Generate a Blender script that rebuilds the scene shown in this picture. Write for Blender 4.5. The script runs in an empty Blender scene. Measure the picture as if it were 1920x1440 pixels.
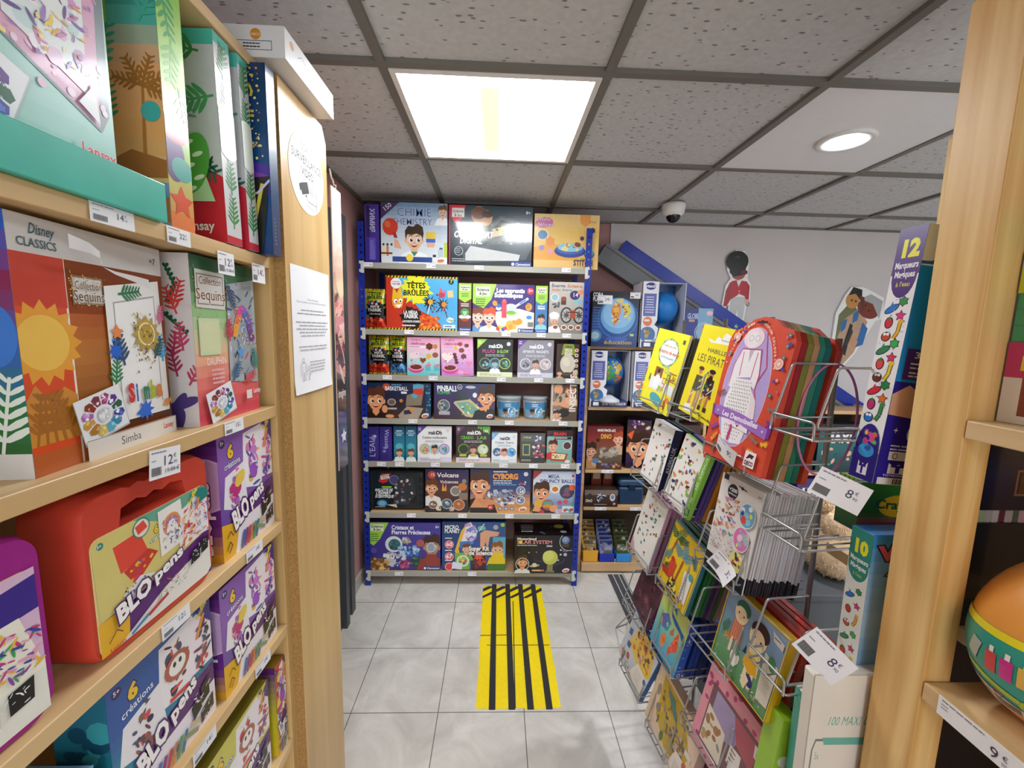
import bpy, bmesh, math, random
from mathutils import Vector, Matrix
from mathutils.geometry import tessellate_polygon
R = math.radians
# ---------------------------------------------------------------- camera, world, exposure, large lights
SC = bpy.context.scene
COL = SC.collection
F_PX, YAW, PITCH, ROLL = 780.48, .0344, .1268, .0234
CAM = Vector((0, 0, 1.47))
_cy, _sy, _cp, _sp = math.cos(YAW), math.sin(YAW), math.cos(PITCH), math.sin(PITCH)
FWD = Vector((_sy*_cp, _cy*_cp, -_sp)); _r = Vector((_cy, -_sy, 0)); _u = _r.cross(FWD)
RT = _r*math.cos(ROLL) + _u*math.sin(ROLL); UP = -_r*math.sin(ROLL) + _u*math.cos(ROLL)
cd = bpy.data.cameras.new('camera'); cam = bpy.data.objects.new('camera', cd); COL.objects.link(cam)
cd.sensor_width = 36; cd.lens = F_PX/1920*36; cd.clip_start = .02
cam.matrix_world = Matrix(((RT.x, UP.x, -FWD.x, CAM.x), (RT.y, UP.y, -FWD.y, CAM.y), (RT.z, UP.z, -FWD.z, CAM.z), (0, 0, 0, 1)))
SC.camera = cam
SC.view_settings.view_transform = 'Standard'; SC.view_settings.look = 'None'
SC.view_settings.gamma = 1; SC.view_settings.use_curve_mapping = False
SC.view_settings.exposure = 1.66
W = bpy.data.worlds.new('shop_world'); SC.world = W; W.use_nodes = True
W.node_tree.nodes['Background'].inputs[0].default_value = (.88, .94, 1, 1)
W.node_tree.nodes['Background'].inputs[1].default_value = .8
CEIL = 2.151
PANEL_E, REAR_E, SPOT_W = 9.0, 11.0, 18

def at(u, v, ax, c):
    """world point where the line of sight through a photo pixel meets an axis plane of the room"""
    d = RT*((u-960)/F_PX) - UP*((v-720)/F_PX) + FWD
    i = 'xyz'.index(ax)
    return CAM + d*((c-CAM[i])/d[i])

# ---------------------------------------------------------------- materials
def lin(h):
    h = h.lstrip('#')
    if len(h) == 3: h = ''.join(c*2 for c in h)
    o = []
    for i in (0, 2, 4):
        c = int(h[i:i+2], 16)/255
        o.append(c/12.92 if c <= .04045 else ((c+.055)/1.055)**2.4)
    return (*o, 1)
def nmat(name):
    m = bpy.data.materials.new(name); m.use_nodes = True
    nt = m.node_tree; b = nt.nodes['Principled BSDF']
    return m, nt, b
def N(nt, t, **k):
    n = nt.nodes.new('ShaderNode'+t)
    for a, v in k.items(): setattr(n, a, v)
    return n
def mth(nt, op, a, b=None):
    n = N(nt, 'Math', operation=op)
    for i, v in enumerate((a, b)):
        if v is None: continue
        if isinstance(v, (int, float)): n.inputs[i].default_value = v
        else: nt.links.new(v, n.inputs[i])
    return n.outputs[0]
def mix(nt, f, a, b, bt='MIX'):
    n = N(nt, 'MixRGB', blend_type=bt)
    for i, v in enumerate((f, a, b)):
        if isinstance(v, (int, float)): n.inputs[i].default_value = v
        elif isinstance(v, tuple): n.inputs[i].default_value = v
        else: nt.links.new(v, n.inputs[i])
    return n.outputs[0]
def plain(name, hexc, rough=.5, metal=0, noise=.0, ns=40, bump=0, spec=.5):
    m, nt, b = nmat(name); c = lin(hexc)
    b.inputs['Roughness'].default_value = rough; b.inputs['Metallic'].default_value = metal
    b.inputs['Specular IOR Level'].default_value = spec
    tc = N(nt, 'TexCoord'); nz = N(nt, 'TexNoise'); nz.inputs['Scale'].default_value = ns; nz.inputs['Detail'].default_value = 4
    nt.links.new(tc.outputs['Object'], nz.inputs['Vector'])
    d = tuple(x*(1-noise) for x in c[:3])+(1,); l = tuple(min(1, x*(1+noise)) for x in c[:3])+(1,)
    nt.links.new(mix(nt, nz.outputs[0], d, l), b.inputs['Base Color'])
    if bump:
        bp = N(nt, 'Bump'); bp.inputs['Strength'].default_value = bump; bp.inputs['Distance'].default_value = .002
        nt.links.new(nz.outputs[0], bp.inputs['Height']); nt.links.new(bp.outputs[0], b.inputs['Normal'])
    return m
def vcol(name, rough, metal=0, coat=0, alpha=1, bump=0):
    m, nt, b = nmat(name)
    a = N(nt, 'Attribute', attribute_name='Col')
    tc = N(nt, 'TexCoord'); nz = N(nt, 'TexNoise'); nz.inputs['Scale'].default_value = 25; nz.inputs['Detail'].default_value = 6
    nt.links.new(tc.outputs['Object'], nz.inputs['Vector'])
    nt.links.new(mix(nt, .14, a.outputs['Color'], nz.outputs[0], 'OVERLAY'), b.inputs['Base Color'])
    b.inputs['Roughness'].default_value = rough; b.inputs['Metallic'].default_value = metal
    b.inputs['Coat Weight'].default_value = coat; b.inputs['Coat Roughness'].default_value = .08
    if bump:
        bp = N(nt, 'Bump'); bp.inputs['Strength'].default_value = bump; bp.inputs['Distance'].default_value = .004
        nt.links.new(nz.outputs[0], bp.inputs['Height']); nt.links.new(bp.outputs[0], b.inputs['Normal'])
    return m
def wood(name, c1, c2, axis='z', scale=1.0, rough=.45, knots=False):
    m, nt, b = nmat(name)
    tc = N(nt, 'TexCoord'); mp = N(nt, 'Mapping'); nt.links.new(tc.outputs['Object'], mp.inputs['Vector'])
    s = {'x': (.6, 14, 14), 'y': (14, .6, 14), 'z': (14, 14, .6)}[axis]
    mp.inputs['Scale'].default_value = tuple(v*scale for v in s)
    nz = N(nt, 'TexNoise'); nz.inputs['Scale'].default_value = 2.2; nz.inputs['Detail'].default_value = 7; nz.inputs['Distortion'].default_value = .6
    nt.links.new(mp.outputs[0], nz.inputs['Vector'])
    cr = N(nt, 'ValToRGB'); cr.color_ramp.elements[0].position = .35; cr.color_ramp.elements[1].position = .65
    cr.color_ramp.elements[0].color = lin(c2); cr.color_ramp.elements[1].color = lin(c1)
    nt.links.new(nz.outputs[0], cr.inputs[0]); col = cr.outputs[0]
    if knots:
        vo = N(nt, 'TexVoronoi'); mp2 = N(nt, 'Mapping'); mp2.inputs['Scale'].default_value = (9, 9, 3.2)
        nt.links.new(tc.outputs['Object'], mp2.inputs[0]); nt.links.new(mp2.outputs[0], vo.inputs['Vector']); vo.inputs['Scale'].default_value = 1
        k = N(nt, 'ValToRGB'); k.color_ramp.elements[0].position = .1; k.color_ramp.elements[1].position = .17
        nt.links.new(vo.outputs[0], k.inputs[0])
        col = mix(nt, k.outputs[0], lin('8a5526'), col)
    nt.links.new(col, b.inputs['Base Color']); b.inputs['Roughness'].default_value = rough
    return m
M = {}
M['card'] = vcol('printed_card', .32, coat=.25)
M['matt'] = vcol('matt_print', .6)
M['foil'] = vcol('foil_bag', .22, metal=.55, bump=.8)
M['gloss'] = vcol('shrink_wrapped_card', .25, coat=1)
M['plastic'] = vcol('moulded_plastic', .38)
M['fur'] = vcol('plush_fur', .95, bump=1)
M['veneer'] = wood('beech_veneer', 'd9b67c', 'c79f63', 'z', .7, .35)
M['shelfwood'] = wood('beech_shelf', 'e0c190', 'cfab76', 'y', .7, .4)
M['rearwood'] = wood('pine_shelf', 'd8b487', 'c39c6c', 'x', .8, .5)
M['pine'] = wood('knotty_pine_post', 'f2d08c', 'd6a45c', 'z', 1.0, .42, True)
M['chip'] = plain('chipboard', 'a98048', .9, 0, .6, 220, .08)
M['blue'] = plain('blue_powder_coat', '0c2c98', .3, 0, .1)
M['grey'] = plain('grey_metal_shelf', 'a7a69a', .4, .1, .06)
M['clip'] = plain('pale_grey_clip', 'c6cbc4', .45)
M['wire'] = plain('grey_coated_wire', 'a3a3a2', .28, .45)
M['dark'] = plain('dark_grey_frame', '44484c', .45, 0, .1)
M['beam'] = plain('grey_beam', '73777a', .45, 0, .12)
M['white'] = plain('white_plastic', 'e8e6e2', .35)
M['black'] = plain('black_gloss', '0a0b0d', .12)
M['yellow'] = plain('yellow_tape', 'fbdc08', .42, 0, .1, 60, .3)
M['grip'] = plain('black_grip_strip', '2a2a28', .8, 0, .3, 300, .5)
M['pinkwall'] = plain('pink_wall', 'b08480', .75, 0, .06, 6)
M['greywall'] = plain('pale_wall', 'cfc9c7', .8, 0, .04, 5)
M['dark_back'] = plain('dark_shelf_back', '3a2a1c', .7, 0, .2)
M['tbar'] = plain('ceiling_grid', '77736b', .5, .1)
M['tilew'] = plain('smooth_tile', 'e8e8ea', .8, 0, .03, 60)
def tiles():
    m, nt, b = nmat('mineral_fibre_tile'); tc = N(nt, 'TexCoord'); mp = N(nt, 'Mapping'); mp.inputs['Scale'].default_value = (26, 62, 40)
    nt.links.new(tc.outputs['Object'], mp.inputs[0])
    n2 = N(nt, 'TexNoise'); n2.inputs['Scale'].default_value = 9; nt.links.new(tc.outputs['Object'], n2.inputs['Vector'])
    add = N(nt, 'MixRGB', blend_type='ADD'); add.inputs[0].default_value = 1.6
    nt.links.new(mp.outputs[0], add.inputs[1]); nt.links.new(n2.outputs['Color'], add.inputs[2])
    vo = N(nt, 'TexVoronoi'); vo.inputs['Scale'].default_value = 1.0; vo.inputs['Randomness'].default_value = 1
    nt.links.new(add.outputs[0], vo.inputs['Vector'])
    n3 = N(nt, 'TexNoise'); n3.inputs['Scale'].default_value = 60; nt.links.new(tc.outputs['Object'], n3.inputs['Vector'])
    f = mth(nt, 'LESS_THAN', mth(nt, 'ADD', vo.outputs['Distance'], mth(nt, 'MULTIPLY', n3.outputs[0], .25)), .295)
    base = mix(nt, n3.outputs[0], lin('bcbdbe'), lin('d6d6d6'))
    nt.links.new(mix(nt, f, base, lin('88868a')), b.inputs['Base Color'])
    bp = N(nt, 'Bump', invert=True); bp.inputs['Strength'].default_value = .5; bp.inputs['Distance'].default_value = .003
    nt.links.new(f, bp.inputs['Height']); nt.links.new(bp.outputs[0], b.inputs['Normal'])
    b.inputs['Roughness'].default_value = .95; b.inputs['Specular IOR Level'].default_value = .1
    return m
M['tile'] = tiles()
def floor_mat():
    m, nt, b = nmat('grey_marbled_floor_tile'); tc = N(nt, 'TexCoord'); sx = N(nt, 'SeparateXYZ')
    nt.links.new(tc.outputs['Object'], sx.inputs[0])
    def ln(o, off, p):
        v = mth(nt, 'FRACT', mth(nt, 'DIVIDE', mth(nt, 'ADD', o, off), p))
        return mth(nt, 'MULTIPLY', mth(nt, 'MINIMUM', v, mth(nt, 'SUBTRACT', 1, v)), p)
    dx = ln(sx.outputs[0], .570+33.3, .3333); dy = ln(sx.outputs[1], -2.101+32.89, .3289)
    g = mth(nt, 'LESS_THAN', mth(nt, 'MINIMUM', dx, dy), .0014)
    n1 = N(nt, 'TexNoise'); n1.inputs['Scale'].default_value = 5; n1.inputs['Detail'].default_value = 8; n1.inputs['Roughness'].default_value = .65; n1.inputs['Distortion'].default_value = .8
    nt.links.new(tc.outputs['Object'], n1.inputs['Vector'])
    cr = N(nt, 'ValToRGB'); e = cr.color_ramp.elements; e[0].position = .3; e[0].color = lin('bcb9b0'); e[1].position = .7; e[1].color = lin('e0ded6')
    nt.links.new(n1.outputs[0], cr.inputs[0])
    nt.links.new(mix(nt, g, cr.outputs[0], lin('55534c')), b.inputs['Base Color'])
    n2 = N(nt, 'TexNoise'); n2.inputs['Scale'].default_value = 2.5; n2.inputs['Detail'].default_value = 2
    nt.links.new(tc.outputs['Object'], n2.inputs['Vector'])
    bp = N(nt, 'Bump'); bp.inputs['Strength'].default_value = .06; nt.links.new(n2.outputs[0], bp.inputs['Height']); nt.links.new(bp.outputs[0], b.inputs['Normal'])
    nt.links.new(mth(nt, 'ADD', mth(nt, 'MULTIPLY', n1.outputs[0], .25), .1), b.inputs['Roughness'])
    return m
M['floor'] = floor_mat()
def emis(name, col, s, banded=False):
    m, nt, b = nmat(name); b.inputs['Base Color'].default_value = (.8, .8, .8, 1)
    b.inputs['Emission Color'].default_value = lin(col)
    b.inputs['Emission Strength'].default_value = s
    if banded:   # two tubes behind the diffuser, yellowed acrylic between them
        tc = N(nt, 'TexCoord'); sx = N(nt, 'SeparateXYZ'); nt.links.new(tc.outputs['Object'], sx.inputs[0])
        d = mth(nt, 'ABSOLUTE', mth(nt, 'ADD', sx.outputs[0], .02))
        t = N(nt, 'MapRange'); t.interpolation_type = 'SMOOTHSTEP'
        for i, v in enumerate((.02, .125, 0, 1)): t.inputs[i+1].default_value = v
        nt.links.new(d, t.inputs[0])
        dy = mth(nt, 'ABSOLUTE', sx.outputs[1]); t2 = N(nt, 'MapRange'); t2.interpolation_type = 'SMOOTHSTEP'
        for i, v in enumerate((.2, .29, 0, 1)): t2.inputs[i+1].default_value = v
        nt.links.new(dy, t2.inputs[0])
        tt = mth(nt, 'MAXIMUM', t.outputs[0], mth(nt, 'MULTIPLY', t2.outputs[0], .35))
        nt.links.new(mix(nt, tt, lin('f2ebc8'), lin(col)), b.inputs['Emission Color'])
        nt.links.new(mth(nt, 'ADD', mth(nt, 'MULTIPLY', tt, s-.27), .27), b.inputs['Emission Strength'])
    return m
def clear(name, col='ffffff', rough=.05, alpha=.25):
    m, nt, b = nmat(name); b.inputs['Base Color'].default_value = lin(col); b.inputs['Roughness'].default_value = rough
    b.inputs['Alpha'].default_value = alpha
    return m
M['clear'] = clear('clear_plastic'); M['bluish'] = clear('blue_tinted_plastic', '9ab4d8', .1, .45)

# ---------------------------------------------------------------- object helpers
def tag(o, label, cat, group=None, kind=None):
    if label: o['label'] = label
    if cat: o['category'] = cat
    if group: o['group'] = group
    if kind: o['kind'] = kind
    return o
def link(name, me, parent=None, mats=()):
    o = bpy.data.objects.new(name, me); COL.objects.link(o)
    for m in mats: me.materials.append(m)
    if parent: o.parent = parent
    return o
def struct(name, me, mats, kind='structure'):
    o = link(name, me, None, mats); o['kind'] = kind; return o
def root(name, label, cat, loc=(0, 0, 0), group=None, rz=0):
    o = bpy.data.objects.new(name, None); COL.objects.link(o); o.location = loc; o.rotation_euler = (0, 0, rz); o.empty_display_size = .05
    return tag(o, label, cat, group)
def child_prop(o, label=None):
    if label: o['label'] = label
    return o
class MB:
    """mesh collector; faces carry a colour and a material slot"""
    def __init__(s): s.v = []; s.f = []; s.c = []; s.m = []; s.sm = []
    def add(s, vs, fs, col='888888', mi=0, smooth=False):
        b = len(s.v); s.v += [tuple(p) for p in vs]; c = lin(col) if isinstance(col, str) else col
        for f in fs: s.f.append([b+i for i in f]); s.c.append(c); s.m.append(mi); s.sm.append(smooth)
    def box(s, x0, x1, y0, y1, z0, z1, col='888888', mi=0, mat=None):
        vs = [Vector((x, y, z)) for z in (z0, z1) for y in (y0, y1) for x in (x0, x1)]
        if mat: vs = [mat @ p for p in vs]
        s.add(vs, [(0, 2, 3, 1), (4, 5, 7, 6), (0, 1, 5, 4), (2, 6, 7, 3), (0, 4, 6, 2), (1, 3, 7, 5)], col, mi)
    def rbox(s, x0, x1, y0, y1, z0, z1, r, seg=3, cols=None, col='888888', mi=0, smooth=False, mat=None):
        bm = bmesh.new(); bmesh.ops.create_cube(bm, size=1)
        bmesh.ops.scale(bm, vec=(x1-x0, y1-y0, z1-z0), verts=bm.verts)
        bmesh.ops.translate(bm, vec=((x0+x1)/2, (y0+y1)/2, (z0+z1)/2), verts=bm.verts)
        bmesh.ops.bevel(bm, geom=bm.edges[:], offset=r, segments=seg, profile=.5, affect='EDGES')
        bm.normal_update(); bm.verts.index_update()
        b = len(s.v); s.v += [tuple(mat @ v.co if mat else v.co) for v in bm.verts]
        for f in bm.faces:
            n = f.normal; c = col
            if cols:
                k = max((('f', -n.y), ('b', n.y), ('l', -n.x), ('r', n.x), ('t', n.z), ('d', -n.z)), key=lambda q: q[1])[0]
                c = cols.get(k, cols.get('*', col))
            s.f.append([b+v.index for v in f.verts]); s.c.append(lin(c)); s.m.append(mi); s.sm.append(smooth)
        bm.free()
    def tube(s, pts, r, seg=8, col='888888', mi=0, closed=False):
        P = [Vector(p) for p in pts]; n = len(P); rings = []
        up = None
        for i, p in enumerate(P):
            a = P[(i-1) % n] if (i or closed) else p; c = P[(i+1) % n] if (i < n-1 or closed) else p
            d = (c-a).normalized()
            if up is None: up = Vector((0, 0, 1)) if abs(d.z) < .9 else Vector((0, 1, 0))
            x = d.cross(up)
            if x.length < 1e-4: x = d.cross(Vector((1, .3, 0)))
            x.normalize(); y = x.cross(d).normalized(); up = y
            rings.append([p+x*math.cos(t)*r+y*math.sin(t)*r for t in [2*math.pi*k/seg for k in range(seg)]])
        vs = [q for g in rings for q in g]; fs = []
        m = n if closed else n-1
        for i in range(m):
            for k in range(seg):
                j = (i+1) % n; fs.append((i*seg+k, j*seg+k, j*seg+(k+1) % seg, i*seg+(k+1) % seg))
        if not closed: fs += [tuple(range(seg))[::-1], tuple((n-1)*seg+k for k in range(seg))]
        s.add(vs, fs, col, mi, True)
    def lathe(s, prof, seg=32, col='888888', mi=0, cols=None, mat=None, caps=True, sy=1):
        b = len(s.v); n = len(prof)
        for r, z in prof:
            for k in range(seg):
                t = 2*math.pi*k/seg; p = Vector((r*math.cos(t), r*math.sin(t)*sy, z)); s.v.append(tuple(mat @ p if mat else p))
        for i in range(n-1):
            for k in range(seg):
                s.f.append([b+i*seg+k, b+i*seg+(k+1) % seg, b+(i+1)*seg+(k+1) % seg, b+(i+1)*seg+k])
                s.c.append(lin(cols[i] if cols else col)); s.m.append(mi); s.sm.append(True)
        if caps:
            for i in (0, n-1):
                s.f.append([b+i*seg+k for k in range(seg)][::(-1 if i == 0 else 1)]); s.c.append(lin(cols[min(i, n-2)] if cols else col)); s.m.append(mi); s.sm.append(False)
    def ball(s, c, r, col='888888', mi=0, sc=(1, 1, 1), seg=20, rot=None):
        c = Vector(c); vs = []; fs = []; h = seg//2
        for i in range(h+1):
            a = math.pi*i/h
            for k in range(seg):
                t = 2*math.pi*k/seg; p = Vector((math.sin(a)*math.cos(t)*sc[0], math.sin(a)*math.sin(t)*sc[1], math.cos(a)*sc[2]))*r
                if rot: p = rot @ p
                vs.append(c+p)
        for i in range(h):
            for k in range(seg): fs.append((i*seg+k, (i+1)*seg+k, (i+1)*seg+(k+1) % seg, i*seg+(k+1) % seg))
        s.add(vs, fs, col, mi, True)
    def mesh(s, name):
        me = bpy.data.meshes.new(name); me.from_pydata(s.v, [], s.f)
        ca = me.color_attributes.new('Col', 'FLOAT_COLOR', 'CORNER'); buf = []
        for p, c in zip(me.polygons, s.c): buf += list(c)*p.loop_total
        ca.data.foreach_set('color', buf)
        me.polygons.foreach_set('material_index', s.m); me.polygons.foreach_set('use_smooth', s.sm)
        me.update(); return me
    def obj(s, name, mats, parent=None): return link(name, s.mesh(name), parent, mats if isinstance(mats, (list, tuple)) else [mats])

# ---------------------------------------------------------------- printed artwork: flat ink shapes laid on a face
_tc = {}
def text_tris(txt, bold=0.0):
    k = (txt, bold)
    if k in _tc: return _tc[k]
    cu = bpy.data.curves.new('t', 'FONT'); cu.body = txt; cu.size = 1; cu.resolution_u = 2; cu.offset = bold
    cu.fill_mode = 'BOTH'
    o = bpy.data.objects.new('t', cu); COL.objects.link(o)
    dg = bpy.context.evaluated_depsgraph_get(); me = bpy.data.meshes.new_from_object(o.evaluated_get(dg))
    me.calc_loop_triangles()
    v = [(p.co.x, p.co.y) for p in me.vertices]; f = [tuple(p.vertices) for p in me.polygons]
    bpy.data.objects.remove(o); bpy.data.curves.remove(cu); bpy.data.meshes.remove(me)
    w = max([p[0] for p in v], default=1); _tc[k] = (v, f, w)
    return _tc[k]
def clip(poly, w, h):
    for ax, lim, sg in ((0, 0, 1), (0, w, -1), (1, 0, 1), (1, h, -1)):
        out = []
        for i in range(len(poly)):
            a, b = poly[i-1], poly[i]; da, db = (a[ax]-lim)*sg, (b[ax]-lim)*sg
            if (da >= 0) != (db >= 0):
                t = da/(da-db); out.append((a[0]+(b[0]-a[0])*t, a[1]+(b[1]-a[1])*t))
            if db >= 0: out.append(b)
        poly = out
        if len(poly) < 3: return []
    return poly
class Art:
    """x, y run 0..1 over the face; radii and letter heights are fractions of the face height"""
    def __init__(s, mb, W, H, T, mi=0, eps=1.1e-5): s.mb = mb; s.W = W; s.H = H; s.T = T; s.mi = mi; s.z = 2e-4; s.eps = eps; s.strips = 0
    def put(s, pts, faces, c):
        s.z += s.eps; s.mb.add([s.T @ Vector((p[0], p[1], s.z)) for p in pts], faces, c, s.mi)
    def poly(s, pts, c, convex=False):
        pts = clip(pts, s.W, s.H)
        if len(pts) < 3: return
        if s.strips:      # follow a curved face: cut the shape into narrow strips
            n = s.strips; d = s.W/n; s.z += s.eps; z0 = s.z; xs = [p[0] for p in pts]; e = s.H/8
            for k in range(max(0, int(min(xs)/d)), min(n, int(max(xs)/d)+1)):
                q = clip([(x-k*d, y) for x, y in pts], d, s.H)
                if len(q) < 3: continue
                for m in range(8):
                    r = clip([(x, y-m*e) for x, y in q], d, e)
                    if len(r) < 3: continue
                    r = [(x+k*d, y+m*e) for x, y in r]
                    s.mb.add([s.T @ Vector((p[0], p[1], z0)) for p in r], [tuple(t) for t in tessellate_polygon([[Vector((*p, 0)) for p in r]])], c, s.mi)
            return
        if convex: fs = [tuple(range(len(pts)))]
        else: fs = [tuple(t) for t in tessellate_polygon([[Vector((*p, 0)) for p in pts]])]
        s.put(pts, fs, c)
    def p(s, pts, c): s.poly([(x*s.W, y*s.H) for x, y in pts], c)
    def r(s, x, y, w, h, c, rot=0):
        X, Y, w, h = x*s.W, y*s.H, w*s.W, h*s.H; cx, cy = X+w/2, Y+h/2; t = R(rot)
        s.poly([(cx+a*math.cos(t)-b*math.sin(t), cy+a*math.sin(t)+b*math.cos(t)) for a, b in ((-w/2, -h/2), (w/2, -h/2), (w/2, h/2), (-w/2, h/2))], c, True)
    def e(s, x, y, rx, ry, c, rot=0, n=20):
        t = R(rot); X, Y = x*s.W, y*s.H; rx *= s.H; ry *= s.H
        s.poly([(X+rx*math.cos(a)*math.cos(t)-ry*math.sin(a)*math.sin(t), Y+rx*math.cos(a)*math.sin(t)+ry*math.sin(a)*math.cos(t)) for a in [2*math.pi*k/n for k in range(n)]], c, True)
    def star(s, x, y, r1, n, c, inner=.5, rot=0, jit=0, seed=1):
        rn = random.Random(seed); X, Y = x*s.W, y*s.H; P = []
        for k in range(2*n):
            q = r1*s.H*(1 if k % 2 == 0 else inner)*(1+jit*(rn.random()-.5)); a = math.pi*k/n+R(rot)+math.pi/2
            P.append((X+q*math.cos(a), Y+q*math.sin(a)))
        s.poly(P, c)
    def st(s, pts, wd, c):
        P = [(x*s.W, y*s.H) for x, y in pts]; wd *= s.H
        for a, b in zip(P, P[1:]):
            d = math.hypot(b[0]-a[0], b[1]-a[1]) or 1; nx, ny = -(b[1]-a[1])/d*wd/2, (b[0]-a[0])/d*wd/2
            s.poly([(a[0]+nx, a[1]+ny), (a[0]-nx, a[1]-ny), (b[0]-nx, b[1]-ny), (b[0]+nx, b[1]+ny)], c, True)
    def t(s, txt, x, y, h, c, w=None, o=None, ow=.05, al='l', rot=0, b=.012, sh=0, arc=0):
        """h: capital height; w: total width as a fraction of the face width"""
        for col, bo in (((o, b+ow),) if o else ())+((c, b),):
            v, f, wd = text_tris(txt, round(bo, 4)); _, _, w0 = text_tris(txt, round(b, 4))
            k = h*s.H/.7; kx = (w*s.W/w0) if w else k; tot = w0*kx
            ox = {'l': 0, 'c': -tot/2, 'r': -tot}[al]; t = R(rot); P = []
            for px, py in v:
                X, Y = px*kx+ox+sh*py*k, py*k
                if arc: u = (X-ox-tot/2)/tot; Y += -arc*s.H*4*u*u
                P.append((x*s.W+X*math.cos(t)-Y*math.sin(t), y*s.H+X*math.sin(t)+Y*math.cos(t)))
            s.put(P, f, col)
    def ln(s, x, y, w, n, dy, c, th=.012, seed=3, al='l', rot=0):
        """rows of print too small to read: short dashes"""
        rn = random.Random(seed)
        for i in range(n):
            L = w*rn.uniform(.7, 1); x0 = x+(w-L)/2 if al == 'c' else x; q = x0
            while q < x0+L:
                d = min(w*rn.uniform(.08, .2), x0+L-q)
                s.r(q, y-i*dy, d*.86, th, c, 0); q += d
    def grad(s, cs, n=14, y0=0, y1=1, x0=0, x1=1):
        L = [lin(c) for c in cs]
        for i in range(n):
            t = i/(n-1)*(len(L)-1); k = min(int(t), len(L)-2); t -= k
            c = tuple(L[k][j]*(1-t)+L[k+1][j]*t for j in range(3))+(1,)
            a = y0+(y1-y0)*i/n
            s.z -= s.eps; s.poly([(x0*s.W, a*s.H), (x1*s.W, a*s.H), (x1*s.W, (a+(y1-y0)/n)*s.H), (x0*s.W, (a+(y1-y0)/n)*s.H)], c, True)
        s.z += s.eps
    def sc(s, seed, n, x0, y0, x1, y1, cs, r0=.01, r1=.03, kind='e'):
        rn = random.Random(seed)
        for _ in range(n):
            x, y = rn.uniform(x0, x1), rn.uniform(y0, y1); q = rn.uniform(r0, r1); c = rn.choice(cs)
            k = rn.choice(kind)
            if k == 'e': s.e(x, y, q, q*rn.uniform(.45, 1), c, rn.uniform(0, 180), 10)
            elif k == 'c': s.e(x, y, q, q, c, 0, 14)
            elif k == 'r': s.r(x-q/2, y-q/2, q*s.H/s.W*1.4, q, c, rn.uniform(-40, 40))
            elif k == 's': s.star(x, y, q, 5, c, .45, rn.uniform(0, 70))
            elif k == 'l': s.e(x, y, q*1.5, q*.35, c, rn.uniform(0, 180), 10)
            elif k == 'x': s.star(x, y, q, rn.randint(5, 8), c, .6, rn.uniform(0, 70), .5, rn.randint(0, 99))
            elif k == 'h': s.heart(x, y, q, c)
    def heart(s, x, y, r, c):
        s.poly([(x*s.W+r*s.H*.06*16*math.sin(a)**3, y*s.H+r*s.H*.06*(13*math.cos(a)-5*math.cos(2*a)-2*math.cos(3*a)-math.cos(4*a))) for a in [2*math.pi*k/18 for k in range(18)]], c)
    def leaf(s, x, y, L, rot, c, n=5, c2=None):
        """palm / fern frond"""
        t = R(rot); k = s.H/s.W
        ex, ey = x+L*math.cos(t)*k, y+L*math.sin(t)
        s.st([(x, y), (ex, ey)], .012, c)
        for i in range(1, n+1):
            q = i/(n+.5); bx, by = x+(ex-x)*q, y+(ey-y)*q
            for sg in (1, -1):
                a = rot+sg*50; l = L*.42*(1-.5*q); ta = R(a)
                s.e(bx+l/2*math.cos(ta)*k, by+l/2*math.sin(ta), l/2, l*.13, c2 or c, a, 8)
    def face(s, x, y, q, hair='2a1a10', skin='eab48a', shirt='202024', look=.1, gog=False):
        """cartoon child: shoulders, neck, head, quiff, big eyes, smile; q: head height"""
        k = s.H/s.W
        def E(dx, dy, rx, ry, c, rot=0, n=18): s.e(x+dx*q*k, y+dy*q, rx*q, ry*q, c, rot, n)
        def P(pts, c): s.p([(x+a*q*k, y+b*q) for a, b in pts], c)
        P([(-.85, -1.35), (-.62, -.72), (-.2, -.55), (.2, -.55), (.62, -.72), (.85, -1.35)], shirt)
        P([(-.16, -.4), (-.17, -.62), (0, -.8), (.17, -.62), (.16, -.4)], skin)
        E(-.4, -.05, .08, .13, skin); E(.4, -.05, .08, .13, skin)
        E(0, .12, .43, .42, hair)
        P([(-.4, .1), (-.38, -.15), (-.22, -.42), (0, -.52), (.22, -.42), (.38, -.15), (.4, .1), (.3, .32), (-.3, .32)], skin)
        P([(-.44, .05), (-.46, .42), (-.3, .66), (-.05, .62), (.15, .78), (.42, .62), (.47, .3), (.42, .05), (.34, .2), (.1, .3), (-.12, .22), (-.34, .26)], hair)
        for sg in (-1, 1):
            E(.18*sg, -.02, .095, .115, 'f4f0ee'); E(.18*sg+look*.3, -.025, .066, .085, '4a2a18'); E(.18*sg+look*.3, -.025, .035, .05, '080808', 0, 10)
            E(.18*sg+look*.4+.02, .02, .022, .025, 'ffffff', 0, 8)
            s.st([(x+(.18*sg-.1)*q*k, y+.15*q), (x+.18*sg*q*k, y+.2*q), (x+(.18*sg+.1)*q*k, y+.16*q)], .035*q, hair)
        E(.02, -.15, .045, .035, 'd4946a')
        P([(-.17, -.24), (.17, -.24), (.1, -.34), (0, -.37), (-.1, -.34)], '7a2018'); P([(-.14, -.245), (.14, -.245), (.1, -.28), (-.1, -.28)], 'ffffff')
        if gog:
            for sg in (-1, 1): s.ring(x+.18*sg*q*k, y-.01*q, .17*q, .025*q, 'dfe6e8')
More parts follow.
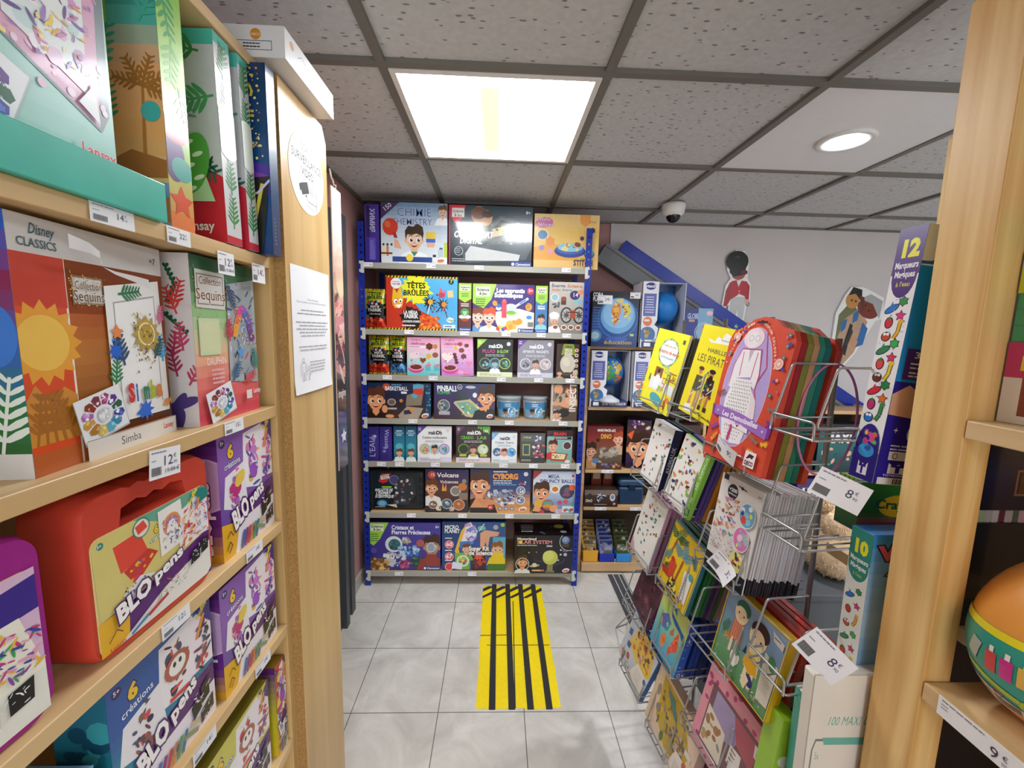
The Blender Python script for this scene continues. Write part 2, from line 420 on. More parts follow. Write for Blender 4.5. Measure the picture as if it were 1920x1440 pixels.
    def ring(s, x, y, r, w, c, n=24):
        X, Y = x*s.W, y*s.H; o = []; i_ = []
        if X-r*s.H < 0 or X+r*s.H > s.W or Y-r*s.H < 0 or Y+r*s.H > s.H:
            for k in range(n):
                q = [(X+u*s.H*math.cos(2*math.pi*g/n), Y+u*s.H*math.sin(2*math.pi*g/n)) for u, g in ((r, k), (r, k+1), (r-w, k+1), (r-w, k))]
                s.poly(q, c, True); s.z -= s.eps
            return
        for k in range(n):
            a = 2*math.pi*k/n; o.append((X+r*s.H*math.cos(a), Y+r*s.H*math.sin(a))); i_.append((X+(r-w)*s.H*math.cos(a), Y+(r-w)*s.H*math.sin(a)))
        s.put(o+i_, [(k, (k+1) % n, n+(k+1) % n, n+k) for k in range(n)], c)
    def frame(s, x, y, w, h, t, c):
        k = s.H/s.W
        for a in ((x, y, w, t), (x, y+h-t, w, t), (x, y, t*k, h), (x+w-t*k, y, t*k, h)): s.r(*a, c)
    def bar(s, x, y, w, h, seed=1, c='111111'):
        rn = random.Random(seed); q = x
        while q < x+w:
            d = rn.choice((.02, .035, .05))*w; s.r(q, y, d*.6, h, c); q += d
def facemat(k, w, d, h):
    if k == 'f': return Matrix(((1, 0, 0, -w/2), (0, 0, -1, 0), (0, 1, 0, 0), (0, 0, 0, 1)))
    if k == 'l': return Matrix(((0, 0, -1, -w/2), (-1, 0, 0, d), (0, 1, 0, 0), (0, 0, 0, 1)))
    if k == 'r': return Matrix(((0, 0, 1, w/2), (1, 0, 0, 0), (0, 1, 0, 0), (0, 0, 0, 1)))
    if k == 't': return Matrix(((1, 0, 0, -w/2), (0, 1, 0, 0), (0, 0, 1, h), (0, 0, 0, 1)))
def carton(name, label, cat, w, d, h, cols, arts, loc, rz=0, rx=0, ry=0, group=None, mat='card', bev=.0012, parent=None):
    """a printed box standing on its base; cols {'f','l','r','t','*'}, arts {face: function(Art)}"""
    mb = MB(); mb.rbox(-w/2, w/2, 0, d, 0, h, min(bev, d*.3), 1, cols=cols)
    for k, fn in arts.items():
        W_, H_ = {'f': (w, h), 'l': (d, h), 'r': (d, h), 't': (w, d)}[k]
        fn(Art(mb, W_, H_, facemat(k, w, d, h)))
    o = mb.obj(name, M[mat], parent); o.location = loc
    o.matrix_basis = Matrix.Translation(Vector(loc)) @ Matrix.Rotation(rz, 4, 'Z') @ Matrix.Rotation(rx, 4, 'X') @ Matrix.Rotation(ry, 4, 'Y')
    if label: tag(o, label, cat, group)
    return o
# ---------------------------------------------------------------- the room
XL, YW = -.775, 2.70      # side wall, end wall
GX, GY = -.3199, 1.1926    # one crossing of the ceiling grid
mb = MB(); mb.box(XL-.05, 3.6, -3.2, YW+.05, -.05, 0)
struct('floor', mb.mesh('floor'), [M['floor']])
mb = MB(); mb.box(XL-.1, XL, -3.2, YW+.05, 0, CEIL+.12)
struct('wall_left', mb.mesh('w'), [M['pinkwall']])
mb = MB(); mb.box(XL, 3.6, YW, YW+.1, 0, CEIL+.12)
struct('wall_back', mb.mesh('w'), [M['pinkwall']])
mb = MB(); mb.box(3.5, 3.6, -3.2, YW, 0, CEIL+.12)
struct('wall_right', mb.mesh('w'), [M['greywall']])
# pale boarding above the sloping beam
a0 = at(1150, 480, 'y', YW); 
bz = lambda x: 2.02-(x-.70)*.605        # height of the beam line on the end wall
mb = MB()
P = [(.69, CEIL), (.69, bz(.69)-.03), (3.2, bz(3.2)), (3.5, bz(3.5)), (3.5, CEIL)]
mb.add([(x, YW-.012, z) for x, z in P]+[(x, YW, z) for x, z in P], [(0, 1, 2, 3, 4), (9, 8, 7, 6, 5)]+[(i, (i+1) % 5+0, (i+1) % 5+5, i+5) for i in range(5)])
struct('wall_upper', mb.mesh('w'), [M['greywall']])
mb = MB(); mb.box(XL, XL+.012, 2.06, YW, 0, .075); mb.box(XL, 3.5, YW-.012, YW, 0, .075)
struct('baseboard_left', mb.mesh('w'), [plain('stone_skirting', 'b3aca0', .4, 0, .12, 30)])
# ceiling tiles above the grid, one plain tile with the downlight
mb = MB(); mb.box(XL-.1, 3.6, -3.2, YW+.05, CEIL+.012, CEIL+.04)
struct('ceiling', mb.mesh('c'), [M['tile']])
mb = MB(); mb.box(GX+1.2+.012, GX+1.8-.012, GY+.012, GY+.6-.012, CEIL+.004, CEIL+.011)
struct('ceiling_plain_tile', mb.mesh('c'), [M['tilew']])
mb = MB()
for i in range(-1, 8):
    x = GX+.6*i; mb.box(x-.012, x+.012, -3.2, YW, CEIL, CEIL+.0125)
for j in range(-7, 3):
    y = GY+.6*j; mb.box(XL, 3.5, y-.012, y+.012, CEIL-.0005, CEIL+.0125)
mb.box(XL, XL+.02, -3.2, YW, CEIL-.001, CEIL+.012); mb.box(XL, 3.5, YW-.02, YW, CEIL-.001, CEIL+.012)
struct('trim_1', mb.mesh('c'), [M['tbar']])
# door frame on the side wall and floor rail
mb = MB(); mb.box(XL+.001, XL+.035, 1.62, 2.07, 0, 1.98, mi=0); mb.box(XL+.036, XL+.05, 2.0, 2.05, 0, 1.98); mb.box(XL+.001, XL+.06, 1.9, 1.94, 0, 1.98)
struct('door_1', mb.mesh('d'), [M['dark']])
mb = MB(); mb.box(.695, .79, 1.2, 2.36, .0005, .006, mi=0); mb.box(.722, .727, 1.2, 2.36, .006, .008, mi=1); mb.box(.757, .762, 1.2, 2.36, .006, .008, mi=1); mb.box(.782, .786, 1.2, 2.36, .006, .008, mi=1)
struct('trim_2', mb.mesh('d'), [M['dark'], M['clip']])

def panel_light(name, cx, cy, s, label, banded):
    r = root(name, label, 'ceiling light', (cx, cy, CEIL))
    mb = MB(); i, o = .270, .286
    for a in ((-o, o, -o, -i), (-o, o, i, o), (-o, -i, -i, i), (i, o, -i, i)): mb.box(*a, -.003, .010)
    mb.obj('frame', M['white'], r)
    mb = MB(); mb.add([(-i, -i, .003), (i, -i, .003), (i, i, .003), (-i, i, .003)], [(0, 3, 2, 1)])
    mb.obj('diffuser', emis('lit_diffuser', 'f4f8ff', s, banded), r)
panel_light('ceiling_light', GX+.3, GY+.3, PANEL_E, 'square recessed fluorescent panel glowing in the tiled ceiling', True)
for n_, (i, j, l) in enumerate(((2, -4, 'square lit panel further back in the ceiling behind the camera'), (0, -6, 'second square lit panel over the shop behind the camera'), (4, -2, 'square lit panel over the neighbouring aisle'))):
    panel_light('ceiling_light', GX+.3+.6*i, GY+.3+.6*j, REAR_E, l, False)
# downlight
sx, sy = at(1585, 265, 'z', CEIL).x, at(1585, 265, 'z', CEIL).y
r = root('downlight', 'round swivel downlight glowing in the plain ceiling tile', 'ceiling light', (sx, sy, CEIL))
mb = MB(); mb.lathe([(.086, .004), (.088, -.002), (.08, -.005), (.066, -.004), (.06, .002), (.058, .012)], 40, caps=False); mb.obj('ring', M['white'], r)
mb = MB(); mb.lathe([(.0001, .0015), (.05, .0015), (.05, .003)], 32, caps=False); mb.obj('lens', emis('lit_lens', 'f4f0ff', 14), r)
ld = bpy.data.lights.new('downlight_beam', 'SPOT'); ld.energy = SPOT_W; ld.spot_size = R(110); ld.spot_blend = .6; ld.shadow_soft_size = .05; ld.color = (.95, .95, 1)
lo = bpy.data.objects.new('downlight_beam', ld); COL.objects.link(lo); lo.location = (0, 0, -.012); lo.parent = r
# dome camera
p = at(1262, 402, 'z', CEIL-.05)
r = root('dome_camera', 'white dome security camera under the ceiling tiles', 'security camera', (p.x, p.y, CEIL))
mb = MB(); mb.lathe([(.058, 0), (.06, -.012), (.055, -.045), (.045, -.058), (.036, -.062)], 32); mb.obj('housing', M['white'], r)
mb = MB(); mb.ball((0, -.004, -.058), .037, sc=(1, 1, 1)); mb.obj('dome', M['black'], r)
# ---------------------------------------------------------------- sloping beam on the end wall
def sloped(name, z0, z1, y0, y1, mat, label, extra=None):
    mb = MB(); x0, x1 = .665, 3.3; a = math.atan(.605)
    L = (x1-x0)/math.cos(a); T = Matrix.Translation(Vector((x0, 0, bz(x0)))) @ Matrix.Rotation(a, 4, 'Y')
    mb.box(0, L, y0, y1, z0, z1, mat=T)
    if extra:
        for e in extra: mb.box(0, L, *e, mat=T)
    return tag(mb.obj(name, mat), label, 'beam')
sloped('grey_beam', -.15, -.03, YW-.09, YW-.013, M['beam'], 'long grey metal beam sloping down across the end wall', [(YW-.098, YW-.09, -.05, -.03)])
b2 = MB(); a = math.atan(.605); T = Matrix.Translation(Vector((.70, 0, bz(.70)))) @ Matrix.Rotation(a, 4, 'Y')
b2.box(.05, 3.0, YW-.10, YW-.013, -.028, .045, mat=T); tag(b2.obj('blue_beam', M['blue']), 'blue metal upright lying along the top of the sloping grey beam', 'beam')

# ---------------------------------------------------------------- floor tape
mb = MB(); x0, x1, y0, y1 = -.062, .274, 1.458, 2.245
rn = random.Random(4); pts = []
for k in range(24): pts.append((x0+rn.uniform(-.003, .003)-.003*(k/24), y0+(y1-y0)*k/24))
pts = [(x0, y1)]+[(x0+rn.uniform(-.003, .003), y1-(y1-y0)*k/20) for k in range(1, 20)]+[(x0, y0)]+[(x0+(x1-x0)*k/8, y0+rn.uniform(-.004, .004)) for k in range(1, 8)]+[(x1, y0)]+[(x1+rn.uniform(-.003, .003), y0+(y1-y0)*k/20) for k in range(1, 20)]+[(x1, y1)]
n = len(pts); mb.add([(*p, .0012) for p in pts]+[(*p, .0001) for p in pts], [tuple(range(n))]+[(i, i+n, (i+1) % n+n, (i+1) % n) for i in range(n)], mi=0)
ar = Art(mb, x1-x0, y1-y0, Matrix.Translation(Vector((x0, y0, .0012))), 1)
for k in range(6):
    ar.p([(k*.24-.55, .862), (k*.24-.47, .862), (k*.24-.03, 1), (k*.24-.15, 1)], '151513')
ar.st([(.46, 0), (.50, .83)], .006, '26241c'); ar.st([(0, .5), (.4, .505)], .006, 'e8e6d8'); ar.st([(0.1, .42), (.98, .42)], .005, 'e8e6d8')
tag(mb.obj('floor_marking', [M['yellow'], M['grip']]), 'worn yellow floor tape patch with black hazard stripes at its far end', 'floor tape')
for k, (u0, u1) in enumerate(((.17, .24), (.40, .47), (.62, .69), (.84, .91))):
    mb = MB(); w = x1-x0; xa, xb = (-.013, .013)
    xc0 = x0+w*(u0+u1)/2-.005; mb.box(xa, xb, 1.452, 2.262, .0021, .0031)
    o = mb.obj('grip_strip', M['grip']); o.location.x = xc0
    tag(o, 'black anti-slip strip laid lengthwise over the yellow floor tape', 'grip strip', 'black grip strips on the yellow floor tape')
# ---------------------------------------------------------------- blue metal rack at the end of the aisle
RY = 2.25; LV = [1.807, 1.463, 1.219, .980, .736, .440, .088]
rk = root('metal_rack', 'blue bolted metal rack with seven grey shelves full of science kits', 'shelving', (-.13, RY, 0))
def upright(x, s, parent):
    mb = MB(); w = .032; H = 2.012
    # front flange with a row of square holes
    x0, x1 = (x, x+w) if s > 0 else (x-w, x)
    zs = []; z = .05
    while z < H-.03: zs.append(z); z += .0375
    h = .011; cx0, cx1 = (x0+x1)/2-.005, (x0+x1)/2+.005
    for y in (0, ): 
        mb.box(x0, cx0, 0, .002, 0, H); mb.box(cx1, x1, 0, .002, 0, H)
        p = 0
        for z in zs: mb.box(cx0, cx1, 0, .002, p, z); p = z+h
        mb.box(cx0, cx1, 0, .002, p, H)
    xo = x if s > 0 else x-.002
    mb.box(xo, xo+.002, .002, .022, 0, H)
    return mb.obj('upright', M['blue'], parent)
for x, s in ((-.608, 1), (.612, -1)): upright(x, s, rk)
mb0 = None
for x, s in ((-.608, 1), (.612, -1)):
    mb = MB(); mb.box(x if s > 0 else x-.03, x+.03 if s > 0 else x, .385, .387, 0, 2.012); mb.obj('upright', M['blue'], rk)
for k, z in enumerate(LV):
    mb = MB(); mb.box(-.575, .578, .004, .384, z-.012, z-.0005, mi=0); mb.rbox(-.578, .582, -.002, .006, z-.030, z, .001, 1, mi=1)
    mb.box(-.575, .578, .006, .02, z-.030, z-.027, mi=1)
    mb.obj('shelf', [M['rearwood'] if k in (3, 4, 5, 6) else M['grey'], M['grey']], rk)
    for x in (-.585, .588):
        mb = MB(); q = 1 if x < 0 else -1
        mb.box(x-.008, x+.008, -.006, -.0005, z-.055, z+.006)
        xa, xb = (x-.016, x-.008) if q > 0 else (x+.008, x+.016); mb.box(xa, xb, -.006, -.0005, z-.008, z+.006); mb.box(xa, xb, -.006, -.0005, z-.05, z-.036)
        mb.obj('corner_clip', M['clip'], rk)

FY = 2.262
def KB(name, label, u0, u1, vt, k, d, cols, fn, Y=FY, side=None, group=None, tilt=0, mat='card', cat='boxed toy', Z=None, top=None, bev=.001):
    z = LV[k] if Z is None else Z
    vb = {0: 500, 1: 620, 2: 705, 3: 787, 4: 868, 5: 962, 6: 1072}.get(k, 900)
    vm = (vt+vb)/2
    xa, xb = at(u0, vm, 'y', Y).x, at(u1, vm, 'y', Y).x; h = at((u0+u1)/2, vt, 'y', Y).z - z
    arts = {'f': fn}
    if side: arts[side[0]] = side[1]
    if top: arts['t'] = top
    return carton(name, label, cat, xb-xa-.0015, d, h, cols, arts, ((xa+xb)/2, Y, z), ry=R(tilt), group=group, mat=mat, bev=bev)
SK = 'science kits on the blue rack'
def buki(a, x, y, r=.075):
    a.e(x, y, r*1.3, r*.8, 'f4f0f0', 15); a.e(x, y-r*.2, r, r*.5, 'e08a4a', 10); a.t('BUKI', x, y-r*.3, r*.55, 'a03070', al='c')
def clem(a, x, y, w, h=.075):
    a.r(x, y, w, h, '1e3f8f'); a.e(x+.1*w, y+h*.5, h*.3, h*.3, 'ffffff'); a.t('Clementoni', x+w*.22, y+h*.25, h*.5, 'ffffff', w=w*.72)
def scijeu(a, x, y, w, h, bg='a6d84a', tx='30304a'):
    a.r(x, y, w, h, 'e8f0d0'); a.t('Science', x+w*.5, y+h*.5, h*.32, tx, w=w*.85, al='c', b=.03); a.t('& Jeu', x+w*.5, y+h*.1, h*.3, tx, w=w*.6, al='c', b=.03)
# top shelf
def f(a):
    a.grad(['3a2a88', '4a38a0']); a.r(.1, .45, .25, .53, '2a2060')
    a.t('ХИМИЯ', .36, .93, .085, 'cfd0e8', rot=-90, w=1.6, b=.02); a.r(.3, .05, .45, .38, '5a4ab8'); a.ln(.35, .38, .35, 14, .024, 'a8a0d8', .006)
KB('science_box', 'purple narrow end of a chemistry box on the rack top shelf', 684, 711, 383, 0, .28, {'*': '3c2c90'}, f, group=SK)
def f(a):
    a.grad(['dfe6ea', 'd3dde4', 'b9cbdc', '7ea0c4']); a.p([(0, 1), (.28, 1), (0, .72)], '4a3468'); a.t('150', .06, .84, .075, 'e8e4f0', rot=38)
    a.t('CHIMIE', .5, .78, .135, '4a6aa4', w=.52, al='c', o='e8f4ff', ow=.02, b=.002); a.t('CHEMISTRY', .46, .64, .105, '4a5a9c', w=.62, al='c', o='e8f4ff', ow=.02, b=.002)
    a.e(.14, .6, .13, .14, 'd2402c'); a.e(.1, .64, .05, .06, 'e26a48', 30, 12); a.p([(.17, .5), (.2, .42), (.25, .42), (.22, .52)], 'b03024')
    a.p([(.2, .4), (.26, .38), (.31, .24), (.2, .26)], 'e8b090')
    a.face(.5, .4, .34, '3a2a1c', 'e8b890', 'f2f4f4', .12, True); a.p([(.45, .2), (.5, .12), (.55, .2)], '3a8a68')
    a.face(.93, .86, .16, '6a4a2c', 'e8b890', 'f0f0f0', 0)
    a.r(.68, .36, .14, .17, 'e8c83a'); a.r(.68, .36, .14, .06, '2a6ad0'); a.r(.67, .34, .16, .02, 'f8f8f8'); a.p([(.68, .36), (.82, .36), (.8, .28), (.7, .28)], 'e8b090')
    a.r(.17, .03, .6, .085, '2a4a90'); a.e(.43, .1, .06, .06, 'f2d848')
    for i in range(3): a.r(.02+i*.06, .12, .035, .17, ['e8d8a0', 'c88a4a', 'd8e0e8'][i]); a.e(.037+i*.06, .31, .018, .02, '202024')
    a.r(0, .15, .17, .03, '7a3a28'); a.r(.86, .05, .08, .2, 'b8c8d0'); a.r(.95, .12, .05, .24, 'b8d038'); a.r(.88, .25, .05, .03, '3858a8'); a.r(.78, .05, .05, .1, 'e8e8e8'); a.r(.78, .12, .05, .04, '181818')
    buki(a, .9, .07, .06)
KB('science_box', 'pale blue chemistry kit box with a boy in goggles and a red balloon', 714, 839, 380, 0, .10, {'*': '3a2a80'}, f, group=SK)
def f(a):
    a.grad(['14222c', '1c3440', '203a48']); a.e(.36, .84, .13, .15, 'b88a68'); a.e(.45, .8, .1, .13, 'c89a78'); a.e(.36, .88, .14, .1, '6a4028'); a.e(.46, .86, .09, .06, '3a2418')
    a.r(0, 0, .018, 1, 'a82438'); a.p([(.02, 1), (.2, 1), (.16, .78), (.1, .68), (.02, .8)], 'd82c40'); a.r(.04, .8, .145, .15, 'f0e8e0', 0); a.t('Science', .11, .875, .05, '202020', w=.12, al='c'); a.t('& Jeu', .11, .81, .05, '202020', w=.09, al='c')
    a.p([(.45, .35), (.5, .72), (.62, .85), (.98, .7), (1, .35), (.93, .12), (.2, .04), (.16, .2), (.45, .35)], '46525a')
    a.p([(.5, .68), (.62, .82), (.97, .68), (.93, .38), (.5, .36)], '5a6870'); a.p([(.55, .66), (.63, .77), (.92, .67), (.9, .55), (.55, .55)], '2c363c')
    a.p([(.52, .62), (.84, .74), (.86, .6), (.52, .48)], 'd8c8a0'); a.p([(.2, .2), (.26, .33), (.86, .2), (.84, .1), (.2, .08)], 'c8ccca')
    a.t('COFFRE-FORT', .06, .47, .1, 'f2f2ec', w=.47, b=.05, sh=.18, o='303a40', ow=.03); a.t('DIGITAL', .13, .37, .09, 'e8e8e0', w=.27, b=.05, sh=.18)
    a.ring(.12, .24, .075, .008, 'd0d8d8'); a.ln(.08, .27, .08, 3, .03, 'b8c0c0', .01); a.sc(5, 40, .5, .38, .92, .7, ['8a949a', '38444a', 'c0c4c0', '6a7880'], .01, .03, 'r')
    a.ln(.04, .1, .2, 2, .035, 'b8c0c0', .014); clem(a, .75, 0, .25, .085); a.t('8+', .92, .88, .05, 'e8e8e8')
KB('science_box', 'large dark boxed safe kit shrink-wrapped and reflecting the ceiling panel', 841, 998, 386, 0, .12, {'*': '5a1828'}, f, group=SK, mat='gloss')
def f(a):
    a.grad(['e8b858', 'ecc878', 'e8c068', 'eccc88']); a.e(.3, .25, .5, .2, 'e8a848'); a.p([(.7, 1), (.86, 1), (.86, .85), (.78, .78), (.7, .86)], 'e8a050')
    a.e(.15, .84, .17, .09, 'd070a0', 8); a.t('mini', .04, .87, .075, 'f4d0e4', w=.2, o='903070', ow=.04); a.t('délices', .03, .77, .075, 'f4d0e4', w=.26, o='903070', ow=.04)
    a.e(.56, .33, .3, .12, '3a4a98'); a.e(.56, .37, .27, .1, '4a6ab0'); a.e(.56, .4, .24, .08, '8cc8e0'); a.sc(3, 12, .42, .36, .7, .46, ['6a3020', '8a4428', 'b04030', 'e8d890'], .03, .05, 'xc')
    a.ring(.13, .62, .11, .015, 'f4e0b0'); a.e(.13, .62, .09, .08, '5a8ab8'); a.star(.25, .5, .1, 6, 'e89850', .75); a.e(.12, .38, .05, .05, '9a8ac0'); a.e(.25, .32, .055, .05, 'e0a0b8')
    a.star(.74, .57, .05, 6, '5a3448', .7); a.star(.86, .6, .05, 6, '5a3448', .7); a.star(.9, .72, .06, 6, '4a2c40', .7)
    a.e(.86, .28, .1, .08, '3a6aa8'); a.e(.86, .3, .08, .05, '7ab8d8'); a.r(0, 0, 1, .16, 'ecc47c')
    a.t('Disney', .72, .18, .03, '6a5048'); a.t('STITCH', .62, .07, .1, '4a3440', w=.3, b=.04); a.ln(.62, .045, .3, 1, .02, '9a7858', .008); a.t('Totum', .84, .86, .035, 'a06848')
KB('craft_box', 'honey yellow chocolate making kit box at the end of the top shelf', 1001, 1123, 402, 0, .11, {'*': 'e6b65c'}, f, Y=2.29, group=SK, cat='boxed toy')
# second shelf
def bag(s2):
    def f(a):
        a.strips = 12
        for y in (0, .955):
            a.r(0, y, 1, .045, 'e8c820')
            for k in range(9): a.p([(k*.12, y), (k*.12+.06, y), (k*.12+.1, y+.045), (k*.12+.04, y+.045)], '181818')
        a.star(.5, .82, .2, 12, 'c8dc28', .7, 10, .3); a.t('TÊTES', .5, .84, .07, '181a10', w=.6, al='c', b=.04); a.t('BRÛLÉES', .5, .75, .07, '181a10', w=.72, al='c', b=.04)
        a.star(.55, .46, .28, 13, '141414', .75, 0, .3, 3); a.t('MINI', .5, .53, .06, 'e8e8e8', w=.4, al='c', b=.04); a.t('FABRIK', .5, .44, .075, 'e8e8e8', w=.62, al='c', b=.04); a.t('à Bonbons' if s2 == 0 else 'à Fils', .5, .36, .045, 'e8e8e8', w=.5, al='c')
        a.sc(8+s2, 22, .05, .06, .95, .28, ['d83820', 'e86040', 'f08050', 'a82018'] if s2 == 0 else ['6ab0e0', '3a78b8', '9ac8e8', '2858a0'], .03, .07, 'x')
        a.sc(18, 12, .1, .6, .95, .7, ['e84030', 'f0f0f0', '2a60a0'], .02, .04)
    return f
def foilbag(u0, u1, vt, k, s2, label):
    z = LV[k]; vb = {1: 617, 2: 706}[k]; Y = 2.275
    xa, xb = at(u0, (vt+vb)/2, 'y', Y).x, at(u1, (vt+vb)/2, 'y', Y).x; h = at((u0+u1)/2, vt, 'y', Y).z-z; w = xb-xa
    mb = MB(); n = 14; T = lambda i, j, s: None
    vs = []; fs = []
    for sgn in (-1, 1):
        for j in range(n+1):
            for i in range(9):
                x = i/8; y = j/n; e = min(1, math.sin(math.pi*min(1, max(0, (y-.03)/.94)))**.4*1.15)*max(0, math.sin(math.pi*x))**.5
                vs.append(((x-.5)*w*(1-.02*math.sin(9*y)), .02+sgn*.016*e, y*h))
    q = 9*(n+1)
    for s in (0, 1):
        for j in range(n):
            for i in range(8):
                b = s*q+j*9+i; f_ = (b, b+1, b+10, b+9); fs.append(f_ if s == 0 else f_[::-1])
    mb.add(vs, fs, 'c0c4c8' , 0, True); ink = (['d83424', 'd83424', 'e04028', 'd85038', '488cb8', '4888b8', '5090c0', '90a838', 'a8c030', 'b0c830', 'a8b830', 'c8c8c8', 'c8b030', 'd8c028'] if s2 == 0 else ['4a90c8', '4a90c8', '58a0d8', '4a88c0', '4a80b0', '5090c0', '5aa0d0', '88a838', 'a8c030', 'b0c830', 'a8b830', 'c8c8c8', 'c8b030', 'd8c028'])
    for q_ in range(n*8): mb.c[q_] = lin(ink[q_//8])
    # print follows the bulge
    class T2:
        def __matmul__(s, v):
            x = v.x/w; y = v.y/h; x_ = min(max(x, 0), 1); e = min(1, math.sin(math.pi*min(1, max(0, (y-.03)/.94)))**.4*1.15)*max(0, math.sin(math.pi*x_))**.5
            return Vector(((x-.5)*w*(1-.02*math.sin(9*y)), .02-.016*e-v.z-.0006, v.y))
    sub = MB(); bag(s2)(Art(sub, w, h, T2(), 0, 2.5e-5))
    # cut every ink shape finely enough to hug the foil
    bm = bmesh.new(); vv = [bm.verts.new(p) for p in sub.v]; cl = bm.faces.layers.int.new('ci')
    for i, f_ in enumerate(sub.f):
        try: ff = bm.faces.new([vv[k_] for k_ in f_]); ff[cl] = i
        except ValueError: pass
    bm.free()
    b = len(mb.v); mb.v += sub.v; mb.f += [[b+i for i in f_] for f_ in sub.f]; mb.c += sub.c; mb.m += [0]*len(sub.f); mb.sm += [False]*len(sub.f)
    o = mb.obj('candy_bag', M['foil']); o.location = ((xa+xb)/2, Y, z); return tag(o, label, 'sweet bag', 'foil candy bags on the blue rack')
foilbag(682, 722, 541, 1, 0, 'shiny foil candy kit bag standing alone on the second shelf')
foilbag(690, 728, 629, 2, 0, 'red and yellow foil candy bag at the end of the third shelf')
foilbag(729.5, 761, 630, 2, 1, 'blue foil candy bag beside the red one on the third shelf')
def f(a):
    a.grad(['58b4e0', '4aa8dc', '58b8e8']); a.p([(0, 0), (.78, 0), (.76, .12), (.62, .28), (.48, .36), (.4, .5), (.22, .62), (.16, 1), (0, 1)], 'c8341c')
    for y in (0, .965):
        a.r(0, y, 1, .035, 'e8c820')
        for k in range(24): a.p([(k*.045, y), (k*.045+.022, y), (k*.045+.034, y+.035), (k*.045+.012, y+.035)], '181818')
    a.star(.42, .76, .3, 16, 'ecec30', .78, 10, .35); a.e(.14, .86, .1, .1, 'f2f0ec'); a.t('l\'univers des', .14, .88, .025, '303030', w=.1, al='c'); a.t('PARFUMS', .14, .83, .035, '303030', w=.12, al='c')
    a.t('TÊTES', .42, .78, .1, '181a10', w=.26, al='c', b=.035); a.t('BRÛLÉES', .42, .645, .095, '181a10', w=.36, al='c', b=.03)
    a.p([(.08, .55), (.1, .8), (.15, .68), (.2, .82), (.24, .56), (.22, .42), (.12, .4)], 'ecc02c'); a.e(.16, .5, .1, .1, 'f0a828'); a.e(.13, .53, .035, .04, 'ffffff'); a.e(.2, .54, .035, .04, 'ffffff'); a.e(.14, .52, .015, .02, '111111'); a.e(.2, .53, .015, .02, '111111'); a.p([(.12, .46), (.22, .48), (.18, .4)], 'ffffff')
    a.star(.36, .22, .24, 14, '141414', .78, 0, .3); a.t('LA MÉGA', .34, .3, .06, 'f0f0f0', w=.2, al='c', b=.04); a.t('FABRIK', .35, .22, .075, 'f0f0f0', w=.2, al='c', b=.04); a.t('À BONBONS GOMMEUX', .36, .14, .04, 'f0f0f0', w=.27, al='c', b=.03); a.ln(.22, .07, .24, 1, .04, 'f0f0f0', .025)
    a.sc(9, 40, .48, .04, .74, .26, ['e8641c', 'f08c2c', 'd84a14', 'f4a040'], .03, .05, 'rc'); a.star(.6, .52, .15, 11, '20100c', .4, 0, .6, 3); a.e(.62, .53, .05, .05, 'e8a828'); a.st([(.62, .5), (.58, .3)], .015, 'f0e8d8')
    a.star(.8, .48, .13, 11, '20100c', .4, 0, .6, 5); a.e(.81, .49, .05, .05, 'f08c2c'); a.st([(.81, .44), (.86, .24)], .015, '6a2018'); a.p([(.73, .66), (.76, .82), (.8, .7), (.84, .78), (.82, .62)], 'e85a60'); a.e(.78, .66, .06, .05, 'b84060'); a.r(.86, .62, .08, .13, 'e8c890', 6)
    a.e(.91, .91, .05, .05, '181818'); a.t('7', .895, .885, .06, 'ecec30'); a.sc(4, 14, .65, .2, .95, .7, ['c03040', '703048', '204878'], .012, .02, 'c'); a.r(.8, .05, .17, .06, 'f0f0f4'); a.ln(.82, .07, .13, 1, 1, '202060', .02); a.e(.9, .2, .07, .05, 'e8f4e8'); a.t('Vegan', .855, .18, .045, '308040')
KB('candy_kit_box', 'large red and blue candy making kit box with hazard striped edges', 724, 858, 518, 1, .09, {'*': 'b83020', 'r': '2a78b8'}, f, group=SK, cat='boxed toy')
def slim(bg, chev, ttl, ph):
    def f(a):
        a.r(0, 0, 1, 1, bg); a.p([(0, 1), (1, 1), (1, .68), (.5, .6), (0, .68)], chev); a.r(.12, .84, .76, .12, 'e8f0d0'); a.t('Science', .5, .9, .035, '30304a', w=.66, al='c', b=.03); a.t('& Jeu', .5, .855, .035, '30304a', w=.45, al='c', b=.03)
        a.ln(.15, .78, .7, 3, .03, '406030', .012, al='c'); a.ln(.1, .56, .8, 2, .04, 'f0f0f0', .02, al='c')
        if ph: a.face(.5, .28, .17, '2a1a14', 'd8a080', '8ad0d8'); a.t('Chimie', .5, .5, .045, 'ffffff', w=.6, al='c')
        else: a.e(.5, .3, .13, .05, 'd8e8d8'); a.e(.5, .4, .09, .08, '4a9a4a'); a.p([(.3, .42), (.7, .42), (.55, .3), (.45, .3)], 'a8d0a8'); a.e(.5, .24, .08, .03, 'c03828')
        a.r(0, .01, 1, .06, '1e4a9f'); a.t('Clementoni', .1, .025, .03, 'ffffff', w=.8)
    return f
KB('science_box', 'slim brown and lime science box between the candy kit and purple kit', 859.5, 884, 531, 1, .05, {'*': '4a2018'}, slim('5a2420', 'a6d84a', '', 0), group=SK)
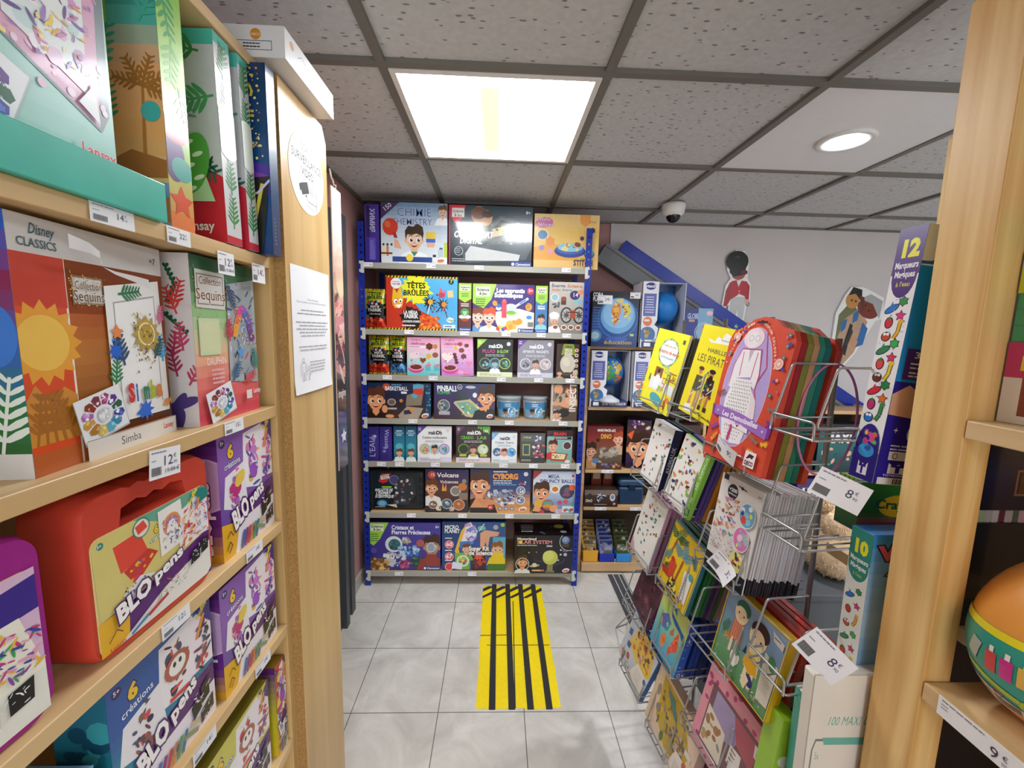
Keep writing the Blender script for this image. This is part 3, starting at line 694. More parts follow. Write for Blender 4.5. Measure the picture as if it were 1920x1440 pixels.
def f(a):
    a.r(0, 0, 1, 1, '3c2878'); a.p([(0, 1), (.38, 1), (.3, .68), (.17, .48), (0, .6)], 'a6d84a'); a.r(.05, .74, .23, .2, 'e8f0d0', 0); a.t('Science', .165, .85, .06, '30304a', w=.2, al='c', b=.03); a.t('& Jeu', .165, .77, .06, '30304a', w=.12, al='c', b=.03); a.ln(.05, .67, .2, 4, .045, '306030', .02)
    a.t('Les apprentis', .38, .83, .085, 'ffffff', w=.46, b=.05); a.t('Scientifiques', .35, .73, .09, 'ffffff', w=.46, b=.05); a.star(.93, .87, .08, 10, 'd8305a', .8); a.t('5+', .9, .85, .06, 'ffffff')
    a.p([(.35, .42), (.75, .5), (1, .42), (1, 0), (.45, 0), (.38, .2)], 'e4e0d8'); a.e(.62, .55, .1, .05, 'dfe8e8'); a.e(.62, .42, .13, .06, '9ac850'); a.r(.52, .42, .19, .14, 'cfe0e4'); a.e(.62, .42, .09, .035, '7ab840')
    a.r(.47, .3, .08, .35, 'd84858'); a.e(.51, .66, .04, .03, 'e86878'); a.e(.42, .5, .06, .05, 'd8e4f0'); a.e(.42, .55, .05, .04, '3a6ac8'); a.e(.36, .6, .05, .06, 'e8982c', 30)
    a.st([(.7, .55), (.9, .72)], .05, 'dce8f4'); a.st([(.76, .6), (.86, .69)], .03, '4a7ad0'); a.sc(6, 10, .55, .08, .8, .25, ['f0a020', 'e88c18', 'f4b840'], .05, .08, 'e'); a.e(.91, .54, .07, .08, 'f0a838'); a.ln(.87, .58, .08, 3, .035, '503010', .012)
    a.e(.92, .32, .06, .04, '3a90d8'); a.bar(.9, .12, .09, .1, 3, '202020')
    a.face(.08, .3, .3, '7a3a1c', 'f0c0a0', '5a90c8', .1, True); a.face(.27, .3, .3, 'd8501c', 'f0c0a0', 'e8f0f0', .1, True); a.sc(8, 8, .4, .05, .55, .12, ['e83830', '2858c8', 'f0d020'], .03, .04, 'c')
    clem(a, .74, .0, .26, .08)
KB('science_box', 'wide purple beginners science kit box with two cartoon children', 886, 1002, 533, 1, .07, {'*': '342268'}, f, group=SK)
KB('science_box', 'slim blue and lime chemistry box beside the wide purple kit', 1003.5, 1026.5, 536, 1, .05, {'*': '2a5a98'}, slim('3a78b4', 'a6d84a', '', 1), group=SK)
def f(a):
    a.grad(['8a8478', 'a8a298', 'b8b4ac', 'c8c4bc']); a.t('Énergie', .06, .9, .055, '586068', w=.38, b=.03); a.t('Solaire', .5, .9, .055, 'c87838', w=.42, b=.03); a.t('Solar', .07, .83, .04, 'c87838', w=.26, b=.03); a.t('Energy', .36, .83, .04, '687078', w=.28, b=.03)
    a.e(.72, .75, .1, .09, '3a3468'); a.t('14', .65, .72, .08, 'e8e0f0'); a.e(.88, .81, .06, .05, 'e89068'); a.ring(.16, .7, .08, .012, 'f0f0f0'); a.e(.16, .7, .06, .05, '8ac0d0'); a.r(.34, .56, .14, .14, '483828'); a.r(.36, .64, .1, .08, 'a04028'); a.sc(2, 12, .1, .5, .3, .6, ['38383c', '606468'], .02, .04, 'x')
    for x, r in ((.5, .16), (.86, .17)): a.e(x, .36, r*.75, r, '303238'); a.e(x, .36, r*.55, r*.8, 'b0aca4'); a.star(x, .36, r*.7, 8, '404448', .3)
    a.r(.6, .3, .16, .16, 'a84830'); a.st([(.5, .42), (.86, .42)], .02, '303030'); a.e(.82, .62, .1, .05, '88b8c0'); a.face(.16, .24, .17, 'e8e8e8', 'd8a078', 'f0f0f0'); a.e(.16, .35, .1, .07, 'f4f4f4')
    for x in (.2, .44, .64, .85): a.e(x, .12, .06, .05, 'f0ece0'); a.e(x, .12, .045, .035, '8a5040')
KB('science_box', 'grey solar energy robot kit box with an orange title', 1029, 1096, 529, 1, .06, {'*': '4a3020'}, f, group=SK)
# third shelf
def mini(v):
    def f(a):
        a.grad(['6ac8c8', 'a8dcd8', 'ecc8d8', 'e8a0c0'] if v == 0 else ['c880c8', 'd8a0d8', 'ecb8d8', 'e898c0']); a.t('mini', .12, .9, .06, 'c04888', w=.3, o='f8d0e4', ow=.05, b=.03); a.t('délices', .1, .8, .07, 'c04888', w=.45, o='f8d0e4', ow=.05, b=.03)
        a.r(.06, .72, .5, .045, 'f4e8f0'); a.ln(.08, .735, .4, 1, 1, 'a05080', .02); a.e(.27, .18, .2, .12, 'd84890'); a.e(.27, .22, .19, .09, 'f0a8c8'); a.e(.27, .22, .15, .065, '6a2c20'); a.st([(.1, .4), (.2, .25)], .02, 'e890b8')
        if v == 0:
            a.star(.68, .76, .1, 6, '6a3024', .8); a.star(.86, .76, .07, 6, 'c88a30', .8); a.e(.22, .52, .13, .08, 'f0d8d8'); a.heart(.48, .4, .09, '8a3c28'); a.star(.66, .5, .08, 6, 'd8b848', .8); a.e(.86, .54, .08, .07, 'a05838')
            for x in (.55, .82): a.r(x, .12, .16, .14, '58b8c8', 10); a.r(x+.02, .24, .15, .06, 'e87898', 10)
        else:
            a.heart(.2, .5, .16, 'f4e8dc'); 
            for i in range(4): a.e(.42+.02*i, .56-.07*i, .05, .04, '5a2418')
            a.star(.7, .5, .08, 6, '6a3024', .8); a.e(.64, .66, .07, .06, '8a4030'); a.e(.8, .78, .06, .05, '6a3428'); a.e(.6, .82, .06, .05, 'a04828'); a.heart(.86, .32, .09, 'e888b0'); a.e(.6, .1, .08, .05, 'f0a0c8'); a.e(.78, .1, .08, .05, 'e888b0'); a.star(.46, .72, .06, 6, 'e0c058', .8)
        a.sc(4, 12, .05, .3, .95, .75, ['c86a9a', 'f4f0f0', '8a3050'], .008, .02, 'e'); a.ln(.7, .03, .25, 1, 1, 'c04888', .02)
    return f
KB('craft_box', 'pink and mint mini chocolate kit box with a bowl of melted chocolate', 763, 825, 632, 2, .06, {'*': 'd890b8'}, mini(0), group=SK)
KB('craft_box', 'pink and violet mini chocolate kit box standing slightly askew', 828, 889, 632, 2, .06, {'*': 'c880b8'}, mini(1), tilt=-2.0, group=SK)
def maklab(bg, fg, ttl, tc, foot, circ, kid, ttl2=None, tc2=None, corner=None):
    def f(a):
        a.r(0, 0, 1, 1, bg); 
        if corner: a.p([(0, 1), (.28, 1), (0, .74)], corner); a.ln(.03, .93, .1, 2, .05, 'f0f0f0', .02)
        a.t('mak', .32, .77, .1, fg, w=.22, b=.04); a.e(.6, .82, .055, .055, fg); a.e(.6, .82, .025, .025, bg); a.t('L', .535, .77, .1, fg, w=.05); a.t('b', .66, .77, .1, fg, w=.06, b=.04); a.star(.88, .88, .06, 7, 'e0e0e0', .8)
        if ttl2: a.t(ttl, .14, .64, .085, tc, w=.36, b=.02); a.t(ttl2, .56, .64, .085, tc2 or tc, w=.32, b=.02)
        else: a.t(ttl, .5, .65, .07, tc, w=.72, al='c', b=.02)
        a.ln(.15, .585, .7, 2, .035, fg, .01, al='c')
        a.r(0, 0, 1, .13, foot); a.ln(.08, .075, .8, 2, .035, '606060', .012)
        for x, c in zip((.22, .5, .78), circ):
            a.e(x, .36, .15, .15, c[0]); a.e(x, .36, .13, .13, c[1])
            if x != .5: a.sc(int(x*100), 6, x-.07, .3, x+.07, .42, c[2], .02, .05, 'xe')
        a.face(.5, .34, .19, '4a2c18', kid, 'f4f4f4', .05)
    return f
KB('science_box', 'black glow in the dark lab kit with pale lime foot', 894.5, 961.5, 636, 2, .06, {'*': '10140c'}, maklab('0c100e', 'e8f0e8', 'FLUO', 'd83a90', 'e0e8b8', [('7a9a60', '20282a', ['8ab8c8', 'c8d8d8']), ('5aa8b8', '3a7888', []), ('b8d840', '283a38', ['a8d8e8', '58a870'])], '8ab8c0', '& GLOW', '9ad84a', 'a8d840'), group=SK)
KB('science_box', 'grey magnet lab kit box with purple foot stripe', 970.5, 1038, 637, 2, .06, {'*': '5a4880'}, maklab('8e8c96', 'f0f0f4', 'AIMANTS  MAGNETS', 'e8e8f0', 'd0cce0', [('e0e0e8', '9a98a4', ['5a5060', 'd8d0d8']), ('a09ea8', 'a09ea8', []), ('e8e0e0', 'c0b0b0', ['7a3a3c', 'd8d8d8'])], 'e0a480', None, None, '6a4a98'), group=SK)
def f(a):
    a.r(0, 0, 1, 1, '3c2c20'); a.p([(.3, 1), (.74, 1), (.86, .68), (.2, .68)], '8a9a38'); a.t('DINO', .53, .88, .07, '2a2418', w=.3, al='c', b=.03); a.t('MEGA', .52, .79, .08, 'e8e8c8', w=.34, al='c', b=.03); a.t('EGG', .52, .69, .09, 'f0e8d0', w=.34, al='c', b=.05, o='3a2a1c', ow=.05)
    a.e(.5, .42, .22, .28, 'cfc8b4', n=26); a.e(.44, .48, .1, .14, 'ddd6c4', 20); a.r(.3, .1, .36, .06, '2c241c'); a.e(.5, .13, .16, .05, '584838')
    for i in range(4): a.e(.88, .82-.15*i, .055, .05, 'e8e0d0'); a.e(.88, .82-.15*i, .03, .03, ['c05040', '886040', 'a0a0a0', 'b04038'][i])
    a.face(.16, .14, .16, '4a2c18', 'e0a480', 'c8b090'); a.face(.85, .14, .16, 'c8c0b0', 'e0b490', 'b8a888')
KB('science_box', 'brown dinosaur egg kit box with a cream egg in its window', 1043, 1086, 645, 2, .07, {'*': '2c2018'}, f, group=SK)
# fourth shelf
def f(a):
    a.grad(['4a3020', '2c2430', '182040', '142a50']); a.e(.30, .88, .11, .1, 'c0502c'); a.t('BASKETBALL', .28, .79, .11, 'f0f4f8', w=.36, b=.02, sh=-.1); a.ln(.38, .93, .2, 1, 1, '58a8d8', .03); a.r(.53, .7, .09, .06, 'e8e8e8')
    a.p([(.6, .35), (.85, .38), (.9, .95), (.78, 1), (.72, .72), (.62, .66)], '8a7a68'); a.p([(.72, .8), (.86, .8), (.88, .97), (.72, .97)], '48a8c8'); a.p([(.73, .68), (.88, .68), (.86, .86), (.72, .84)], 'd83828'); a.e(.74, .64, .08, .06, '48b0c8')
    a.p([(.48, .08), (.62, .34), (.88, .3), (.8, 0), (.5, 0)], 'a89c8c'); a.r(.57, .12, .12, .12, '383048', 8); a.e(.7, .25, .07, .07, 'd89040'); a.e(.38, .46, .12, .1, 'b0a090'); a.e(.38, .46, .09, .07, '6a5a50'); a.r(.32, .25, .14, .05, 'c0b0a0'); a.e(.53, .5, .05, .05, 'c8803c')
    a.r(.92, 0, .08, 1, '183858'); a.sc(5, 16, .93, .1, .99, .95, ['3a98b8', '206080'], .02, .04); a.face(.13, .5, .55, '5a3020', 'e8a06c', '2a1414', .1); a.e(.27, .26, .08, .11, 'e8a06c'); a.e(.35, .06, .12, .05, 'e8a06c'); buki(a, .91, .09, .08)
KB('science_box', 'dark basketball game kit box with a grinning boy', 689, 808, 718, 3, .07, {'*': '1c2038'}, f, group=SK)
def f(a):
    a.grad(['3a2c38', '3c2c58', '3a2c60', '2c2c60']); a.t('PINBALL', .05, .78, .15, 'f0f4f8', w=.34, b=.03, sh=-.05); a.t('FLIPPER', .05, .7, .07, '48b858', w=.22, b=.03); a.ring(.42, .9, .07, .01, 'f0f0f0'); a.t('16', .395, .87, .05, 'f0f0f0')
    a.p([(.32, .45), (.36, .55), (.58, .58), (.85, .2), (.78, .02), (.52, .08)], 'c8b890'); a.p([(.36, .46), (.57, .5), (.8, .18), (.54, .12)], '70a898'); a.p([(.33, .5), (.37, .8), (.52, .78), (.58, .56)], '283440'); a.sc(7, 22, .45, .12, .74, .44, ['e8d848', '9ac8b8', '406858', 'e0e8d8', '98b040'], .02, .05, 'ex')
    a.ring(.16, .38, .17, .02, 'c8b890'); a.e(.16, .38, .15, .15, '5a7088'); a.sc(3, 8, .1, .28, .22, .48, ['c8c0a0', 'a8b890', '384858'], .02, .05, 'x'); a.e(.6, .9, .14, .04, 'b8c0c8'); a.e(.67, .68, .06, .07, 'e8ecec')
    a.face(.86, .6, .5, '3a2418', 'e89c68', '141418', -.1); a.p([(.8, 0), (.88, .3), (1, .25), (1, 0)], '141418'); a.e(.79, .3, .07, .05, 'e89c68'); buki(a, .92, .1, .07); a.r(.08, .12, .18, .1, 'b0b0b8')
KB('science_box', 'dark purple pinball kit box with a dark-haired boy', 813.5, 928, 719, 3, .07, {'*': '2a2048'}, f, group=SK)
for i, (u, l) in enumerate(((953.5, 'clear lidded tub of science kit beside the pinball box'), (1003, 'second clear lidded tub, next to the brown insect box'))):
    p = at(u, 760, 'y', 2.33); r = root('plastic_tub', l, 'tub', (p.x, 2.335, LV[3]), 'clear plastic tubs on the blue rack')
    mb = MB(); mb.lathe([(.060, 0), (.062, .004), (.0705, .118), (.0695, .118), (.061, .006), (.0001, .005)], 40, caps=False); mb.obj('bucket', clear('frosted_tub', 'dfe6e8', .15, .35), r)
    mb = MB(); mb.lathe([(.0001, .128), (.070, .128), (.0725, .126), (.073, .112), (.0712, .112)], 40, caps=False); mb.obj('lid', clear('frosted_lid', 'cdd8dc', .15, .6), r)
    mb = MB(); mb.lathe([(.0001, .01), (.056, .01), (.06, .07), (.045, .085), (.0001, .088)], 24, '9aa8b0', caps=False); mb.obj('contents', M['plastic'], r)
    mb = MB(); W_, H_ = .145, .085
    class TT:
        def __matmul__(s, v):
            th = (v.x-W_/2)/.068; rr = .0625+.0725*.0+(v.y+.014)/.118*.0085+.0006+v.z
            return Vector((rr*math.sin(th), -rr*math.cos(th), v.y+.014))
    a = Art(mb, W_, H_, TT(), 0, 2e-5)
    for k in range(20): 
        a.z = 2e-4; x = k/20; a.r(x, 0, .0501, .5, '7ab0d0'); a.z = 2e-4; a.r(x, .5, .0501, .5, '4a90c0')
    a.z = 4e-4; a.t('SLIME', .5, .78, .13, 'f0f8ff', w=.25, al='c') if False else a.ln(.35, .84, .3, 2, .12, 'f0f8ff', .05)
    a.e(.62, .42, .27, .27, 'e8f4f8'); a.e(.62, .42, .2, .2, '4aa0d0'); a.sc(2, 5, .57, .3, .67, .55, ['e8f4f8', 'a0d0e8'], .05, .09, 'x'); a.face(.36, .34, .36, '3a2418', 'e0a480', 'f0f0f0'); a.r(.78, .1, .14, .35, 'f0f0f0'); a.bar(.79, .12, .12, .25); a.r(.3, .02, .3, .09, 'd8e8f0')
    mb.obj('label', M['card'], r)
    mb = MB(); mb.tube([(math.cos(t)*.079, math.sin(t)*.079*-.1-.0, .112-.02*math.sin(t)) if False else (.079*math.cos(t), .079*math.sin(t)*.9, .108+.004*math.cos(t)) for t in [math.pi*k/16 for k in range(17)]], .0016, 6); mb.obj('handle', M['white'], r)
def f(a):
    a.grad(['584838', '6a5c4c', '483c34']); a.r(.0, 0, .42, 1, '8a7c6c'); a.face(.72, .82, .3, '7a4028', 'e09c70', 'd8b090'); a.e(.28, .86, .12, .14, 'e0a078'); a.e(.3, .55, .22, .12, 'e0a078', 20); a.e(.5, .45, .18, .07, 'e0a078', -20)
    a.sc(4, 14, .1, .55, .5, .75, ['b0a490', '5a4e40', '8a7a68'], .04, .08, 'xe'); a.t('INSECTES', .96, .3, .16, 'e8e0d8', rot=90, w=.75*1.0, b=.03) if False else a.t('INSECTES', .93, .25, .17, 'e8e0d8', rot=90, b=.03)
    a.e(.5, .22, .16, .12, '2c2824'); a.sc(14, 10, .1, .05, .4, .3, ['e0b090', 'c8c0b0', '383028'], .03, .07, 'xe'); a.face(.22, .16, .2, '4a2c18', 'e0a480', 'f0f0f0'); a.r(.02, .0, .06, 1, 'c8c0b4')
KB('science_box', 'brown insect kit box standing on its side at the shelf end', 1032, 1083, 721, 3, .08, {'*': '3c3028'}, f, group=SK)
# fifth shelf
def side(txt, c='332a78'):
    def f(a):
        a.grad([c, '40348c', c]); a.t(txt, .62, .12, .16, 'b8b8dc', rot=90, b=.0, w=None) if txt != 'Wasser' else a.t(txt, .42, .92, .12, 'b8b8dc', rot=-90, b=.0)
        a.r(.75, .1, .05, .8, '4a40a0'); a.sc(3, 5, .3, .25, .6, .5 if txt == 'Wasser' else .75, ['c8c8e0', '8a88c0'], .03, .05, 'e') if txt == 'Wasser' else a.sc(3, 4, .4, .62, .7, .8, ['c8c8e0', '8a88c0'], .04, .06, 'e')
    return f
KB('science_box', 'dark purple box end about water, first on the fifth shelf', 691, 711, 800, 4, .2, {'*': '2c2468'}, side("L'EAU"), group=SK)
KB('science_box', 'dark purple box end with German lettering beside its French twin', 712, 735, 800, 4, .2, {'*': '2c2468'}, side('Wasser'), group=SK)
def f(a):
    a.grad(['186a80', '2a8aa0', '2a7a98', '184868']); a.ln(.15, .85, .7, 1, 1, 'd8e8f0', .03, al='c'); a.t('SCIENCE', .5, .78, .045, 'c8e8f0', w=.75, al='c'); a.t('LAB', .5, .71, .04, 'c8e8f0', w=.4, al='c') if False else a.ln(.2, .73, .6, 1, 1, 'c8e8f0', .03, al='c'); a.e(.5, .42, .1, .1, '58b8c8'); a.face(.5, .24, .18, '7a4028', 'e8a478', 'e8f0f0'); a.e(.5, .07, .12, .03, 'e0f0e8')
for i, (u0, u1) in enumerate(((738, 759), (760, 781))):
    KB('science_box', 'slim teal science box, one of the identical pair', u0, u1, 799, 4, .06, {'*': '1c6478'}, f, group='twin slim teal boxes')
KB('science_box', 'white lab kit box with three round pictures beside the teal pair', 782.5, 847, 799, 4, .06, {'*': '4a3c98'}, maklab('f0f0f0', '303440', 'Cuisine moléculaire', '384048', 'dcd8ec', [('e0a080', 'b0c8a8', ['e87850', '70a8a0']), ('9ac8e0', 'b0dcf0', []), ('5a8ac0', 'd0c0d8', ['c85090', '48a0b0'])], 'e8a878', None, None, '5a4ca0'), group=SK)
KB('science_box', 'dark slime lab kit box dripping with green letters', 855, 920, 799, 4, .06, {'*': '2c1c24'}, lambda a: (maklab('3a2830', 'f0f0f0', 'CRADO', '68c838', 'e0d4dc', [('78b838', '283820', ['203018', '385828']), ('5a4850', '5a4850', []), ('98c838', 'd0e0c0', ['6a9840', 'e8e8e0'])], 'e0a078', ' LAB', '68c838', '6a4068')(a), [a.e(x, .98, .03, l, '68c838') for x, l in ((.72, .08), (.8, .16), (.87, .1), (.94, .2), (.65, .05))], [a.r(x, .16, .2, .06, 'c8c048') for x in (.1, .4, .7)]), group=SK)
KB('science_box', 'small white crystal lab box with blue corner and hang tab', 921.5, 969.5, 812, 4, .05, {'*': 'c0d0dc'}, maklab('eef2f4', '303440', 'Cristaux  Quartz', '487898', 'd8e8f0', [('78b0d8', '4a6888', ['c8d8e8', '506070']), ('e8b0a0', 'e89890', []), ('5a98d0', '78b8e0', ['d0e8f4', '3a80b8'])], 'e8b090', None, None, '6ab0e0'), group=SK)
def f(a):
    a.r(0, 0, 1, 1, '30343a'); a.r(.05, .72, .9, .2, '484c50'); a.t('MINI', .12, .82, .06, 'd8d048', w=.3); a.sc(4, 26, .5, .15, .95, .7, ['8a2838', 'c85868', 'e8e0e0', '404858', 'a83848'], .03, .08, 'xr'); a.r(.1, .25, .3, .38, 'a8b828'); a.r(.14, .29, .22, .3, '183848'); a.r(.0, .02, 1, .16, '14161a'); a.ln(.06, .1, .5, 2, .04, 'd0d0d0', .015); a.sc(5, 8, .6, .72, .92, .9, ['c8d8e8', '70a8d0'], .03, .05)
KB('science_box', 'black window box with a small blue screen toy inside', 975, 1022, 812, 4, .05, {'*': '1c2024'}, f, group=SK, mat='gloss')
def f(a):
    a.grad(['78a8a0', '88b8b0', '90b4b0']); a.r(0, .83, 1, .17, '3a2424'); a.t('BRAIN', .5, .86, .1, 'd83840', w=.5, al='c', b=.04); a.r(.3, .74, .66, .08, '282828'); a.ln(.33, .77, .6, 1, 1, 'e0e0e0', .03); a.p([(0, 1), (.25, 1), (0, .8)], '4a2c38')
    a.face(.24, .52, .3, '5a2418', 'f0a880', 'c83038', .1); a.p([(.15, .08), (.75, .06), (.85, .3), (.18, .34)], 'a8552c'); a.p([(.2, .14), (.7, .12), (.76, .28), (.22, .31)], 'e8d8a8'); a.sc(3, 8, .25, .16, .68, .27, ['603020', 'a04030'], .015, .03, 'xe'); a.ring(.8, .55, .13, .015, 'f0f0f0'); a.e(.8, .55, .11, .11, '5a3a40'); a.e(.83, .06, .08, .05, 'e8d8d0')
KB('science_box', 'small sea green kit box with a boy holding a tray', 1025, 1073, 808, 4, .05, {'*': '4a6c68'}, f, group=SK)
# sixth shelf: the suitcase kit
xa, xb = at(690, 925, 'y', 2.29).x, at(796, 925, 'y', 2.29).x; w = xb-xa
r = root('carry_case', 'black expert science carry case with handle on the sixth shelf', 'carry case', ((xa+xb)/2, 2.285, LV[5]), SK)
mb = MB(); mb.rbox(-w/2, w/2, 0, .09, 0, .232, .018, 4, col='26292d')
for x in (-w/2+.012, w/2-.03):
    for z in (.03, .075, .12, .165): mb.rbox(x, x+.018, -.004, .004, z, z+.03, .003, 2, col='1c1f22')
mb.obj('body', M['plastic'], r)
mb = MB(); mb.tube([(-.055, .045, .228), (-.052, .045, .252), (-.042, .045, .262), (.042, .045, .262), (.052, .045, .252), (.055, .045, .228)], .009, 10, '3a3d42'); mb.obj('handle', M['plastic'], r)
mb = MB(); mb.box(-.128, .118, -.0015, .0, .012, .222, '10161a'); a = Art(mb, .246, .21, Matrix.Translation(Vector((-.128, -.0015, .012))) @ Matrix(((1, 0, 0, 0), (0, 0, -1, 0), (0, 1, 0, 0), (0, 0, 0, 1))))
a.grad(['0c1418', '10242c', '14303a']); a.p([(.12, .76), (.2, .98), (.42, .98), (.32, .74), (.22, .7)], 'd82c34'); a.r(.17, .82, .2, .12, 'f0e8e0', 12); a.t('Science', .18, .88, .045, '202020', w=.17, rot=8); a.t('& Jeu', .22, .83, .04, '202020', w=.1, rot=8)
a.ring(.48, .8, .13, .014, '9aa0d0'); a.e(.48, .8, .11, .11, '4a4878'); a.p([(.45, .1), (.5, .55), (.62, .95), (.92, .85), (.98, .4), (.8, .1)], '2c3640'); a.sc(6, 30, .5, .15, .92, .8, ['c8d8d8', '48787c', '788890', 'e8e8e0', 'b04048', '203038', '60a0a0'], .02, .05, 'xre')
a.r(.2, .58, .22, .04, 'a8d840'); a.t('MALLETTE DE', .04, .48, .075, 'f0f4f4', w=.4, b=.04, sh=.2); a.t("L'EXPERT", .06, .39, .075, 'f0f4f4', w=.34, b=.04, sh=.2); a.t('SCIENTIFIQUE', .04, .3, .075, 'f0f4f4', w=.42, b=.04, sh=.2)
a.e(.2, .14, .14, .1, '3a88b8'); a.e(.2, .14, .1, .07, '88b8d0'); a.p([(.3, .1), (.55, .02), (.52, .12)], 'd8d8c0'); a.ln(.04, .03, .3, 1, 1, 'a0a8a8', .02)
mb.obj('printed_sleeve', M['gloss'], r)
def f(a):
    a.grad(['30242c', '3c2828', '5a3a30', '402c48', '2c2458']); a.t('Volcans', .27, .82, .1, 'f0ece8', w=.5, b=.02); a.t('Volcanoes', .34, .68, .07, 'e8dcd0', w=.42, b=.02); a.e(.15, .87, .09, .09, 'b84a34'); a.t('15', .11, .84, .07, 'f0e8d8')
    a.p([(.22, .18), (.4, .5), (.48, .5), (.68, .18)], '5a3428'); a.p([(.38, .5), (.4, .7), (.44, .55), (.48, .68), (.49, .5)], 'f0a048'); a.face(.14, .56, .3, '6a3a20', 'e8a478', 'e8e4e0', .1); a.e(.7, .5, .12, .12, 'c8c0b8'); a.e(.7, .5, .09, .09, '8a8078'); a.e(.86, .6, .1, .09, 'c87838'); a.r(.78, .3, .2, .16, '8a7868'); a.e(.9, .73, .05, .05, '888')
    for x, y, r_, c in ((.18, .18, .1, '7a6050'), (.5, .2, .12, '3a6888'), (.78, .18, .13, 'b86838'), (.3, .1, .06, 'c8b8a0'), (.62, .08, .05, 'd8d0c0')): a.ring(x, y, r_, .012, 'e8d8c0'); a.e(x, y, r_-.01, r_-.012, c); a.sc(int(x*50), 4, x-.04, y-.04, x+.04, y+.04, ['e8d8b8', '705040', 'c8a890'], .02, .04, 'xe')
KB('science_box', 'dark volcano kit box with a yellow eruption beside the carry case', 797.5, 878.5, 880, 5, .08, {'*': '2c2450', 'r': '14141c'}, f, group=SK)
def f(a):
    a.grad(['c88850', 'd89858', '3a4878', '283c70', '203468']); a.r(0, 0, 1, .13, 'e0a060'); a.ln(.38, .93, .3, 1, 1, 'e8e8f0', .03); a.t('CYBORG', .37, .78, .12, 'f0a048', w=.42, b=.05, o='402018', ow=.02); a.ln(.38, .73, .4, 2, .05, 'e8e8f0', .02); a.ln(.38, .64, .5, 1, 1, '70c0e0', .018)
    a.sc(12, 70, .3, .18, .75, .52, ['c8d0e0', '8a94b0', '586080', 'e8ecf0', '3a4468', 'b8c0d0', 'a05038'], .025, .06, 'xer'); a.face(.15, .62, .5, '4a2a1c', 'e8a070', '141418', .1); a.p([(.0, .12), (.1, .36), (.25, .3), (.32, .12)], 'e0986a'); a.p([(.1, .34), (.4, .3), (.44, .2), (.2, .16)], 'd89064')
    for y in (.52, .3): a.ring(.84, y, .1, .014, 'f0f0f0'); a.e(.84, y, .085, .085, '7a88a8'); a.sc(int(y*90), 6, .8, y-.05, .88, y+.05, ['e8ecf0', '38405c'], .02, .04, 'x')
    a.e(.34, .13, .07, .06, 'c83828'); a.t('60', .315, .11, .04, 'fff')
    for x in (.5, .6, .7): a.e(x, .1, .05, .04, '687098'); a.e(x, .1, .03, .025, 'c8d0e0')
    buki(a, .88, .09, .07); a.e(.92, .9, .05, .05, 'd8d8e0'); a.sc(2, 6, .78, .66, .92, .72, ['e8f0f0', '70a0c0', 'c84038'], .02, .03)
KB('science_box', 'blue and orange robot hand kit box with a big smiling boy', 881.5, 994.5, 880, 5, .08, {'*': '283868'}, f, group=SK)
def f(a):
    a.grad(['6a88b0', '88a0c8', 'b8c4d8', 'd8dce4', 'c0cce0']); a.p([(0, 1), (.22, 1), (0, .8)], 'a83838'); a.t('MEGA', .35, .84, .085, '2c4a88', w=.26, o='f0f4ff', ow=.03, b=.03); a.t('BOUNCY BALLS', .16, .73, .085, '2c4a88', w=.8, o='f0f4ff', ow=.03, b=.03)
    a.face(.2, .48, .4, '4a2a1c', 'e8a070', '303038', .1); a.e(.52, .58, .11, .1, 'f0e8d8'); a.e(.52, .58, .07, .06, 'c87838'); a.e(.8, .52, .17, .17, '484858'); a.sc(3, 8, .72, .42, .9, .62, ['6a6a80', '30303c', '885878'], .03, .06, 'xc'); a.e(.92, .62, .07, .07, 'e86838'); a.e(.93, .9, .03, .03, 'c83048')
    a.e(.13, .22, .1, .11, 'e0b040'); a.e(.36, .2, .14, .13, 'a86058'); a.e(.36, .24, .12, .05, '58a890'); a.e(.36, .17, .12, .04, 'e89030'); a.p([(.0, .05), (.06, .2), (.2, .1), (.25, .02)], 'e8a070'); a.e(.5, .12, .1, .08, 'e8a070', 30)
    for x, y, c in ((.64, .26, 'c05870'), (.78, .28, 'd86060'), (.6, .05, 'b8c8e0'), (.22, .03, 'c83848'), (.66, .06, 'd8a0b0')): a.e(x, y, .06, .055, c)
    a.r(.7, .02, .28, .16, 'd8e0ec'); a.sc(9, 8, .72, .05, .96, .15, ['c84848', '58a878', '4870b8'], .02, .04, 'c'); a.e(.93, .22, .05, .05, '68b088')
KB('science_box', 'pale blue bouncy ball kit box at the sixth shelf end', 999, 1079, 884, 5, .08, {'*': 'b8c4d8', 'r': '2c2c60'}, f, group=SK)
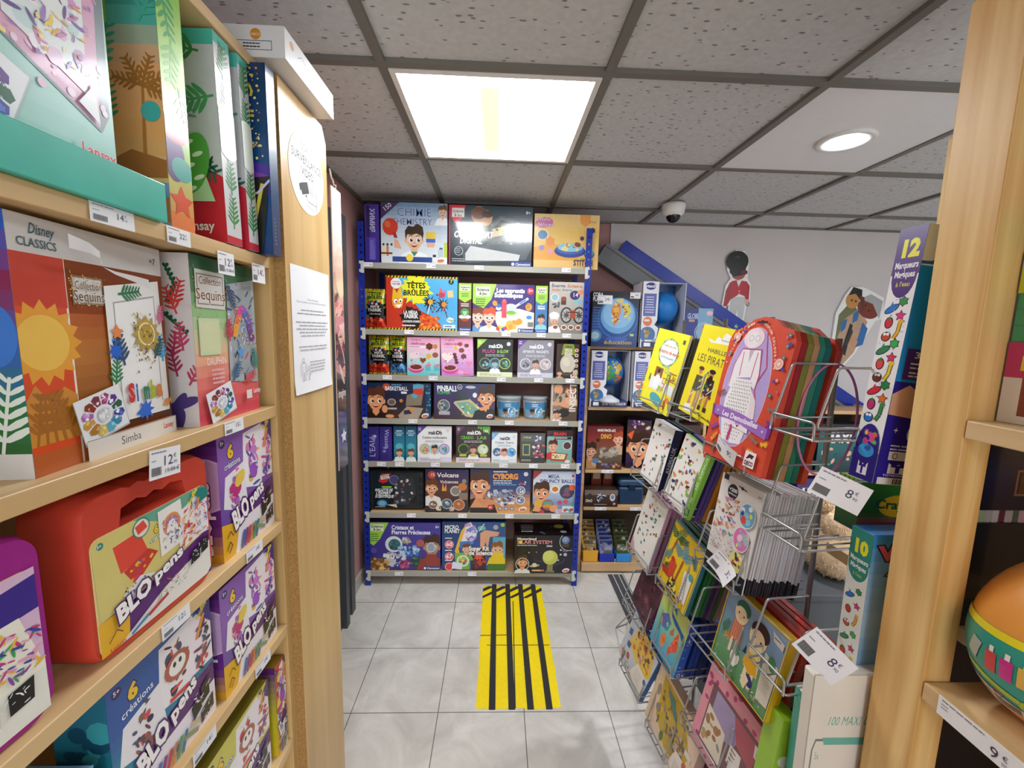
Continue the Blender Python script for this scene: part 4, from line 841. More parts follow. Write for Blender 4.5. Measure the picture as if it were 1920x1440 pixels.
# bottom shelf
def f(a):
    a.grad(['3a3480', '40388c', '463c98', '443a94']); a.r(0, 0, .2, .25, '8a6038'); a.p([(0, 1), (.28, 1), (.16, .66), (.07, .52), (0, .58)], 'a0d848'); a.r(.03, .82, .18, .14, 'e8f0d0'); a.t('Science', .12, .895, .05, '30304a', w=.16, al='c', b=.03); a.t('& Jeu', .12, .835, .045, '30304a', w=.1, al='c', b=.03); a.ln(.03, .75, .14, 4, .045, '306030', .015)
    a.t('Cristaux et', .32, .86, .085, 'f0f0f8', w=.31, b=.03); a.t('Pierres Précieuses', .32, .76, .085, 'f0f0f8', w=.54, b=.03); a.t('8+', .93, .89, .05, 'f0f0f8')
    a.e(.35, .55, .17, .17, 'dce4e4', 20); a.e(.36, .54, .12, .12, '3a6870'); a.sc(3, 30, .3, .44, .42, .64, ['2c5860', '4a8088', '204850'], .01, .03, 'x'); a.star(.52, .63, .09, 9, 'a8a098', .7, 0, .4); a.sc(5, 14, .46, .58, .58, .68, ['d8d0c8', '807870', 'c0b8b0'], .02, .04, 'x')
    a.sc(8, 50, .42, .3, .7, .5, ['3a70b8', '78a8d8', 'c0d8f0', '284c90', '98c0e8'], .02, .06, 'x'); a.sc(9, 40, .24, .1, .5, .36, ['d0d4e0', 'f0f0f4', 'a0a4b8', 'c8c8d8'], .02, .06, 'x'); a.star(.5, .12, .12, 9, '9a3868', .7, 0, .4); a.sc(4, 14, .42, .06, .58, .18, ['b85080', '7a2858', 'd080a0'], .02, .05, 'x')
    a.star(.67, .18, .12, 12, '2c4a3c', .8, 0, .3); a.sc(2, 20, .6, .08, .73, .27, ['3a6850', '204034', '508868'], .02, .04, 'x'); a.sc(11, 30, .0, .02, .26, .24, ['c89848', 'a06830', 'e8c878', '784828', 'd8b060'], .03, .06, 'x'); a.r(.2, .26, .16, .08, 'f0ece4', -12); a.t('14', .28, .27, .06, '303040')
    a.face(.88, .50, .36, '402414', 'b88868', '903830', .0); a.e(.87, .49, .09, .11, 'c8d0d8'); a.e(.87, .49, .07, .09, '98a0b0'); a.r(.8, .05, .15, .3, '943c34'); a.e(.72, .58, .08, .08, 'b05858'); a.e(.07, .42, .06, .06, '5a58a8'); clem(a, .76, .01, .24, .08)
KB('science_box', 'purple crystals and gemstones kit box on the bottom shelf', 691, 826, 980, 6, .16, {'*': '38307c', 't': '2c2668'}, f, group=SK)
def f(a):
    a.grad(['14407c', '1c4c8c', '184078', '103060']); a.p([(.3, 0), (.22, .4), (.32, .82), (.46, 1), (1, 1), (1, 0)], '28508c'); a.p([(.3, .15), (.2, .4), (.3, .82), (.4, .98), (.46, 1), (.36, .8), (.26, .45), (.32, .15)], 'e8b838'); a.p([(.46, 0), (.46, .3), (.5, .6), (.66, .7), (.68, .4), (.7, 0)], '2c1c30')
    a.p([(.3, .6), (.36, .85), (.44, 1), (.56, .82), (.5, .62)], 'e8e0e8'); a.sc(5, 30, .36, .55, .52, .95, ['c8b8e0', '8868b0', '5888c8', 'e0e8f4', 'b890c8'], .03, .06, 'x'); a.r(.28, .46, .17, .14, '3878b8'); a.p([(.22, .02), (.2, .36), (.44, .38), (.44, .02)], '7ab040'); a.face(.38, .44, .17, '6a4028', 'e8b090', '70a040'); a.ring(.33, .2, .12, .03, 'e0f0d0'); a.e(.33, .2, .08, .08, 'a0c870'); a.sc(8, 8, .28, .14, .38, .27, ['e04838', '3868b8', 'f0d040'], .02, .03, 'c')
    a.e(.57, .56, .1, .12, '284c90'); a.p([(.6, .5), (.6, .78), (.68, .84), (.9, .8), (.88, .72), (.75, .7), (.72, .45), (.68, .6), (.66, .45)], 'd8a080'); a.p([(.78, .1), (1, .05), (1, .7), (.8, .7)], '60a8c8'); a.face(.87, .44, .24, '8a5830', 'e8b090', 'e8c838'); a.r(.78, .1, .19, .28, 'e8c838'); a.r(.72, 0, .28, .14, '407838')
    a.p([(.5, .1), (.58, .3), (.66, .1)], '4a1c18'); a.star(.58, .3, .12, 9, 'e05030', .5, 0, .5); a.sc(3, 12, .5, .05, .68, .2, ['c83820', '702018'], .02, .05, 'x')
    a.t('MICRO', .04, .86, .075, 'f0f4f8', w=.22, b=.03); a.t('PLANET', .04, .78, .075, 'f0f4f8', w=.24, b=.03)
    for y, t_ in ((.54, '60'), (.29, '67'), (.08, '')): a.star(.115, y, .095, 16, 'd83c40', .9); a.ring(.115, y, .08, .008, 'f0f0f0'); a.t(t_, .115, y-.035, .08, 'f4f0f0', al='c', b=.04); a.ln(.05, y+.12, .14, 1, 1, 'f0f0f0', .02)
    a.e(.62, .88, .08, .05, '6ab0a8'); a.st([(.58, .82), (.66, .97)], .02, 'c8d8d0'); a.e(.84, .9, .05, .05, 'a8a8b0'); a.e(.95, .95, .04, .04, '98c850')
    a.t('Super Kit', .42, .42, .085, 'f8f0e8', w=.32, b=.04, o='5a2818', ow=.03); a.t('de Science', .42, .33, .085, 'f8f0e8', w=.38, b=.04, o='5a2818', ow=.03); a.r(.16, .03, .16, .14, 'e0e4ec', -8)
KB('science_box', 'bright multicoloured super science kit box in the bottom shelf middle', 828.5, 948, 979, 6, .14, {'*': '163c74'}, f, group=SK)
def f(a):
    a.grad(['16141c', '1c1c30', '181824', '141018', '100c10']); a.t('Motorized', .04, .88, .06, 'f0f0f0', w=.33, b=.03); a.t('S LAR SYSTEM', .04, .78, .09, 'f08888', w=.6, b=.01, o='f4e0e0', ow=.008); a.e(.1, .82, .045, .045, 'e8d048'); a.ln(.04, .73, .45, 1, 1, 'e0e0e0', .018); a.r(.55, .7, .1, .045, 'b8b8c0')
    a.e(.62, .42, .19, .19, 'c8cc58', n=30); a.e(.59, .46, .14, .14, 'd4d870', n=24); a.r(.57, .05, .1, .18, '8c8450'); a.r(.54, .02, .16, .05, '7a7448'); a.st([(.5, .3), (.34, .36)], .008, '505868')
    a.e(.35, .2, .13, .035, 'b8ae88', 8); a.e(.35, .22, .06, .055, 'd8d4b8'); a.st([(.62, .18), (.85, .3), (.86, .4)], .008, '606878')
    for x, y, q, c in ((.88, .5, .045, 'b8bcc4'), (.8, .5, .025, 'c8ccd4'), (.76, .35, .025, 'a8b8c8'), (.25, .55, .02, 'a8b0c0'), (.38, .56, .015, 'a8b0c0')): a.e(x, y, q, q, c)
    a.ring(.94, .84, .24, .012, 'd8dce4', 36); a.e(.88, .88, .1, .1, '6878a8'); a.e(.87, .9, .07, .07, '88a0c0'); a.r(.82, .7, .12, .08, '484030'); a.e(.8, .62, .02, .02, 'f0f0f0'); a.ln(.83, .61, .12, 2, .03, 'a0a4ac', .012)
    a.face(.14, .28, .28, '5a3018', 'e8a070', 'e4e4e8', .1); a.ring(.14, .24, .17, .014, 'e4e8ee'); a.r(.3, .05, .22, .05, 'c87840'); a.ln(.32, .07, .18, 1, 1, 'f0f0f0', .018); buki(a, .9, .08, .07)
def ft(a):
    a.r(0, 0, 1, 1, '0e0c12'); a.r(.1, .5, .25, .3, '30303c'); a.ln(.12, .75, .28, 4, .16, 'c0c4cc', .06); a.e(.8, .7, .18, .15, 'b8bc50'); a.e(.86, .3, .12, .1, '8890a8'); a.sc(3, 10, .4, .1, .7, .9, ['2c2c38', '484858'], .03, .08)
KB('science_box', 'black motorized solar system kit box hanging over the bottom shelf lip', 964.5, 1073, 1004, 6, .16, {'*': '121016'}, f, Y=2.235, group=SK, top=ft, Z=.0885)
# shelf lip labels
def lip(u, k, wd=.05):
    x = at(u, 900 if k > 4 else 600, 'y', RY-.004).x if False else None
    v = {0: 504, 1: 622, 2: 708, 3: 790, 4: 871, 5: 966, 6: 1074}[k]
    x = at(u, v, 'y', RY-.006).x; z = LV[k]
    mb = MB(); mb.box(-wd/2, wd/2, -.0012, 0, -.022, 0, 'eceaea'); a = Art(mb, wd, .022, Matrix(((1, 0, 0, -wd/2), (0, 0, -1, -.0012), (0, 1, 0, -.022), (0, 0, 0, 1))))
    a.ln(.06, .7, .5, 2, .22, '9a98b0', .06); a.t('9,90', .62, .3, .36, '5a5870', w=.3) if (int(u) % 3 == 0) else a.t('14,90', .58, .3, .36, '5a5870', w=.36)
    o = mb.obj('shelf_label', M['matt']); o.location = (x, RY-.003, z-.001); o.rotation_euler = (R(-random.Random(u).uniform(2, 14)), 0, 0)
    tag(o, ['white price label on the topmost metal shelf lip', 'white price label under the candy kits on the second lip', 'white price label on the lip below the mini chocolate boxes', 'white price label on the lip below pinball and the tubs', 'white price label on the lip below the slim teal boxes', 'white price label on the lip below the carry case shelf', 'white price label on the lowest metal shelf lip'][k], 'price label', 'price labels on rack shelf %s' % 'one two three four five six seven'.split()[k])
for k, us in enumerate(((690, 808, 898, 1062), (767, 871, 949, 1015, 1063), (726, 812, 940, 1010, 1069), (774, 886, 955, 1056), (715, 749, 816, 880, 944, 1000, 1060), (771, 867, 955, 1042), (748, 885))):
    for u in us: lip(u, k, .048)
# ---------------------------------------------------------------- beech bookcase along the side wall
BX = -.479; BZ = [1.61, 1.298, 1.035, .782, .481]; TK = .024
bc = root('bookcase', 'beech bookcase along the side wall packed with colouring kits', 'bookcase', (-.62, .3, 0))
L0 = lambda mb: mb
def bpart(name, x0, x1, y0, y1, z0, z1, m, lab=None):
    mb = MB(); mb.rbox(x0+.62, x1+.62, y0-.3, y1-.3, z0, z1, .0012, 1); return child_prop(mb.obj(name, M[m], bc), lab)
for z in BZ: bpart('shelf', XL+.012, BX, -.55, .906, z-TK, z, 'shelfwood')
bpart('top_board', XL+.012, BX-.001, -.55, .906, 1.958, 1.978, 'shelfwood')
bpart('side_panel', XL+.012, BX-.001, .906, .924, 0, 1.978, 'veneer')
bpart('side_panel', XL+.012, BX-.001, -.57, -.551, 0, 1.978, 'veneer')
bpart('back_panel', XL+.003, XL+.011, -.55, .924, 0, 1.978, 'veneer')
bpart('shelf', XL+.012, BX, -.55, .906, .06, .084, 'shelfwood')
# end cabinet with a raw chipboard edge on its facing
r = root('end_cabinet', 'tall beech veneered end cabinet with raw chipboard edge carrying two notices', 'cabinet', (-.62, 1.05, 0))
mb = MB(); X = lambda v: v+.62; Yy = lambda v: v-1.05
mb.rbox(X(XL+.003), X(-.480), Yy(.926), Yy(1.16), 0, 1.955, .001, 1); mb.obj('body', M['veneer'], r)
mb = MB()
P = [(.926, 0), (1.162, 0), (1.162, 1.935), (1.14, 1.972), (.926, 1.972)]; n = 5
P = [(Yy(a), b) for a, b in P]; x0, x1 = X(-.479), X(-.457)
mb.add([(x1, *p) for p in P]+[(x0, *p) for p in P], [tuple(range(n)), tuple(range(2*n-1, n-1, -1))]+[(i, i+n, (i+1) % n+n, (i+1) % n) for i in range(0, 4)], mi=0)
mb.add([(x1, P[0][0], 0), (x1, P[4][0], 1.972), (x0, P[4][0], 1.972), (x0, P[0][0], 0)], [(0, 1, 2, 3)], mi=1)
child_prop(mb.obj('facing_panel', [M['veneer'], M['chip']], r), 'pale beech facing with raw chipboard edge')
# paper face helper: sheets lying on the facing, looking into the aisle (+X)
def aisle_T(x, y, z): return Matrix(((0, 0, 1, x), (1, 0, 0, y), (0, 1, 0, z), (0, 0, 0, 1)))
mb = MB(); rr = .0895; cy, cz = 1.047, 1.823; nn = 48
ring_ = [(cy+rr*math.cos(2*math.pi*k/nn), cz+rr*math.sin(2*math.pi*k/nn)) for k in range(nn)]
mb.add([(-.4562, *p) for p in ring_]+[(-.4568, *p) for p in ring_], [tuple(range(nn))]+[(k, k+nn, (k+1) % nn+nn, (k+1) % nn) for k in range(nn)], 'f0f0ee')
a = Art(mb, .18, .18, aisle_T(-.4562, cy-.09, cz-.09))
a.t('SOUS', .5, .76, .09, '9a9a9a', w=.34, al='c', b=.0); a.t('SURVEILLANCE', .5, .6, .1, '4a4a4c', w=.84, al='c', b=.0); a.t('VIDEO', .5, .45, .1, '3a3a3c', w=.34, al='c', b=0)
a.p([(.28, .33), (.48, .4), (.53, .27), (.33, .2)], '161618'); a.p([(.48, .405), (.63, .4), (.67, .27), (.53, .265)], 'e8e8e8')
for i in range(7): a.st([(.49+i*.022, .405-.001*i), (.54+i*.02, .265)], .006, '161618')
a.p([(.25, .31), (.285, .325), (.31, .25), (.275, .235)], '161618'); a.e(.44, .215, .018, .015, '161618'); a.st([(.44, .21), (.5, .16), (.74, .16)], .007, '303032'); a.st([(.74, .34), (.74, .08)], .008, '303032'); a.st([(.42, .1), (.68, .08)], .006, '909090')
tag(mb.obj('surveillance_sticker', M['matt']), 'round white video surveillance sticker on the cabinet facing', 'sticker')
mb = MB(); nx, nz = 6, 10; W_, H_ = .205, .292; y0, z0 = .944, 1.313
def pz(u, v): return -.4562+.0035*math.sin(u*3.1)*(.4+.6*abs(v-.5))+.006*max(0, v-.93)*8*u*.3+.004*max(0, .06-v)*10
vs = [(pz(i/nx, j/nz), y0+W_*i/nx, z0+H_*j/nz) for j in range(nz+1) for i in range(nx+1)]
mb.add(vs, [(j*(nx+1)+i, j*(nx+1)+i+1, (j+1)*(nx+1)+i+1, (j+1)*(nx+1)+i) for j in range(nz) for i in range(nx)], 'efeff2', 0, True)
class TP:
    def __matmul__(s, v): return Vector((pz(v.x/W_, v.y/H_)+v.z+.0004, y0+v.x, z0+v.y))
a = Art(mb, W_, H_, TP())
a.t('Chers Parents,', .5, .745, .012, '6a6a70', w=.3, al='c', b=0)
a.t('Pour le plaisir et la sécurité de vos enfants,', .5, .722, .011, '6a6a70', w=.78, al='c', b=0)
for y, k, w in ((.66, 2, .84), (.565, 5, .86), (.37, 2, .84)): a.ln(.5-w/2, y, w, k, .027, '9a9aa2', .007, int(y*100), 'c')
a.ln(.36, .24, .56, 4, .026, '9a9aa2', .007)
a.ring(.2, .265, .018, .003, '505054'); a.st([(.14, .14), (.13, .22), (.17, .245), (.23, .245), (.27, .22), (.26, .14)], .003, '505054'); a.st([(.17, .22), (.17, .1), (.2, .1), (.2, .17), (.22, .1), (.24, .1), (.24, .22)], .003, '505054'); a.ring(.32, .2, .012, .003, '505054'); a.st([(.27, .17), (.3, .18), (.34, .18), (.36, .13)], .003, '505054'); a.st([(.31, .16), (.31, .1), (.33, .1), (.34, .16)], .003, '505054')
tag(mb.obj('notice', M['matt']), 'white printed notice to parents taped on the cabinet facing', 'notice')
# poster hanging on the far side of the cabinet
mb = MB(); x0, y0 = -.4545, 1.168
xs = [(-.4545, 1.166), (-.4515, 1.205)]
T = Matrix(((0, 0, 1, -.449), (1, 0, 0, 1.168), (0, 1, 0, 1.06), (0, 0, 0, 1)))
mb.box(-.4515, -.449, 1.168, 1.235, 1.06, 1.84, 'd8c0b8'); a = Art(mb, .067, .78, T)
a.grad(['302050', '463a90', '2c1c24', '1c1414', '3a2020', 'a86060', 'd89888', 'e8c8b8', 'e0d0c8', 'e8e0dc']); a.sc(5, 40, 0, .35, 1, .62, ['7a2c30', 'c87078', 'e0a8a0', '501c20', 'd89090'], .01, .05, 'l'); a.e(.7, .72, .05, .09, 'e8c0a8'); a.t('imagine', .1, .27, .03, 'e8e8e8', w=.85); a.star(.6, .12, .03, 5, 'e8e8f0')
o = mb.obj('hanging_poster', M['gloss']); tag(o, 'narrow glossy poster hanging past the edge of the end cabinet', 'poster')
mb = MB(); mb.tube([(-.4485, 1.18, 1.86), (-.4475, 1.185, 1.845), (-.4485, 1.2, 1.85), (-.4505, 1.2, 1.835)], .0018, 6); mb.tube([(-.450, 1.165, 1.88), (-.448, 1.17, 1.86), (-.450, 1.18, 1.858)], .0022, 6)
tag(mb.obj('plastic_hook', clear('hook_plastic', 'f0e8dc', .1, .6)), 'clear plastic hook holding the narrow poster to the cabinet', 'hook')

# white game box on top
def f(a):
    a.r(0, 0, 1, 1, 'e6e4e4'); a.e(.82, .72, .18, .18, 'dc9030'); a.t('DJECO', .82, .68, .07, 'f4e8d8', al='c'); a.p([(.18, .78), (.48, .78), (.54, .3), (.12, .3)], '6a2030'); a.p([(.24, .72), (.42, .72), (.46, .36), (.22, .36)], '884028'); a.p([(.3, .66), (.36, .66), (.38, .34), (.28, .34)], 'd88a28'); a.sc(3, 16, .16, .34, .5, .7, ['c83a50', '481828'], .02, .04, 'r'); a.t('Racer', .36, .87, .1, '202020', al='c', rot=180); a.frame(.7, .22, .22, .3, .02, '3a4a80'); a.ln(.74, .4, .14, 2, .1, '303030', .04)
def fr(a):
    a.r(0, 0, 1, 1, 'ececee'); a.e(.12, .68, .16, .14, 'e0b080'); a.st([(.22, .55), (.3, .75), (.4, .6), (.5, .7), (.56, .5)], .03, '9a98a0'); a.st([(.35, .3), (.6, .35), (.75, .3)], .015, 'a8a8b0'); a.sc(3, 14, .3, .35, .75, .7, ['b8b0b8', 'c8a8a0', '8a8890'], .02, .05, 'l'); a.e(.93, .3, .12, .12, 'e0a880'); a.ln(.55, .2, .25, 1, 1, '8088a0', .04)
carton('board_game', 'flat white board game box lying on top of the bookcase', 'board game', .30, .236, .056, {'*': 'e4e2e2'}, {'f': f, 'r': fr}, (-.57, .886, 1.9795))

def LB(name, label, y0, y1, zi, h, d, cols, fn, x=-.49, rz=0, left=None, group=None, cat='boxed toy', mat='card', bev=.0015):
    """box whose front looks into the aisle; y0..y1 along the shelf"""
    w = y1-y0; arts = {'f': fn}
    if left: arts['l'] = left
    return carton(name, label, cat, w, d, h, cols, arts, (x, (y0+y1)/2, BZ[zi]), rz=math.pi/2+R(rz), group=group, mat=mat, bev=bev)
def tray(a, x, y, s, rot=0):
    """sequin sorting tray"""
    k = a.H/a.W; t = R(rot)
    def pt(u, v): return (x+(u*math.cos(t)-v*math.sin(t))*s*k, y+(u*math.sin(t)+v*math.cos(t))*s)
    a.p([pt(-.62, -.5), pt(.62, -.5), pt(.62, .5), pt(-.62, .5)], 'b8bcc0'); a.p([pt(-.6, -.46), pt(.6, -.46), pt(.6, .5), pt(-.6, .5)], 'eceef0')
    cs = ['1e6048', '5a3088', 'a03878', '7a2840', '8a3020', 'a868b0', 'c89838', 'b07828', 'd8c060', '58b0c8', '2c88b8', '3048a0', '4a2a80', '888c88']
    rn = random.Random(7); rn.random()
    for i in range(12):
        a0 = 2*math.pi*i/12; a1 = a0+.42; q = []
        for ang, rr_ in ((a0, .22), (a0, .42), ((a0+a1)/2, .46), (a1, .42), (a1, .22)):
            u, v = rr_*1.25*math.cos(ang), rr_*math.sin(ang); q.append(pt(max(-.56, min(.56, u)), max(-.44, min(.46, v))))
        c = cs[i % len(cs)]; a.p(q, c); cx = sum(p[0] for p in q)/5; cy_ = sum(p[1] for p in q)/5
        a.sc(i+30, 7, cx-.06*s*k, cy_-.06*s, cx+.06*s*k, cy_+.06*s, [c, 'ffffff', c, '%02x%02x%02x' % tuple(min(255, int(c[j:j+2], 16)+50) for j in (0, 2, 4))], .01*s*4, .016*s*4, 'x')
    a.e(*pt(0, 0), .16*s, .16*s, 'd8dce0'); a.sc(9, 14, x-.1*s*k, y-.1*s, x+.1*s*k, y+.1*s, ['f4f6f8', 'c0c8d0'], .02*s*2, .03*s*2, 'x')
# --- top shelf: huge sequin art box, face to the aisle
def f(a):
    a.grad(['8cc8b8', 'a4d8cc', 'b4dcd4', 'a8d4d0', '9cccd0']); a.sc(40, 60, 0, .3, 1, 1, ['c4e8e0', 'b8e0d8'], .003, .006, 's')
    a.t('LICORNE', .49, .625, .05, '4a5fa0', w=.16, b=.0); a.t('FÉERIQUE', .485, .555, .05, '4a5fa0', w=.165, b=.0)
    for i, s_ in enumerate(('FAIRY UNICORN', 'UNICORNIO MÁGICO', 'UNICÓRNIO FEÉRICO', 'UNICORNO FATATO')): a.t(s_, .49, .515-.027*i, .017, '5a6ca8', w=.14, b=0)
    a.p([(.66, 1), (.655, .465), (.955, .29), (.985, .36), (1, 1)], '7a8a90'); a.p([(.665, 1), (.66, .475), (.95, .305), (.975, 1)], 'dca8c4'); a.sc(8, 70, .67, .34, .97, 1, ['e8c0d8', 'c890b8', 'f0d8e8', 'd098c0'], .006, .016, 'ec')
    a.p([(.70, 1), (.70, .51), (.915, .40), (.93, 1)], 'e4ecec'); a.sc(3, 30, .71, .46, .91, .96, ['d8a0c8', 'e8c8e0', 'f4f0f4', 'c8e0e0'], .02, .04, 'e')
    a.p([(.76, .86), (.78, .62), (.84, .54), (.88, .68), (.86, .9)], 'ecf0ee'); a.sc(11, 60, .72, .46, .92, .92, ['8a5cb0', 'a878c8', 'e8b038', 'f4d050', '6a4890', 'd888b8'], .008, .02, 'l'); a.sc(12, 60, .69, .42, .95, .95, ['f0c040', 'f8e080', '9a70b8', 'e0a030'], .004, .012, 'xl')
    a.st([(.79, .72), (.81, .7), (.83, .71)], .006, '606068'); a.p([(.88, .36), (.945, .315), (.935, .45)], 'e8ecec'); tray(a, .585, .285, .26, -22)
    a.t('Lansay', .87, .185, .036, 'd83848', w=.115, o='f8f0f0', ow=.03, b=.03)
yR = .592
LB('sequin_art_box', 'huge mint green unicorn sequin picture box filling the top bookcase shelf', .20, yR, 0, .325, .045, {'*': '3cae9a'}, f, x=-.503, bev=.002)
mb = MB(); mb.rbox(0, yR+.036-.16, 0, .030, 0, .052, .0015, 2, col='45b8a4'); T = Matrix.Translation(Vector((-.470, .16, BZ[0]))) @ Matrix.Rotation(math.pi/2, 4, 'Z')
o = mb.obj('box_tray', M['card']); o.matrix_basis = T; tag(o, 'teal cardboard tray along the foot of the mint unicorn box', 'tray')
def EB(name, label, x1, y0, d, h, zi, cols, fn, right, w=.24, group=None, mat='card', cat='boxed toy', rz=0, tilt=0):
    """box filed like a book: picture looks along the shelf to the shop front, narrow side to the aisle"""
    return carton(name, label, cat, w, d, h, cols, {'f': fn, 'r': right}, (x1-w/2, y0, BZ[zi]), rz=R(rz), ry=R(tilt), group=group, mat=mat)
def trop(a):
    a.grad(['9ab8d8', 'd8c090', 'e8a860', 'f0b070', 'e8a878', '58b8a8', '2c8a80']); a.r(.5, .08, .5, .12, '88a8d0'); a.p([(.6, .2), (1, .18), (1, .25), (.6, .26)], 'e0c078')
    a.p([(.35, .95), (.72, .92), (.7, .25), (.4, .2)], '98c848'); a.p([(.38, .9), (.6, .88), (.6, .3), (.4, .3)], '208878'); a.sc(5, 10, .42, .3, .7, .9, ['1c6048', 'd84030', '68b838', '38a898'], .03, .06, 'e'); a.star(.62, .7, .07, 5, 'e86038', .5); a.leaf(.62, .6, .2, 70, '38a888', 5); a.leaf(.66, .4, .16, 80, '2c9868', 5)
    a.p([(.86, .22), (.885, .22), (.90, .55), (.885, .56)], 'b87838'); [a.leaf(.89, .56, .12, q_, 'a87030', 5) for q_ in (20, 70, 120, 165, -20)]; a.p([(.66, .2), (1, .2), (1, .27), (.8, .31), (.66, .26)], 'a86c34'); a.e(.93, .46, .04, .04, '48b0a8'); a.r(.66, .02, .34, .1, 'd8804a'); a.leaf(.9, .8, .2, 60, '4ab098', 6)
def tropr(a):
    a.grad(['e8803c', 'a8d060', '98c850', 'a8d868', '90c848']); a.sc(6, 8, .1, .3, .9, .5, ['d82c48', 'e84838'], .03, .05, 'e'); a.leaf(.2, .98, .2, -80, '38a058', 5); a.leaf(.5, .78, .18, -95, '6ab838', 5); a.leaf(.7, .6, .16, -80, '38a858', 4); a.star(.5, .12, .07, 5, 'e05028', .5); a.e(.3, .3, .06, .1, '5a2c78'); a.e(.6, .26, .06, .05, '38a090'); a.e(.4, .42, .08, .06, 'c82c44')
EB('sequin_art_box', 'tropical orange and green boxed sequin picture wedged behind the unicorn box', -.485, .655, .047, .345, 0, {'*': 'a8d060'}, trop, tropr, group='sequin boxes filed on the top bookcase shelf')
def redb(a):
    a.r(0, 0, 1, 1, 'c4c4c8'); a.r(0, .93, 1, .07, '48b8a8'); a.t('7+', .72, .943, .04, 'f0f8f4', w=.09); a.r(0, 0, 1, .17, 'cc2038'); a.p([(.55, .17), (1, .17), (1, .32), (.8, .4)], 'c82038')
    for x, y, q, r_, c in ((.9, .9, .22, 170, '3a8a48'), (.8, .86, .2, 200, '88a898'), (.6, .82, .26, -60, '808890'), (.98, .7, .24, 190, '4a9860'), (.66, .45, .24, -30, '2c5848'), (.62, .34, .22, 10, '1c3c30')): a.leaf(x, y, q, r_, c, 7)
    a.sc(7, 90, .48, .42, .78, .72, ['8a5a20', 'c89038', '5a3018', 'e0b858', '301c14', 'd87848', '7a2830'], .01, .022, 'xe'); a.ring(.6, .52, .05, .02, 'c8a030'); a.e(.6, .52, .02, .02, '201810')
    a.p([(.66, .2), (.7, .48), (.8, .52), (.94, .2)], 'b8d8a8'); a.e(.8, .38, .08, .15, '5aa848', -15)
    for i in range(5): a.e(.78+.02*(i % 2)*3, .26+.055*i, .028, .011, 'e8f4e0', 20)
    a.p([(.45, .17), (.5, .38), (.62, .3), (.66, .17)], '12282c'); a.t('Lansay', .69, .06, .045, 'f8e8e8', w=.23, b=.02)
def redr(a):
    a.r(0, 0, 1, 1, 'd0d0d2'); a.r(0, .95, 1, .05, '48b8a8'); a.r(0, 0, 1, .04, 'c82038')
    for y in (.08, .25, .42, .62, .8): a.leaf(.5, y, .16, 88, '3a8848', 6)
    a.e(.5, .55, .1, .13, 'e8f0e0')
for i, (x1, y0, l, g) in enumerate(((-.478, .772, 'red and grey jungle sequin box with tiger picture showing', 1), (-.475, .832, 'second jungle sequin box tucked behind the one with the tiger', 1))):
    EB('sequin_art_box', l, x1, y0, .042 if i == 0 else .03, .342, 0, {'*': 'b8c8b8', 'f': 'c8c8cc'}, redb, redr, group='sequin boxes filed on the top bookcase shelf', tilt=-1.0)
def blueb(a):
    a.grad(['0c3c74', '0c4a88', '104070', '0e3460']); a.sc(6, 160, .56, .5, .95, .98, ['d8b040', 'f0d070', 'a88028', 'f8e8a0'], .004, .009, 'x'); a.p([(.3, .95), (.72, .93), (.78, .52), (.3, .5)], '0f4a90'); a.t('Collection', .79, .9, .075, 'd8b848', rot=-90, w=None, b=.02)
    a.e(.7, .4, .32, .1, '4a2c98'); a.e(.72, .4, .2, .05, '7a3c9a'); a.p([(.4, .38), (1, .42), (.92, 0), (.4, 0)], '20201c'); a.st([(.94, .38), (.8, 0)], .02, 'd8c848'); a.st([(.5, .3), (.9, .33), (1, .4)], .012, 'd0c8f0')
def bluer(a): a.grad(['14305c', '14406c', '3a5878', '28446c']); a.ln(.3, .2, .1, 8, .02, 'a8b8c8', .006)
EB('sequin_art_box', 'dark blue boxed set with gold glitter lettering at the shelf end', -.452, .915-.065, .0, .345, 0, {'*': '0e3460'}, blueb, bluer) if False else carton('sequin_art_box', 'dark blue boxed set with gold glitter lettering at the shelf end', 'boxed toy', .24, .03, .352, {'*': '0e3460'}, {'f': blueb, 'r': bluer}, (-.452-.12, .872, BZ[0]))
